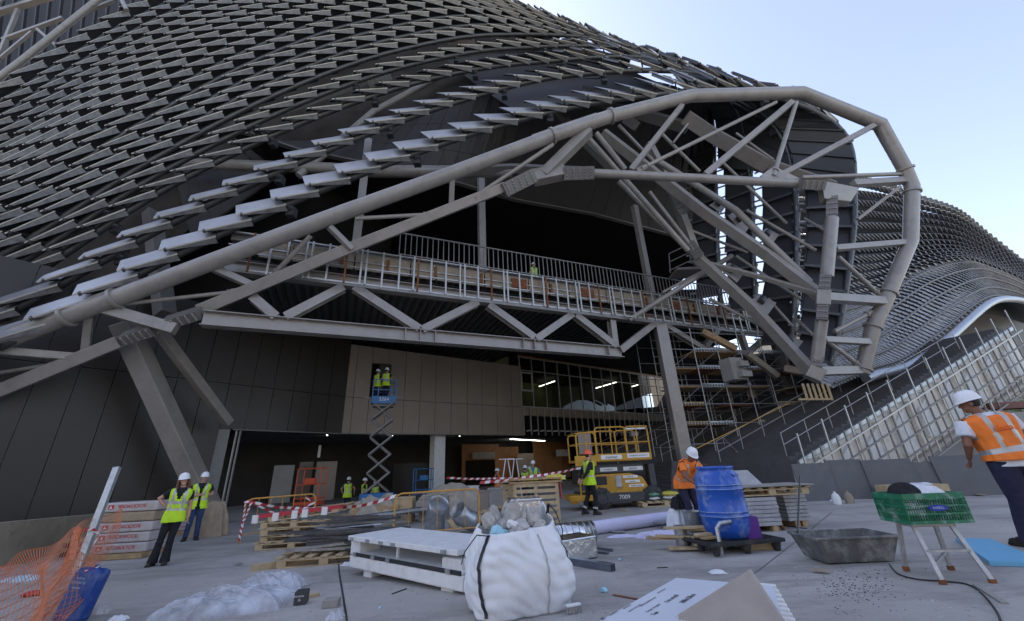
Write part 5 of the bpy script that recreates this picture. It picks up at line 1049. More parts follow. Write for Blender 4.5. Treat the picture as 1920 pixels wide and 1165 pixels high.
mb = MB(); n = 40; mb.add([bagf(i/n, .0) for i in range(n)], [tuple(range(n))]); mb.build('bag_base', M['bag'], bag)
def strap(us, lab='strap', w_=.035):
    mb = MB()
    for k in range(len(us)-1):
        (u0, v0, o0), (u1, v1, o1) = us[k], us[k+1]
        for q in range(8):
            t0_, t1_ = q/8, (q+1)/8; a = bagf(lerp(u0,u1,t0_), lerp(v0,v1,t0_)); b = bagf(lerp(u0,u1,t1_), lerp(v0,v1,t1_)); a += (a-V((bc.x,bc.y,a.z))).normalized()*(.014+lerp(o0,o1,t0_)); b += (b-V((bc.x,bc.y,b.z))).normalized()*(.014+lerp(o0,o1,t1_)); d = (b-a).normalized(); n_ = ((a+b)/2-V((bc.x,bc.y,(a+b).z/2))).normalized(); mb.beam(a-d*.004, b+d*.004, w_, .006, n_)
    mb.build('strap', M['ink'], bag)
strap([(.60,.99,0),(.605,.6,0),(.61,.3,0),(.62,.05,0)]); strap([(.93,.99,0),(.92,.7,0),(.93,.5,0)])
tl = bagf(.60,.98); MB().rect([tl, tl+V((-.12,-.05,.02)), tl+V((-.24,-.06,-.12)), tl+V((-.27,-.06,-.22))], .035, .008).build('lifting_loop', M['ink'], bag)
tq = bagf(.95,.99); MB().rect([tq, tq+V((.02,-.03,.10)), tq+V((.09,-.05,.02)), tq+V((.15,-.06,-.16)), tq+V((.13,-.06,-.25))], .035, .008).build('lifting_loop', M['ink'], bag)
# seam
mb = MB()
for q in range(24): a, b = bagf(.80, q/26), bagf(.80, (q+1)/26); n_ = (a-V((bc.x,bc.y,a.z))).normalized()*.016; mb.beam(a+n_, b+n_, .012, .006, n_)
mb.build('seam', M['reflect'], bag)
M['rubble'] = mat('rubble', (.42,.40,.37), .95, 0, .25, 7, .6, 30, dirt=(.65,.63,.6), dscale=5, damt=.5); M['lfoam'] = mat('light_blue_foam', (.35,.62,.72), .85, 0, .08, 9, .4, 50)
rg = 'rubble pieces in the bulk bag'; rn = random.Random(11)
def rock(c, s, R, seed):
    q = random.Random(seed); mb = MB(); mb.ell(c, s, 9, 6, R); mb.v = [v+V((q.uniform(-1,1),q.uniform(-1,1),q.uniform(-1,1)))*min(s)*.22 for v in mb.v]; return mb
tops = [(-.16,.0),(-.02,-.1),(.08,.05),(-.25,.12),(.2,.0),(-.05,.15),(.02,-.2),(-.3,-.05),(.14,.16),(-.12,-.18),(.24,-.12),(-.2,-.22),(.06,-.08),(-.1,.06)]
mb = MB(); mb.ell(bc+V((0,0,.44)), (.40,.36,.22), 18, 8, rot(.3)); mb.v = [v+V((rn.uniform(-1,1),rn.uniform(-1,1),rn.uniform(-1,1)))*.02 for v in mb.v]; setp(mb.build('rubble', M['rubble'], None, world=bc+V((0,0,.44))), 'mass of broken rubble filling the white bulk bag', 'rubble')
for i, (x, y) in enumerate(tops):
    s = (rn.uniform(.05,.11), rn.uniform(.045,.09), rn.uniform(.06,.14)); R = Euler((rn.uniform(-1,1), rn.uniform(-1,1), rn.uniform(0,3))).to_matrix(); c = bc+V((x, y, .68+rn.uniform(-.02,.10)-abs(x)*.25))
    mt = 'lfoam' if i in (4, 9, 11) else ('foam' if i in (1, 8) else 'rubble'); setp(rock(c, s, R, i).build('rubble_piece', M[mt], None, world=c), 'light blue foam scrap in the white bag, '+{4:'at the right tip',9:'front left',11:'left front corner'}[i] if mt == 'lfoam' else 'broken chunk of rubble heaped on top of the white bag, '+['left of the middle','front middle','right of the middle','far left side','at the right tip','back middle','front edge','leftmost of all','back right','front left','rightmost of all','left front corner','dead centre','back left'][i], 'rubble', 'light blue scraps in the bulk bag' if mt == 'lfoam' else rg)
for i, (x, y, h_, t_, l) in enumerate(((-.06,-.02,.34,.3,'tall upright slab of broken concrete in the middle of the white bag'),(-.22,.05,.26,-.4,'broken slab leaning left in the white bag'),(.08,.06,.24,.5,'short broken slab leaning right in the white bag'),(-.30,-.10,.16,-.7,'flat broken slab at the left rim of the white bag'),(.20,.0,.22,.2,'ragged block near the right tip of the white bag'),(-.13,.14,.30,-.15,'back slab standing behind the tallest one in the white bag'))):
    c = bc+V((x, y, .80)); m_ = MB(); m_.grid(lambda u, v: V((0,0,0)), 1, 1) if False else None; R_ = Euler((t_*.4, t_, i*.9)).to_matrix(); m_.ell(c, (.085,.05,h_*.55), 9, 7, R_); q_r = random.Random(i); m_.v = [c+(v-c)*(1+q_r.uniform(-.16,.16)) for v in m_.v]; setp(m_.build('rubble_chunk', M['rubble'], None, world=c), l, 'rubble')
# ---------- foil ducts
M['foil'] = mat('crinkled_foil', (.72,.72,.72), .22, 1.0, .08, 6, .5, 14)
p = W(985,985,6.8); p.z = gz(p.x,p.y); setp(MB().box(p+V((0,.2,.42)), (.46,.4,.9), .15).box(p+V((0,.2,.89)), (.5,.44,.04), .15).build('foil_duct', M['foil'], None, bevel=.015, world=p), 'upright square foil wrapped duct behind the bulk bag', 'duct', 'foil wrapped ducts')
a, b = W(1010,985,6.9), W(1098,965,7.3); a.z = gz(a.x,a.y)+.16; b.z = gz(b.x,b.y)+.17; setp(MB().beam(a, b, .45, .3).build('foil_duct', M['foil'], None, bevel=.015, world=a), 'square foil wrapped duct lying right of the bulk bag', 'duct', 'foil wrapped ducts')
a, b = W(1010,962,8.1), W(1105,950,8.4); a.z = gz(a.x,a.y)+.2; b.z = gz(b.x,b.y)+.2; t = thing('spiral_duct', a, 'round spiral silver duct lying in front of the walking worker', 'duct'); MB().tube([a, b], .2, 28, cap=False).build('duct', M['foil'], t, smooth=True, solid=.005)
for i in range(8): q = a.lerp(b, .06+i*.125); d = (b-a).normalized(); MB().tube([q-d*.008, q+d*.008], .206, 28).build('rib', M['galv'], t, smooth=True)
MB().tube([a, a+(b-a)*.02], .19, 24).build('dark_end', M['ink'], t)
p = W(960,975,7.2); p.z = gz(p.x,p.y); setp(rock(p+V((0,.1,.25)), (.22,.2,.3), rot(.4), 9).build('crumpled_foil', M['foil'], None, world=p), 'crumpled silver foil at the foot of the upright foil duct', 'foil')
# ---------- purple white roll
a, b = gp(1113,1003,.13), gp(1288,978,.14); M['fleece'] = mat('lilac_white_fleece', (.60,.58,.74), .95, 0, .05, 5, .15, 20); t = thing('fleece_roll', a, 'long roll of lilac white fleece lying on the concrete', 'roll')
ax_ = (b-a).normalized(); MB().tube([a, a.lerp(b,.3)+V((0,0,.004)), a.lerp(b,.7)-V((0,0,.004)), b], [.128,.13,.13,.125], 32).build('roll', M['fleece'], t, smooth=True)
mb = MB(); _, q_, u_ = orth(ax_); sp_ = [a-ax_*.004+(q_*math.cos(i*.5)+u_*math.sin(i*.5))*(.015+i*.0021) for i in range(50)]; mb.rect(sp_, .004, .006); mb.build('spiral_end', M['whitecloth'], t); MB().tube([a-ax_*.006, a+ax_*.01], .022, 14).build('core_hole', M['ink'], t)
cloth_heap('fleece_scrap', 'crumpled lilac white fleece in front of the roll', 'cloth', gp(1235,1008), .42, .12, .12, 'fleece', 21, rough=.5, rz=-.05)
cloth_heap('fleece_scrap', 'flat end of lilac fleece on the ground before the left part of the roll', 'cloth', gp(1168,1008), .3, .07, .05, 'fleece', 22, rough=.5)
# ---------- steel profiles on the floor right of the bag
M['duct'] = mat('blue_grey_profile', (.16,.18,.21), .4, .6, .15, 5)
for i, (x0, y0, x1, y1, w_, h_, l) in enumerate(((1030,1052,1150,1072,.10,.09,'thick hollow grey section with an open end right of the bulk bag'),(1040,1017,1148,1035,.05,.04,'back one of the thin grey profiles by the bulk bag'),(1045,1028,1140,1040,.06,.03,'middle one of the thin grey profiles by the bulk bag'),(1045,1035,1118,1046,.05,.03,'front one of the thin grey profiles by the bulk bag'))):
    plank(gp(x0,y0,h_/2+.002), gp(x1,y1,h_/2+.002), w_, h_, 'duct', l, 'metal_profile', 'metal profile')
e = gp(1150,1072,.047); ed = (e-gp(1030,1052,.047)).normalized(); plank(e, e+ed*.006, .088, .075, 'ink', 'dark open mouth of the hollow section', 'section_mouth', 'opening')
plank(gp(1035,1048,.09), gp(1078,1022,.09), .16, .16, 'duct', 'short grey channel lying across the thin profiles', 'metal_profile', 'metal profile')
plank(gp(1150,1117,.006), gp(1195,1125,.006), .03, .01, 'rust', 'thin brown stick on the concrete above the board stack', 'stick', 'stick')
# ---------- board stack in the foreground (bottom right)
bs = thing('board_stack', Gg(1300,1160), 'stack of white insulation boards with printed lines, bottom of the picture', 'stack of boards', None)
k0 = gp(1105,1168,.0); zt = .26
bq = [Gz(1100,1175,zt-.05), Gz(1267,1082,zt-.05), Gz(1375,1092,zt-.05), Gz(1448,1097,zt-.05), Gz(1490,1235,zt-.05), Gz(1100,1300,zt-.05)]
M['board'] = mat('white_coated_board', (.62,.64,.68), .6, 0, .05, 3, .08, 50, dirt=(.45,.46,.5), dscale=6, damt=.3)
poly = [V((p.x,p.y,p.z)) for p in (bq[0], bq[1], bq[3], bq[4], bq[5])]
for i in range(5):
    o = V((.01*(i % 2), -.008*(i % 3), 0)); MB().slab([V((p.x,p.y,.0))+o+V((0,0,-.05+i*.052)) for p in poly], V((0,0,.048))).build('board', M['board'], bs, bevel=.004)
z_ = zt-.05+.001+.0; topz = -.05+4*.052+.048+.0015
rd = (bq[1]-bq[0]); rd.z = 0; rd.normalize(); ud = V((-rd.y, rd.x, 0))
for i, (x, y, s_, tx) in enumerate(((1290,1122,.055,'300x120cm'),(1260,1122,.045,'2.16 m/m2K'),(1225,1140,.03,'R-value 4.6 kg/m3'),(1215,1128,.026,'thermal insulation board'),(1190,1140,.022,'reaction to fire class E'),(1175,1138,.02,'density 30 kg'),(1150,1150,.024,'top side 12'),(1240,1108,.022,'handle with care'),(1130,1160,.045,'63'),(1228,1150,.04,'Tape'))):
    c = Gz(x, y, topz+.002); text(tx, s_, c, rd, ud, M['ink'] if i in (0,1,8,9) else M['rail'], bs, 'printed_line', .0006)
fl = thing('cardboard_sheet', Gz(1400,1100,.3), 'folded brownish ribbed cardboard sheet tilted over the stack of white boards', 'sheet'); M['card'] = mat('ribbed_card', (.40,.34,.29), .85, 0, .1, 3, .2, 80)
c1, c2, c3, c4 = Gz(1272,1155,.215), Gz(1408,1069,.42), Gz(1472,1165,.24), Gz(1450,1330,.22); c4 = c3+(c3-c2)*.9; c5 = c1+(c3-c2)*1.0
mb = MB(); nrm = (c2-c1).cross(c3-c1).normalized(); nrm = nrm if nrm.z > 0 else -nrm; mb.slab([c1, c2, c3, c4, c5], nrm*.008); mb.build('sheet', M['card'], fl)
mb = MB()
for i in range(34):
    t = i/34; a_ = c1.lerp(c2, t); b_ = c5.lerp(c3.lerp(c4,.6), t); mb.beam(a_+nrm*.010, b_+nrm*.010, .006, .004, nrm)
mb.build('ribs', M['card'], fl)
rb = thing('board_edge_pieces', Gz(1460,1130,.1), 'ragged white board ends sticking out to the right of the ribbed sheet', 'board ends')
for i in range(8): c = Gz(1440+i*4.5, 1100+i*9, .17); MB().box(c, (.12,.05,.035), -.6).build('board_end', M['foam'], rb, bevel=.006)
# brush
b0_ = gp(1076,1150,.03); t = thing('scrub_brush', b0_, 'worn white bristle brush lying right of the bulk bag', 'brush'); MB().box(b0_+V((0,0,.035)), (.15,.05,.02), .35).build('back', M['foam'], t, bevel=.008); mb = MB()
for i in range(16):
    for j in range(5): q = b0_+rot(.35)@V((-.07+i*.0095,-.022+j*.011,.026)); mb.tube([q, q+V((rn.uniform(-.01,.01),rn.uniform(-.01,.01),-.05))], .003, 4)
mb.build('bristles', M['rubble'], t)
# ---------- blue drum on black pallet
dp_ = (lambda p: V((p.x, p.y, gz(p.x, p.y))))(W(1372, 1020, 6.4)); D = W(1366,1010,5.9); gzD = gz(D.x, D.y); D = Gz(1366,1005,gzD+.17)
pl = thing('plastic_pallet', V((D.x,D.y,gzD)), 'black plastic grid pallet under the blue drum', 'pallet'); R = rot(.18); pc_ = V((D.x,D.y,gzD))
for x in (-.5,0,.5):
    for y in (-.36,0,.36): MB().lathe([(.045,0),(.07,.115)], pc_+R@V((x,y,0)), 10).build('foot', M['rubber'], pl, smooth=True)
mb = MB()
for i in range(13): mb.box(pc_+R@V((-.57+i*.095,0,.14)), (.018,.82,.03), .18)
mb.build('long_ribs', M['rubber'], pl); mb = MB()
for i in range(9): mb.box(pc_+R@V((0,-.4+i*.1,.141)), (1.16,.018,.03), .18)
mb.build('cross_ribs', M['rubber'], pl); mb = MB()
for s_ in (-1,1): mb.box(pc_+R@V((0,s_*.42,.138)), (1.22,.04,.05), .18); mb.box(pc_+R@V((s_*.595,0,.137)), (.04,.8,.05), .18)
mb.build('rim', M['rubber'], pl, bevel=.006)
M['drum'] = mat('blue_drum_plastic', (.012,.085,.42), .35, 0, .15, 3, .1, 30, dirt=(.30,.36,.50), dscale=4.5, damt=.75)
M['scuff'] = mat('pale_scuff', (.35,.45,.62), .6, 0, .3, 9)
dr = thing('blue_drum', pc_+V((0,0,.158)), 'tall scuffed blue plastic drum with pale hoops', 'drum'); dz = pc_+V((0,0,.158)); hs_ = 1.0
prof = [(.24,0),(.275,.02),(.305,.12),(.325,.24),(.325,.285),(.335,.295),(.335,.315),(.325,.325),(.33,.345),(.337,.355),(.337,.372),(.33,.385),(.325,.5),(.318,.66),(.328,.668),(.328,.688),(.317,.697),(.317,.72),(.326,.728),(.326,.745),(.312,.757),(.30,.84),(.27,.92),(.245,.965),(.262,.972),(.262,1.0),(.24,1.003),(.235,.985),(.05,.983)]
MB().lathe([(r_*1.08, z*1.02) for r_, z in prof], dz, 48).build('shell', M['drum'], dr, smooth='all')
for z in (.305,.363,.678,.737): MB().lathe([(.337*1.083+(0 if z < .5 else -.009),z*1.02-.003),(.337*1.083+(0 if z < .5 else -.009)+.0015,z*1.02),(.337*1.083+(0 if z < .5 else -.009),z*1.02+.003)], dz, 48, cap=False).build('scuffed_hoop', M['scuff'], dr)
for a_ in (-.9, 1.9): MB().tube([dz+rot(a_)@V((.29,-.09,.90)), dz+rot(a_)@V((.33,-.05,.885)), dz+rot(a_)@V((.33,.05,.885)), dz+rot(a_)@V((.29,.09,.90))], .012, 8).build('handle', M['drum'], dr, smooth=True)
# ---------- mixing trough
tc_ = Gg(1592,1050); tr_ = thing('mortar_trough', tc_, 'grey dirty mortar mixing trough on the ground', 'trough'); R = rot(-.05); M['trough'] = mat('dirty_grey_plastic', (.11,.11,.105), .7, 0, .3, 5, .3, 30, dirt=(.36,.35,.32), dscale=4, damt=.8)
sc_ = mpp(tc_)*140; hw, hd_ = sc_/2, sc_*.30; tt = .27
outp = [(-hw*.86,-hd_*.8,0),(hw*.80,-hd_*.8,0),(hw*.80,hd_*.8,0),(-hw*.86,hd_*.8,0)]; topp = [(-hw*1.05,-hd_,tt),(hw*1.02,-hd_,tt),(hw*1.02,hd_,tt),(-hw*1.05,hd_,tt)]
def fr_(p, k=1, z=0): return tc_+R@V((p[0]*k, p[1]*k, p[2]+z+.02))
vs = [fr_(p) for p in outp+topp]+[fr_(p,.97) for p in topp]+[fr_(p,.93,.03) for p in outp]; fsx = [(0,3,2,1)]+[(i,(i+1)%4,4+(i+1)%4,4+i) for i in range(4)]+[(4+i,4+(i+1)%4,8+(i+1)%4,8+i) for i in range(4)]+[(8+i,8+(i+1)%4,12+(i+1)%4,12+i) for i in range(4)]+[(12,13,14,15)]
MB().add(vs, fsx).build('tub', M['trough'], tr_, bevel=.012); rim = [fr_(p, 1.01) for p in topp]+[fr_(topp[0],1.01)]; MB().tube(rim, .016, 8).build('rim', M['trough'], tr_, smooth=True)
MB().add([fr_(p,.95,.14) for p in [(lerp(a[0],b[0],.4),lerp(a[1],b[1],.4),0) for a,b in zip(outp,topp)]], [(0,1,2,3)]).build('mortar', M['rubble'], tr_)
a, b = W(1500,893,7.4), tc_+R@V((-hw*.9,hd_*.7,.3)); setp(MB().tube([a, b], .014, 8).build('tool_handle', M['darkgrey'], None, smooth=True, world=b), 'thin dark tool handle standing in the left end of the trough', 'handle')
# ---------- ladder stool + crate
lt = Gg(1762,1098); lg = gz(lt.x, lt.y); T = W(1735, 985, lt.y+.25); ls = thing('step_stool', V((T.x, T.y, lg)), 'paint spattered aluminium step stool carrying the green crate', 'step stool'); M['alu'] = mat('spattered_aluminium', (.42,.41,.40), .45, .4, .15, 6, dirt=(.62,.60,.57), dscale=10, damt=.8)
T = V((T.x, T.y, lg+.50)); th_ = T.z
tp_ = [W(1692,978,T.y-.1), W(1788,980,T.y-.1)]; wx = .26
R = rot(-.12); 
for i, (x, y, bx_, by_) in enumerate(((-.19,-.1,-.22,-.26),(.17,-.1,.22,-.26),(-.19,.1,-.15,.30),(.17,.1,.30,.30))):
    MB().beam(T+R@V((x,y,0)), V((T.x,T.y,lg))+R@V((bx_,by_,.03)), .045, .022, V((0,1,0))).build('leg', M['alu'], ls); MB().box(V((T.x,T.y,lg+.02))+R@V((bx_,by_,0)), (.055,.04,.045)).build('rubber_foot', M['rust'], ls, bevel=.005)
MB().box(T+V((0,0,.0)), (.42,.24,.035), -.12).build('platform', M['alu'], ls, bevel=.006)
for f in (.45,): MB().beam(T.lerp(V((T.x,T.y,lg)),f)+R@V((-.205,-.17,0)), T.lerp(V((T.x,T.y,lg)),f)+R@V((.195,-.17,0)), .05, .02).build('step', M['alu'], ls)
MB().beam(T.lerp(V((T.x,T.y,lg)),.7)+R@V((-.21,-.2,0)), T.lerp(V((T.x,T.y,lg)),.62)+R@V((.24,.2,0)), .02, .02).build('brace', M['alu'], ls)
M['crate'] = mat('green_crate_plastic', (.015,.16,.075), .45, 0, .15, 6, dirt=(.45,.5,.46), dscale=9, damt=.6); cz = T.z+.02; cr = thing('green_crate', V((T.x,T.y,cz)), 'green plastic slatted crate with a blue badge on the step stool', 'crate')
cw2, cd2, ch = .31, .20, .29; C_ = V((T.x+.02, T.y, cz)); R = rot(-.06)
def cb(nm, x0, y0, z0, x1, y1, z1, mt='crate', par=None): return MB().frame(C_+R@V(((x0+x1)/2,(y0+y1)/2,(z0+z1)/2)), R@V(((x1-x0)/2,0,0)), R@V((0,(y1-y0)/2,0)), V((0,0,(z1-z0)/2))).build(nm, M[mt], par or cr)
cb('bottom', -cw2,-cd2,0, cw2,cd2,.015)
for s_ in (-1, 1):
    yy = s_*cd2
    mb = MB()
    for z0, z1 in ((0,.03),(.085,.10),(.16,.175),(.235,.29)): mb.frame(C_+R@V((0,yy,(z0+z1)/2)), R@V((cw2,0,0)), R@V((0,.008,0)), V((0,0,(z1-z0)/2)))
    for i in range(25): mb.frame(C_+R@V((-cw2+i*cw2/12,yy+s_*.001,.12)), R@V((.0035,0,0)), R@V((0,.004,0)), V((0,0,.115)))
    mb.build('long_side', M['crate'], cr)
    xx = s_*cw2; mb = MB()
    for z0, z1 in ((0,.03),(.085,.10),(.16,.175),(.235,.29)): mb.frame(C_+R@V((xx,0,(z0+z1)/2)), R@V((.008,0,0)), R@V((0,cd2,0)), V((0,0,(z1-z0)/2)))
    for i in range(20): mb.frame(C_+R@V((xx+s_*.001,-cd2+i*cd2/9.5,.12)), R@V((.006,0,0)), R@V((0,.0045,0)), V((0,0,.115)))
    mb.build('short_side', M['crate'], cr)
bq_ = MB(); cbc = C_+R@V((.0,-cd2-.014,.15)); bq_.lathe([(.001,0),(.03,0),(.03,.008),(.001,.008)], cbc, 20, R@V((0,-1,0))); bq_.v = [cbc+(v-cbc)+R@V((1,0,0))*((v-cbc).dot(R@V((1,0,0)))*2.3) for v in bq_.v]; bq_.build('badge', mat('badge_blue', (.02,.03,.3), .5), cr)
text('RUSELL', .035, cbc+R@V((0,-.010,0)), R@V((1,0,0)), (0,0,1), M['scuff'], cr, 'badge_lettering')
cloth_heap('black_cloth', 'black cloth bundle stuffed in the left of the green crate', 'cloth', C_+R@V((-.13,-.02,.22)), .15, .14, .17, 'blackcloth', 31, 24, 20, .3); cloth_heap('white_bag', 'crumpled white plastic bag in the green crate', 'bag', C_+R@V((.08,0,.22)), .20, .15, .15, 'whitecloth', 33, 30, 24, .4)
# timber tray behind
p = Gg(1712,925); p = V((p.x*.88, p.y*.88, gz(p.x, p.y))); t = thing('timber_tray', p, 'open timber tray on blocks behind the green crate', 'crate')
for dx, dy, sx, sy in ((0,-.35,1.4,.04),(0,.35,1.4,.04),(-.7,0,.04,.7),(.7,0,.04,.7)): MB().box(p+V((dx,dy,.28)), (sx,sy,.2)).build('side', M['wood_pale'], t)
MB().box(p+V((0,0,.17)), (1.4,.7,.03)).build('bottom', M['wood'], t)
for x in (-.55,.55): MB().box(p+V((x,0,.075)), (.12,.7,.14)).build('block', M['wood'], t)
cloth_heap('paper_scraps', 'white paper scraps in the timber tray', 'paper', p+V((.3,0,.28)), .35, .25, .14, 'whitecloth', 41, 24, 20, .4)
# blue foam board
q = [gp(1793,1016,.03), gp(1860,1018,.03), gp(1925,1045,.03), gp(1925,1064,.03), gp(1858,1062,.03)]; setp(MB().slab([V((p.x,p.y,gz(p.x,p.y)+.002)) for p in q], V((0,0,.05))).build('blue_foam_board', mat('sky_blue_foam', (.16,.42,.62), .7, 0, .06, 5), None, bevel=.004, world=q[0]), 'light blue foam board flat on the ground behind the step stool', 'board')
plank(gp(1830,1098,.008), gp(1885,1133,.008), .05, .015, 'concrete', 'thin grey batten on the ground right of the step stool', 'batten', 'batten')
def cable(pts, r_, lab): setp(MB().tube([gp(x, y, r_) for x, y in pts], r_, 6).build('cable', M['rubber'], None, smooth=True, world=gp(*pts[0])), lab, 'cable')
def smooth_px(pts, n=8): c = [V((x, y, 0)) for x, y in pts]; return [tuple(catm(c, i/n/1.0)[:2]) for i in range(int((len(c)-1)*n))]
cable(smooth_px([(1668,1060),(1685,1078),(1720,1088),(1770,1092),(1815,1098),(1845,1118),(1870,1150),(1880,1175)]), .008, 'black cable snaking under the step stool to the photo edge'); cable(smooth_px([(1412,978),(1450,984),(1495,990),(1515,992)]), .007, 'short black cable between the drum pallet and the trough')
# grey spill flecks
sp2 = MB()
for i in range(260): x, y = rn.gauss(1610,48), rn.gauss(1098,18); p = gp(x, y, .003); s_ = rn.uniform(.002,.008); sp2.box(p, (s_*rn.uniform(1,3), s_, .004), rn.uniform(0,3))
setp(sp2.build('spilled_crumbs', M['rubber'], None, world=gp(1615,1100)), 'dark crumbs spilled below the trough', 'debris', None, 'stuff')
dm = MB()
for i in range(420):
    x, y = rn.uniform(180,1900), rn.uniform(960,1160)**1; p = gp(x, y, .004); s_ = rn.uniform(.004,.018); dm.box(p, (s_*rn.uniform(1,2.5), s_, .008), rn.uniform(0,3))
setp(dm.build('scattered_crumbs', M['rubble'], None, world=gp(1000,1100)), 'small crumbs of rubble scattered over the plaza', 'debris', None, 'stuff')
for x, y, s_, l in ((1125,1068,.035,'light blue foam crumb by the mouth of the hollow section'),(1133,1111,.045,'light blue foam crumb left of the brown stick'),(1162,1051,.025,'small blue foam crumb alone on the concrete'),(712,1142,.02,'tiny blue foam crumb by the expansion joint')):
    p = gp(x, y, s_*.5); setp(rock(p, (s_,s_*.8,s_*.6), rot(x), int(x)).build('foam_crumb', M['lfoam'], None, world=p), l, 'foam scrap')
for a_, b_, l in (((905,1008),(985,1000),'thin stick lying before the duct elbows'),((735,1115),(762,1105),'dark wire scrap below the foam slab'),((1232,1066),(1252,1065),'short dark nail-like stick in front of the drum')): plank(gp(*a_,.006), gp(*b_,.006), .012, .01, 'rubber', l, 'stick', 'stick', bev=0)
# ---------- wrapped plate stacks on the right, table
M['wrap'] = mat('wrapped_sheet_stack', (.36,.37,.39), .35, .2, .2, 4, .4, 20, dirt=(.6,.6,.62), dscale=7, damt=.6)
def stack(px0, px1, py, Y, h_, l, dpt=.9, n=7):
    a = W(px0, py, Y); b = W(px1, py, Y); z = gz(a.x, a.y); t = thing('sheet_stack', V((a.x,a.y,z)), l, 'stack of sheets', 'wrapped sheet stacks')
    for i in range(n): MB().box(V(((a.x+b.x)/2+rn.uniform(-.01,.01), Y+dpt/2, z+.1+(i+.5)*h_/n)), (b.x-a.x, dpt, h_/n-.008)).build('sheet_pack', M['wrap'], t, bevel=.006)
    for x in (a.x+.15, b.x-.15): MB().box(V((x,Y+dpt/2,z+.05)), (.1,dpt,.098)).build('bearer', M['wood'], t)
    return a, b, z
a, b, z = stack(1388,1458,945,8.6,.50,'wrapped stack of grey sheets right of the blue drum'); stack(1470,1512,938,9.0,.48,'narrower wrapped sheet stack, right of the tall brown post')
tb = dup(pal0, V(((a.x+b.x)/2+.35, 9.1, z+.62)), .02, 'pallet laid flat on top of the wrapped sheet stacks', PG); tb.scale = (1.2,1.1,1)
setp(MB().box(V(((a.x+b.x)/2+.3, 9.0, z+.79)), (1.75,.8,.02), .02).build('table_board', M['concrete'], None, world=V((a.x,9,z+.8))), 'thin grey board on the pallet over the sheet stacks', 'board')
q = V(((a.x+b.x)/2+.15, 9.2, z+.80)); setp(MB().slab([q+V((-.3,0,0)), q+V((.35,0,.0)), q+V((.2,.18,.28)), q+V((-.42,.18,.28))], V((0,.02,0))).build('tilted_board', M['stud'], None, world=q), 'pale board propped up on the pallet table', 'board')
plank(V((b.x+.05,8.7,z)), V((b.x-.1,8.75,z+.75)), .05, .05, 'rust', 'rusty post standing between the two wrapped stacks', 'post', 'post', V((0,1,0)))
p = W(1545,908,12.5); p.z = gz(p.x,p.y); 
for dx, l, mt in ((0,'white jug leaning at the hoarding boards','white'),(.35,'second jug with brown base at the hoarding boards','beige')): setp(MB().lathe([(.10,0),(.11,.14),(.08,.24),(.03,.28),(.03,.32)], p+V((dx,-.3,0)), 14).build('jug', M[mt], None, smooth=True, world=p+V((dx,-.3,0))), l, 'jug')
# cement bags
p = Gg(1240,947); cols = [('bag_green',(.08,.30,.16)),('bag_yellow',(.60,.50,.05)),('bag_white',(.6,.62,.6)),('bag_teal',(.2,.42,.38))]
for n_, c_ in cols: M[n_] = mat(n_, c_, .5, 0, .15, 6, .4, 12, dirt=(.6,.58,.5), dscale=9, damt=.4)
for i, (dx, dz_, mt, l) in enumerate(((-.3,.15,'bag_white','lower left white sack on the cement pallet'),(.3,.15,'bag_white','lower right white sack on the cement pallet'),(-.3,.27,'bag_green','upper left green sack on the cement pallet'),(.28,.27,'bag_yellow','upper right yellow sack on the cement pallet'))):
    m_ = MB(); m_.ell(p+V((dx,0,dz_+.07)), (.34,.3,.075), 20, 10); m_.v = [V((v.x+.01*math.sin(v.y*30), v.y, v.z+.008*math.sin(v.x*24))) for v in m_.v]; setp(m_.build('cement_sack', M[mt], None, smooth=True, world=p+V((dx,0,dz_))), l, 'sack', 'sacks on the cement pallet')
cloth_heap('sack_scrap', 'torn green and yellow sack on the ground above the roll', 'sack', gp(1205,978,.02), .35,.18,.12, 'bag_teal', 51, 24, 18, .4); cloth_heap('sack_scrap', 'torn yellow sack beside the green one above the roll', 'sack', gp(1240,975,.02), .25,.14,.08, 'bag_yellow', 52, 24, 18, .4)
# steel drum/bucket, big bag, misc around the bending man
p = W(1297,950,7.6); p.z = gz(p.x,p.y); setp(MB().lathe([(.15,0),(.17,.5),(.18,.52),(.17,.52),(.15,.05)], p, 24).build('metal_bin', M['galv'], None, smooth=True, world=p), 'tall grey metal bin in front of the bending worker', 'bin')
p = W(1270,962,7.4); p.z = gz(p.x,p.y); setp(MB().tube([p, p+V((0,0,.34))], .1, 20).tube([p+V((.0,0,.16)), p+V((.16,-.05,.16))], .07, 16).build('duct_tee', M['galv'], None, smooth=True, world=p), 'small galvanised duct tee beside the metal bin', 'duct')
p = W(1268,925,9.5); p.z = gz(p.x,p.y); cloth_heap('small_bulk_bag', 'white bag with black plastic stuffed in, left of the bending worker', 'bag', p+V((0,0,0)), .30,.28,.50, 'whitecloth', 61, 30, 24, .2, flat=.9); cloth_heap('black_plastic', 'black plastic bundle on top of the white bag', 'bag', p+V((.03,-.05,.42)), .2,.18,.28, 'blackcloth', 62, 24, 20, .4)
p = W(1315,985,7.0); p.z = gz(p.x,p.y); t = thing('timber_offcuts', p, 'brown timber offcuts and cardboard left of the drum', 'timber')
for i in range(9): MB().box(p+V((rn.uniform(-.3,.3), rn.uniform(-.1,.5), .04+i*.035)), (rn.uniform(.4,.8),.12,.03), rn.uniform(-.5,.5)).build('offcut', M['wood'] if i % 2 else M['wood_pale'], t)
MB().tube([p+V((.12,-.25,0)), p+V((.12,-.25,.36)), p+V((.18,-.25,.42)), p+V((.35,-.25,.44))], .03, 10).build('bent_pipe', M['galv'], None, smooth=True, world=p)
for o in bpy.data.objects:
    if o.name == 'bent_pipe': setp(o, 'bent grey pipe standing left of the blue drum', 'pipe')
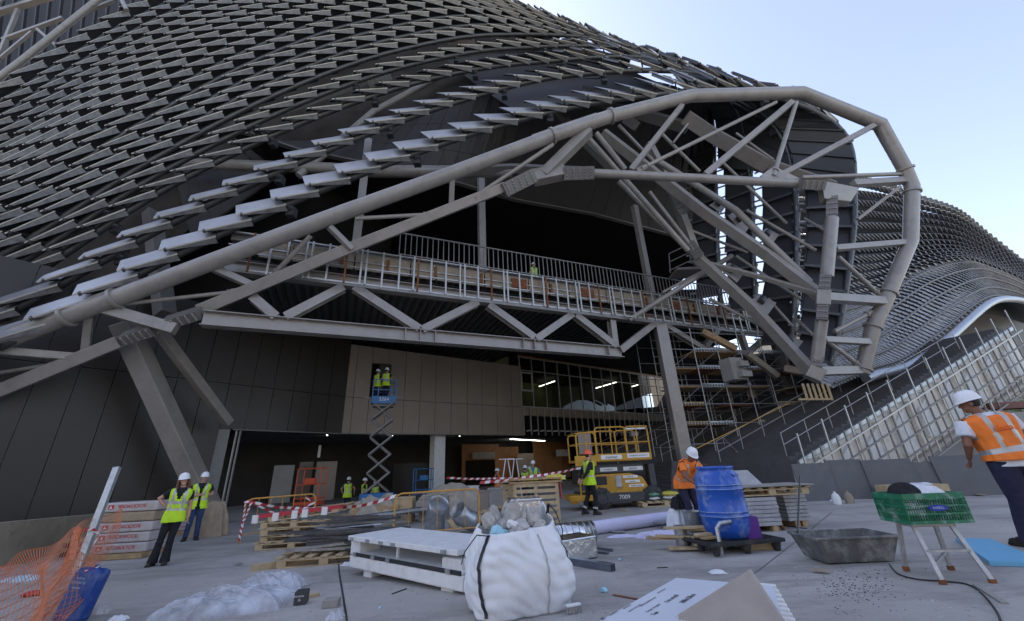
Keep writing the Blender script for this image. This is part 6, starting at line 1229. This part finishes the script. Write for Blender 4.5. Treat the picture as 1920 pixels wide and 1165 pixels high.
plank(gp(1235,992,.12), gp(1345,978,.14), .35, .02, 'galv', 'thin metal sheet lying left of the drum pallet', 'metal_sheet', 'sheet')
p = W(1402,980,7.0); p.z = gz(p.x,p.y); setp(MB().box(p+V((0,0,.28)), (.22,.25,.36)).build('purple_carton', mat('purple_carton', (.12,.03,.25), .6), None, bevel=.01, world=p), 'purple carton peeping out right of the blue drum', 'carton'); setp(MB().box(p+V((.05,.1,.05)), (.4,.4,.09)).build('timber_block', M['wood_pale'], None, bevel=.006, world=p+V((0,0,.05))), 'pale timber block under the purple carton', 'timber')
# ---------- pallet wall
def wallpal(px0, px1, py0, py1, Y, l):
    a = W(px0, py1, Y); b = W(px1, py1, Y); z = gz(a.x, a.y); top = W(px0, py0, Y).z; t = thing('pallet_wall', V((a.x,a.y,z)), l, 'pallet', 'pallet tables')
    n = 7
    for i in range(n): MB().box(V(((a.x+b.x)/2, Y, z+.06+(top-z-.1)*i/(n-1))), (b.x-a.x, .03, .09)).build('slat', M['wood_pale'], t)
    for x in (a.x, (a.x+b.x)/2, b.x): MB().box(V((x,Y+.05,(z+top)/2)), (.09,.09,top-z)).build('upright', M['wood_pale'], t)
    for k in range(2): MB().box(V(((a.x+b.x)/2, Y+.4+.02*k, top+.03+k*.08)), (b.x-a.x+.3, .9, .04)).build('top_deck', M['wood'], t)
wallpal(966,1046,908,940,11.8,'table made of slatted pallets behind the foil duct, workers behind it'); wallpal(946,964,912,935,12.6,'narrow slatted pallet table left of the larger one')
cloth_heap('yellow_rags', 'small yellowish rags on the right end of the pallet table', 'rags', W(1040,900,12.2), .3,.2,.15, 'bag_yellow', 71, 20, 16, .5); setp(MB().tube([W(1049,905,12), W(1053,935,12)], .03, 6).build('tape_bundle', M['redtape'], None, world=W(1053,935,12)), 'bunch of red tape hanging at the right end of the pallet table', 'tape')
# white trestles / ladders in the hall
def aframe(px, py0, py1, Y, wd, l):
    b = W(px, py1, Y); tp0 = W(px, py0, Y); z = gz(b.x,b.y); t = thing('white_trestle', V((b.x,b.y,z)), l, 'trestle', 'white trestles in the hall')
    for s_ in (-1, 1):
        for yy in (-.3, .3): MB().tube([V((tp0.x+s_*.05, Y, tp0.z)), V((b.x+s_*wd, Y+yy, z))], .022, 6).build('leg', M['white'], t)
    MB().beam(V((tp0.x-.35,Y,tp0.z)), V((tp0.x+.35,Y,tp0.z)), .04, .03).build('top_bar', M['white'], t); MB().beam(V((b.x-wd*.6,Y,lerp(z,tp0.z,.4))), V((b.x+wd*.6,Y,lerp(z,tp0.z,.4))), .05, .05).build('cross_bar', M['white'], t)
aframe(950,861,905,19,.35,'left white trestle in the dark hall'); aframe(966,861,905,19.3,.3,'right white trestle in the dark hall')
# ---------- red lift frame in the hall, blue one
def cage(px0, px1, py0, py1, Y, mt, l, cat='lift frame'):
    a = W(px0, py1, Y); b = W(px1, py1, Y); top = W(px0, py0, Y).z; z = gz(a.x,a.y); t = thing('lift_cage', V((a.x,a.y,z)), l, cat); dd = .6
    for x in (a.x, b.x):
        for y in (Y, Y+dd): MB().tube([V((x,y,z)), V((x,y,top))], .025, 6).build('post', M[mt], t)
    for f in (.35,.65,1): MB().tube([V((a.x,Y,lerp(z,top,f))), V((b.x,Y,lerp(z,top,f))), V((b.x,Y+dd,lerp(z,top,f))), V((a.x,Y+dd,lerp(z,top,f))), V((a.x,Y,lerp(z,top,f)))], .02, 6).build('rail', M[mt], t)
    MB().box(V(((a.x+b.x)/2,Y+dd/2,lerp(z,top,.25))), (b.x-a.x,dd,.12)).build('deck', M[mt], t); MB().box(V((lerp(a.x,b.x,.6),Y-.02,lerp(z,top,.72))), ((b.x-a.x)*.45,.12,.25)).build('control_box', M[mt], t); MB().box(V(((a.x+b.x)/2,Y+dd/2,z+.2)), (b.x-a.x,dd,.3)).build('chassis', M['darkgrey'], t)
cage(552,596,880,932,19,'redpaint','small red orange lift cage parked in the hall opening on the left'); cage(775,808,880,900,24,'bluepaint','dim blue frame deep in the hall left of the pale pillar')
# ---------- blue scissor lift with worker
SB_ = (lambda p: V((p.x, p.y, gz(p.x,p.y))))(W(706, 925, 20.3)); bt = W(712,757,20.3).z; sl_ = thing('scissor_lift', SB_, 'tall blue scissor lift raised against the panel wall', 'scissor lift')
R = rot(.35); nst_ = 5; zb = SB_.z+.75; hgt = (bt-zb)/nst_; wv = .50
for i in range(nst_):
    z0, z1 = zb+i*hgt, zb+(i+1)*hgt
    for yy in (-.32, .32):
        for s_ in (-1, 1): MB().beam(V((SB_.x,SB_.y,z0))+R@V((s_*wv,yy+s_*.04,0)), V((SB_.x,SB_.y,z1))+R@V((-s_*wv,yy+s_*.04,0)), .07, .17, V((0,1,0))).build('scissor_arm', M['rail'], sl_)
    for s_ in (-1, 1): c = V((SB_.x,SB_.y,z0))+R@V((s_*wv,0,0)); MB().tube([c+R@V((0,-.38,0)), c+R@V((0,.38,0))], .035, 8).build('cross_pin', M['steel_dark'], sl_)
MB().box(SB_+V((0,0,.45)), (1.5,.75,.5), .35).build('chassis', M['bluepaint'], sl_, bevel=.02)
for x in (-.55,.55):
    for y in (-.33,.33): c = SB_+R@V((x,y,.2)); MB().tube([c-R@V((0,.06,0)), c+R@V((0,.06,0))], .2, 18).build('wheel', M['rubber'], sl_, smooth=True)
pf = V((SB_.x,SB_.y,bt))
def pbx(nm, c, s_, mt='bluepaint', par=None): return MB().box(pf+R@V(c), s_, .35).build(nm, M[mt], par or sl_)
pbx('platform_floor', (0,0,.02), (1.15,.8,.12)); pbx('platform_apron', (0,-.41,.12), (1.1,.03,.36)); pbx('side_apron', (-.57,0,.1), (.03,.8,.2)); pbx('side_apron', (.57,0,.1), (.03,.8,.2))
for x in (-.56, .56):
    for y in (-.40, .40): pbx('post', (x,y,.6), (.045,.045,1.1))
for z in (.62,1.13):
    for y in (-.40,.40): pbx('guard_rail', (0,y,z), (1.15,.04,.04))
    for x in (-.56,.56): pbx('guard_rail', (x,0,z), (.04,.8,.04))
pbx('gate_frame', (-.3,-.42,.5), (.05,.03,.6)); pbx('gate_frame', (.3,-.42,.5), (.05,.03,.6)); pbx('underframe', (0,0,-.12), (1.0,.6,.14), 'steel_dark')
text('5264', .24, pf+R@V((0,-.43,.14)), R@V((1,0,0)), (0,0,1), M['white'], sl_, 'number')
plank(pf+R@V((-.95,-.2,.25)), pf+R@V((1.0,-.2,.25)), .1, .06, 'clad', 'plank lying across the blue platform, sticking out on both sides')
pw_ = pf+R@V((.05,-.05,.09)); person('worker in yellow vest and white helmet standing in the blue lift basket, back turned', pw_, math.radians(170), 1.72, dict(elbowL=(-.1,-.14,-.18), wristL=(.02,-.2,.1), elbowR=(.1,-.14,-.18), wristR=(.0,-.2,.1)), legs='navy', near=False)
person('second worker in yellow, half hidden at the left side of the blue lift basket', pf+R@V((-.38,.12,.09)), math.radians(150), 1.66, dict(elbowL=(-.1,-.14,-.18), wristL=(.02,-.2,.1)), legs='navy', near=False, helmet='helmet')
# ---------- yellow rough terrain lift
YC = W(1150,948,15.2); YC.z = gz(YC.x,YC.y); yl = thing('yellow_lift', YC, 'large yellow rough terrain scissor lift with a railed platform', 'scissor lift'); R = rot(.10); k_ = 1.0
def yp(x, y, z): return YC+R@V((x,y,z))
def yb(nm, c, s_, mt='yellow', par=None, bev=.02): return MB().box(yp(*c), s_, .10).build(nm, M[mt], par or yl, bevel=bev)
ps = [(-1.0,.55),(.95,.55),(1.25,.75),(1.05,1.15),(.55,1.32),(-.8,1.32),(-1.0,1.2)]; MB().slab([yp(x,-.85,z) for x, z in ps], R@V((0,1.6,0))).build('engine_cover', M['yellow'], yl, bevel=.04)
yb('side_skirt', (.15,-.88,.42), (1.7,.08,.36), 'darkgrey'); yb('chassis', (0,0,.5), (2.9,1.0,.3), 'darkgrey'); yb('scissor_pack', (-.05,-.3,1.52), (2.4,.9,.34), 'darkgrey'); yb('front_frame', (-1.5,-.4,.45), (.9,1.1,.22)); yb('ladder_side', (-1.45,-.75,.95), (.06,.08,.9)); yb('ladder_side', (-1.0,-.78,.95), (.06,.08,.9))
for z in (.7,1.0,1.3): yb('ladder_step', (-1.22,-.78,z), (.4,.1,.04))
yb('tow_hook', (-1.75,-.85,.35), (.3,.08,.2)); yb('control_panel', (-.62,-.87,1.08), (.42,.04,.32), 'ink'); yb('side_pod', (-1.15,-.6,.85), (.5,.35,.5), 'darkgrey'); yb('small_panel', (.05,-.87,1.02), (.24,.03,.44), 'wrap'); yb('rear_guard', (1.65,-.2,1.0), (.28,.4,1.3), 'darkgrey', None, .05)
for x in (-.68, 1.35):
    for y in (-.75, .75):
        c = yp(x, y, .40); n_ = R@V((0,.16,0)); w0 = MB().lathe([(.22,-.17),(.36,-.16),(.41,-.12),(.42,0),(.41,.12),(.36,.16),(.22,.17)], c, 28, R@V((0,1,0))).build('wheel', M['rubber'], yl, smooth=True); mb = MB()
        for i in range(18): a = 2*math.pi*i/18; mb.box(c+R@V((math.cos(a)*.415,-.06 if i % 2 else .06,math.sin(a)*.415)), (.05,.2,.05))
        mb.build('tread_lugs', M['rubber'], w0); MB().lathe([(.05,-.18),(.20,-.175),(.21,-.19),(.22,-.165)], c, 20, R@V((0,1,0))).build('rim', M['darkgrey'], w0, smooth=True)
pz = 1.85
yb('platform_deck', (-.05,-.2,pz), (3.0,1.5,.10)); yb('platform_skirt', (.35,-.97,pz+.12), (2.3,.04,.30)); yb('platform_skirt', (-1.2,-.97,pz+.02), (.85,.04,.42)); yb('platform_skirt', (1.48,-.2,pz+.12), (.04,1.5,.30))
def loop(x0, x1, y, z0, z1): c = .12; return [yp(x0,y,z0), yp(x0,y,z1-c), yp(x0+c*.3,y,z1-c*.3), yp(x0+c,y,z1), yp(x1-c,y,z1), yp(x1-c*.3,y,z1-c*.3), yp(x1,y,z1-c), yp(x1,y,z0)]
for x0, x1, y, z1 in ((-.7,.55,-.95,pz+1.35),(.55,1.48,-.95,pz+1.35),(-1.5,-.72,-.95,pz+1.15),(-.7,.6,.5,pz+1.3),(.6,1.48,.5,pz+1.3),(-1.5,-.75,.5,pz+1.15)): MB().tube(loop(x0, x1, y, pz+.05, z1), .032, 8).build('guard_rail_frame', M['yellow'], yl, smooth=True); MB().tube([yp(x0,y,pz+.7), yp(x1,y,pz+.7)], .026, 8).build('mid_rail', M['yellow'], yl, smooth=True); MB().tube([yp((x0+x1)/2,y,pz+.05), yp((x0+x1)/2,y,z1)], .024, 8).build('mid_post', M['yellow'], yl, smooth=True)
for x, z1 in ((-1.5,1.15),(1.48,1.35)): 
    for z in (.7, z1): MB().tube([yp(x,-.95,pz+z), yp(x,.5,pz+z)], .028, 8).build('end_rail', M['yellow'], yl, smooth=True)
yb('header_bar', (1.0,-.93,pz+1.26), (.9,.03,.07), 'white', None, .005); yb('control_box', (1.05,-.6,pz+1.05), (.3,.25,.2), 'rail'); yb('paper', (-.95,-.2,pz+.75), (.55,.03,.9), 'clad')
for x, z, w_, tx in ((-.15,pz+.13,.85,'mexicar'),(.95,pz+.15,.9,'ALQUILER DE MAQUINARIA')): yb('sticker', (x,-.995,z), (w_,.012,.17), 'white', None, 0); text(tx, .15 if len(tx) < 9 else .06, yp(x,-1.005,z), R@V((1,0,0)), (0,0,1), M['ink'], yl)
for x, z, w_, tx in ((-.25,1.50,.7,'mexicar'),(.75,1.50,.8,'alquiler')): yb('sticker', (x,-.755,z), (w_,.012,.15), 'white', None, 0); text(tx, .12, yp(x,-.765,z), R@V((1,0,0)), (0,0,1), M['ink'], yl)
for x, z, w_, tx in ((.55,1.18,.6,'mexicar'),(.62,1.0,.6,'mexicar'),(.75,.83,.6,'manlift service')): yb('sticker', (x,-.858,z), (w_,.012,.10), 'white', None, 0); text(tx, .075, yp(x,-.866,z), R@V((1,0,0)), (0,0,1), M['ink'], yl)
text('7009', .22, yp(.2,-.925,.42), R@V((1,0,0)), (0,0,1), M['white'], yl, 'number', .004)
yl.scale = (.86,.86,.80)
# ---------- left foreground: packs, bucket, netting, slanted profile, blue tank
def packs(cx0, cy0, Y, n, l, rz, wd=1.2):
    p = W(cx0, cy0, Y); p.z = gz(p.x,p.y); t = thing('insulation_packs', p, l, 'stack of packs', 'insulation pack stacks'); R = rot(rz)
    M.setdefault('pack', mat('pack_film', (.46,.42,.40), .4, 0, .12, 5, .3, 12, dirt=(.3,.22,.18), dscale=4, damt=.5)); M.setdefault('pack_tan', mat('pack_tan', (.34,.26,.17), .7, 0, .2, 5))
    MB().box(p+V((0,0,.06)), (wd,.8,.1), rz).build('pallet_base', M['wood'], t)
    for i in range(n):
        tan = (i == n-2 and n > 3); o = MB().box(p+R@V((rn.uniform(-.03,.03),0,0))+V((0,0,.12+i*.215+.1)), (wd,.62,.205), rz).build('pack', M['pack_tan' if tan else 'pack'], t, bevel=.03)
        if not tan:
            text('ROCKWOOL', .105, p+R@V((.12,-.315,0))+V((0,0,.12+i*.215+.12)), (R@V((1,0,0)))*(1 if i % 2 else -1), (0,0,1 if i % 2 else -1), M['ink_red'], o, 'lettering', .002); a_ = p+R@V((-.33,-.313,0))+V((0,0,.12+i*.215+.11)); MB().box(a_, (.12,.006,.09), rz).build('red_emblem', M['ink_red'], o); MB().slab([a_+R@V((-.035,-.006,-.03)), a_+R@V((.035,-.006,-.03)), a_+R@V((0,-.006,.035))], R@V((0,-.003,0))).build('emblem_triangle', M['white'], o)
packs(242,1000,10.6,5,'left stack of printed insulation packs behind the slanted profile',.10,1.35); packs(338,985,14.6,4,'right stack of insulation packs, half hidden behind the two visitors',.05,1.1)
p = W(395,985,13.6); p.z = gz(p.x,p.y); cloth_heap('cardboard_sheet_heap', 'brown cardboard leaning on the wall right of the man in jeans', 'cardboard', p, .5,.3,1.0, 'pack_tan', 81, 20, 16, .15, flat=.9)
p = gp(212,1035); setp(MB().lathe([(.16,0),(.17,.02),(.19,.36),(.2,.38),(.18,.38),(.15,.03)], p+V((0,.2,0)), 20).build('yellow_bucket', mat('ochre_bucket', (.45,.22,.03), .5), None, smooth=True, world=p), 'ochre yellow tub behind the orange netting', 'tub')
p = gp(118,1048); t = thing('timber_stack', p, 'small dark stack of short timbers behind the netting', 'timber')
for i in range(4):
    for j in range(3): MB().box(p+V((-.2+j*.16,.4,.06+i*.1)), (.14,.5,.09), .05*j).build('timber', M['wood'] if (i+j) % 2 else M['rubber'], t)
a, b = W(220,876,6.2), gp(150,1042,.05); b = W(148,1045,5.9); b.z = gz(b.x,b.y)+.03; plank(a, b, .09, .05, 'galv', 'long silver aluminium profile slanting up with tape knotted on it', 'slanted_profile', 'profile', V((0,1,0))); q = a.lerp(b, .48); tape([q+V((-.07,-.05,0)), q+V((.05,-.06,.01)), q+V((.14,-.05,-.06)), q+V((.12,-.05,-.18))], 'tape knotted round the slanting silver profile', .04, .05)
bb = gp(160,1052); setp(MB().box(bb+V((0,.05,.07)), (.42,.2,.15), -.1).build('concrete_block', M['concrete'], None, bevel=.01, world=bb), 'concrete block holding the foot of the slanting profile', 'block')
# trestle stand
p = gp(252,1028); t = thing('metal_trestle', p, 'thin rusty metal trestle between the netting and the woman', 'trestle')
for a_, b_ in (((-.05,0,1.0),(-.25,-.35,0)),((-.05,0,1.0),(.12,-.3,0)),((-.05,0,1.0),(.18,.35,0)),((.12,-.3,.01),(.45,.1,.01)),((-.05,0,1.0),(-.18,.0,1.02))): MB().beam(p+V(a_), p+V(b_), .03, .03).build('bar', M['rail'], t)
# netting
NB = [(-40,1075),(60,1040),(150,1000),(200,965),(245,940)]; NBb = [(-40,1240),(70,1200),(150,1120),(205,1070),(258,1040)]
NT = [W(-60,1062,3.0), W(60,1032,3.9), W(135,990,5.0), W(165,975,6.0), W(238,945,8.2)]; NO = [V((p.x,p.y,gz(p.x,p.y)+.01)) for p in NT]; NO = [V((p.x*.93+(.35 if i < 2 else .2), p.y*.86, p.z)) for i, p in enumerate(NO)]
M['net'] = mat('orange_netting', (.55,.17,.07), .6, 0, .15, 6)
def nf(u, v):
    a = catm(NT, u*(4-.001)); b = catm(NO, u*(4-.001)); p = a.lerp(b, v); return p+V((.03*math.sin(u*23+v*5), .05*math.sin(u*17-v*7)+.10*math.sin(math.pi*v), -.05*math.sin(math.pi*u*4)**2*(1-v)))
nt_ = thing('orange_netting', nf(.5,1), 'orange plastic safety netting sagging along the left corner', 'netting'); mb = MB(); NU, NVV = 84, 15
for i in range(0, NU+1):
    for j in range(NVV): a, b = nf(i/NU, j/NVV), nf(i/NU, (j+1)/NVV); mb.beam(a, b, .0045, .003, V((0,-1,0)))
mb.build('vertical_strands', M['net'], nt_); mb = MB()
for j in range(NVV+1):
    for i in range(NU): a, b = nf(i/NU, j/NVV), nf((i+1)/NU, j/NVV); mb.beam(a, b, .003, .010 if j in (0, NVV) else .005, V((0,0,1)))
mb.build('horizontal_strands', M['net'], nt_)
mb = MB()
def nf2(u, v): p = nf(.62+u*.36, .35+v*.65); return p+V((.25*math.sin(u*6)+.12*v, -.22*v-.12*math.sin(u*9+v*4), -.02+.10*math.sin(u*11+v*6)*(1-v)))
for i in range(0, 45):
    for j in range(14): mb.beam(nf2(i/44, j/14), nf2(i/44, (j+1)/14), .004, .003, V((0,-1,0)))
for j in range(15):
    for i in range(44): mb.beam(nf2(i/44, j/14), nf2((i+1)/44, j/14), .003, .004)
mb.build('folded_strands', M['net'], nt_)
t = W(150,985,8.6); t.z = gz(t.x,t.y); setp(MB().lathe([(.06,0),(.07,.05),(.055,.5),(.06,.75),(.03,.80)], t, 14).build('orange_post', mat('orange_post', (.6,.11,.02), .5), None, smooth=True, world=t), 'orange plastic post holding the netting by the parapet', 'post')
# blue tank
c = gp(128,1168); R = rot(-.12); bt_ = thing('blue_panel_tank', c, 'scuffed blue plastic water tank leaning at the lower left corner', 'tank'); M['tank'] = mat('blue_tank_plastic', (.012,.05,.24), .4, 0, .15, 4, .1, 30, dirt=(.2,.26,.4), dscale=6, damt=.5)
Rt = R @ Matrix.Rotation(math.radians(-10), 3, 'X') @ Matrix.Rotation(math.radians(4), 3, 'Y'); MB().box(c+Rt@V((0,0,.26)), (.31,.20,.52), R=Rt).build('tank', M['tank'], bt_, bevel=.05); MB().tube([c+Rt@V((.02,0,.52)), c+Rt@V((.02,0,.55))], .03, 14).build('cap', M['tank'], bt_, smooth=True)
for i, tx in enumerate(('Fosforos','VOLCAN 24','volumen')): text(tx, .034, c+Rt@V((-.01,-.103,.42-i*.045)), Rt@V((1,0,.0)), Rt@V((0,0,1)), M['scuff'], bt_)
tape([c+Rt@V((-.04,-.09,.50)), c+Rt@V((.02,-.1,.49)), c+Rt@V((.06,-.02,.53))], 'scrap of tape on top of the blue tank', .03, .04)
p = gp(60,1118); setp(rock(p+V((0,0,.03)), (.14,.09,.04), rot(.3), 77).build('brick_scrap', M['ink_red'], None, world=p), 'reddish brick scrap behind the netting', 'brick'); cloth_heap('blue_film', 'pale blue film scraps behind the netting at the left edge', 'film', gp(40,1088), .3,.18,.08, 'lfoam', 91, 22, 18, .5)
cloth_heap('canvas_scrap', 'grey canvas scrap on the ground right of the blue tank', 'cloth', gp(185,1150), .13,.08,.08, 'rubble', 92, 22, 18, .5); cloth_heap('canvas_scrap', 'pale glove-like scrap at the bottom edge right of the blue tank', 'cloth', gp(222,1163), .1,.05,.05, 'whitecloth', 93, 20, 16, .5)
# ---------- plastic film heap
pm = bpy.data.materials.new('clear_plastic_film'); pm.use_nodes = True; n_ = pm.node_tree.nodes; l_ = pm.node_tree.links; b_ = n_['Principled BSDF']; b_.inputs['Base Color'].default_value = (.60,.63,.68,1); b_.inputs['Roughness'].default_value = .22; tr2 = n_.new('ShaderNodeBsdfTransparent'); mx2 = n_.new('ShaderNodeMixShader'); nz2 = n_.new('ShaderNodeTexNoise'); nz2.inputs['Scale'].default_value = 3.5; nz2.inputs['Detail'].default_value = 8; rg2 = n_.new('ShaderNodeMapRange'); rg2.inputs[1].default_value = .35; rg2.inputs[2].default_value = .65; rg2.inputs[3].default_value = .22; rg2.inputs[4].default_value = .75; tc2 = n_.new('ShaderNodeTexCoord'); l_.new(tc2.outputs['Object'], nz2.inputs['Vector']); l_.new(nz2.outputs[0], rg2.inputs[0]); l_.new(rg2.outputs[0], mx2.inputs[0]); l_.new(tr2.outputs[0], mx2.inputs[1]); l_.new(b_.outputs[0], mx2.inputs[2]); l_.new(mx2.outputs[0], n_['Material Output'].inputs[0])
bp2 = n_.new('ShaderNodeBump'); bp2.inputs['Strength'].default_value = .4; bp2.inputs['Distance'].default_value = .03; nz3 = n_.new('ShaderNodeTexNoise'); nz3.inputs['Scale'].default_value = 2.6; nz3.inputs['Detail'].default_value = 6; nz3.inputs['Distortion'].default_value = 1.5; l_.new(tc2.outputs['Object'], nz3.inputs['Vector']); l_.new(nz3.outputs[0], bp2.inputs['Height']); l_.new(bp2.outputs[0], b_.inputs['Normal']); M['film'] = pm
cloth_heap('plastic_film', 'big crumpled heap of clear plastic film in the lower left foreground', 'plastic film', gp(430,1140), .72,.42,.22, 'film', 101, 110, 80, .16, rz=.12, flat=.2); cloth_heap('plastic_film', 'second layer of clear film over the dark boxes', 'plastic film', gp(505,1110,.02), .40,.28,.24, 'film', 104, 80, 60, .10, flat=.3)
cloth_heap('plastic_film', 'tiny shred of film at the bottom edge beside the expansion joint', 'plastic film', gp(628,1160), .09,.07,.07, 'film', 105, 24, 20, .5)
p = gp(560,1135); t = thing('printed_carton', p, 'dark grey printed carton at the right edge of the plastic film', 'carton'); MB().box(p+V((0,.05,.07)), (.13,.14,.13), .2).build('carton', M['darkgrey'], t, bevel=.004); text('DRUNION', .024, p+V((.0,-.028,.09)), rot(.2)@V((1,0,0)), (0,0,1), M['white'], t); text('26', .03, p+V((.01,-.026,.055)), rot(.2)@V((1,0,0)), (0,0,1), M['white'], t)
setp(MB().box(gp(470,1125,.05), (.5,.14,.08), .3).build('dark_carton', M['darkgrey'], None, bevel=.004, world=gp(470,1125)), 'long dark carton under the plastic film', 'carton')
p = gp(618,1140); setp(MB().box(p+V((0,.04,.04)), (.17,.14,.08), .1).build('paver_block', M['concrete'], None, bevel=.008, world=p), 'grey concrete paver on the ground left of the expansion joint', 'block'); plank(gp(578,1122,.02), gp(598,1118,.02), .06, .04, 'wood_pale', 'tiny timber stub left of the grey paver', 'timber_stub', 'timber')

# ---------- loose odds and ends between the stacks
rz_ = random.Random(17); kinds = [('cardboard_piece','pack_tan','flat piece of brown cardboard','cardboard'),('timber_offcut','wood_pale','short pale timber offcut','timber'),('metal_offcut','galv','bent scrap of galvanised sheet','metal scrap'),('white_rag','whitecloth','crumpled white rag','rag')]
spots = [(930,1000,3,'between the duct elbows and the bulk bag'),(700,1000,0,'just behind the white panel stack'),(1170,958,1,'behind the lilac roll, left'),(1195,955,2,'behind the lilac roll, middle'),(1130,962,0,'beside the foil duct end'),(1010,1000,2,'right behind the bulk bag rim'),(1420,958,3,'in front of the wrapped sheet stack'),(1495,952,1,'right of the wrapped sheet stacks'),(1565,940,3,'on the floor in front of the jugs'),(1650,925,1,'left of the timber tray'),(1840,930,0,'by the hoarding behind the big worker'),(420,1000,1,'between the man and the left barrier'),(445,1060,2,'left of the short timber beam'),(1225,1010,1,'in front of the lilac roll'),(1160,1000,2,'under the left end of the lilac roll'),(1345,1075,3,'below the drum pallet'),(1540,1075,0,'left of the spilled crumbs'),(770,1005,1,'beside the barrier foot'),(1085,990,0,'right of the square foil duct'),(655,1060,3,'right of the printed bearer')]
for px, py, kd, where in spots:
    nm, mt, lb, ct = kinds[kd]; p = gp(px, py, .002); s_ = rz_.uniform(.07,.14)
    if nm == 'white_rag': cloth_heap(nm, lb+' '+where, ct, p, s_, s_*.7, s_*.4, mt, int(px), 16, 14, .5)
    else:
        mb = MB(); a = rz_.uniform(0,3); mb.box(p+V((0,0,.03)), (s_*2.2, s_*(.35 if kd == 1 else 1.3), .05 if kd == 1 else .012), R=Matrix.Rotation(a, 3, 'Z') @ Matrix.Rotation(rz_.uniform(.02,.25), 3, 'X')); setp(mb.build(nm, M[mt], None, bevel=.002, world=p), lb+' '+where, ct)

# ---------- messy pile of boards and pipes behind the bulk bag
rp = random.Random(23); where = ['lowest board','board pointing at the lift','short board on the left','pale board on top','dark pipe across the pile','thin pipe leaning on the pallet','split board','board beside the elbow','rusty bar','silver pipe on the right','grey batten','broken slat','last slat at the back','bent silver strip']
for i, l in enumerate(where):
    c = gp(900+rp.uniform(-38,95), 985+rp.uniform(-14,10), .05+i*.022); L = rp.uniform(.5,1.1)/2; a = rp.uniform(-.9,.9); d = V((math.cos(a), math.sin(a), rp.uniform(-.12,.35)))*L
    mt = 'wood_pale' if ('board' in l or 'slat' in l) else 'rust' if 'rusty' in l else 'galv' if 'silver' in l else 'prof'
    if 'pipe' in l: o = MB().tube([c-d, c+d], .03, 10).build('loose_pipe', M[mt], None, smooth=True, world=c)
    else: o = MB().beam(c-d, c+d, rp.uniform(.06,.12), .022).build('loose_board', M[mt], None, bevel=.002, world=c)
    setp(o, l+' in the messy pile between elbows and bulk bag', 'pipe' if 'pipe' in l else 'board')
for i, l in enumerate(('left grey pipe lying across the front of the profile bundle','long thin grey pipe sticking out of the profile bundle to the right','black pipe on top of the profile bundle','silver pipe on top of the profile bundle')):
    a = gp(540+i*22, 1040-i*6, .30+i*.05); b = gp(700+i*14, 1022-i*4, .34+i*.04); setp(MB().tube([a, b], .028+.006*(i % 2), 10).build('loose_pipe', M['galv' if i in (1,3) else 'prof'], None, smooth=True, world=a), l, 'pipe')
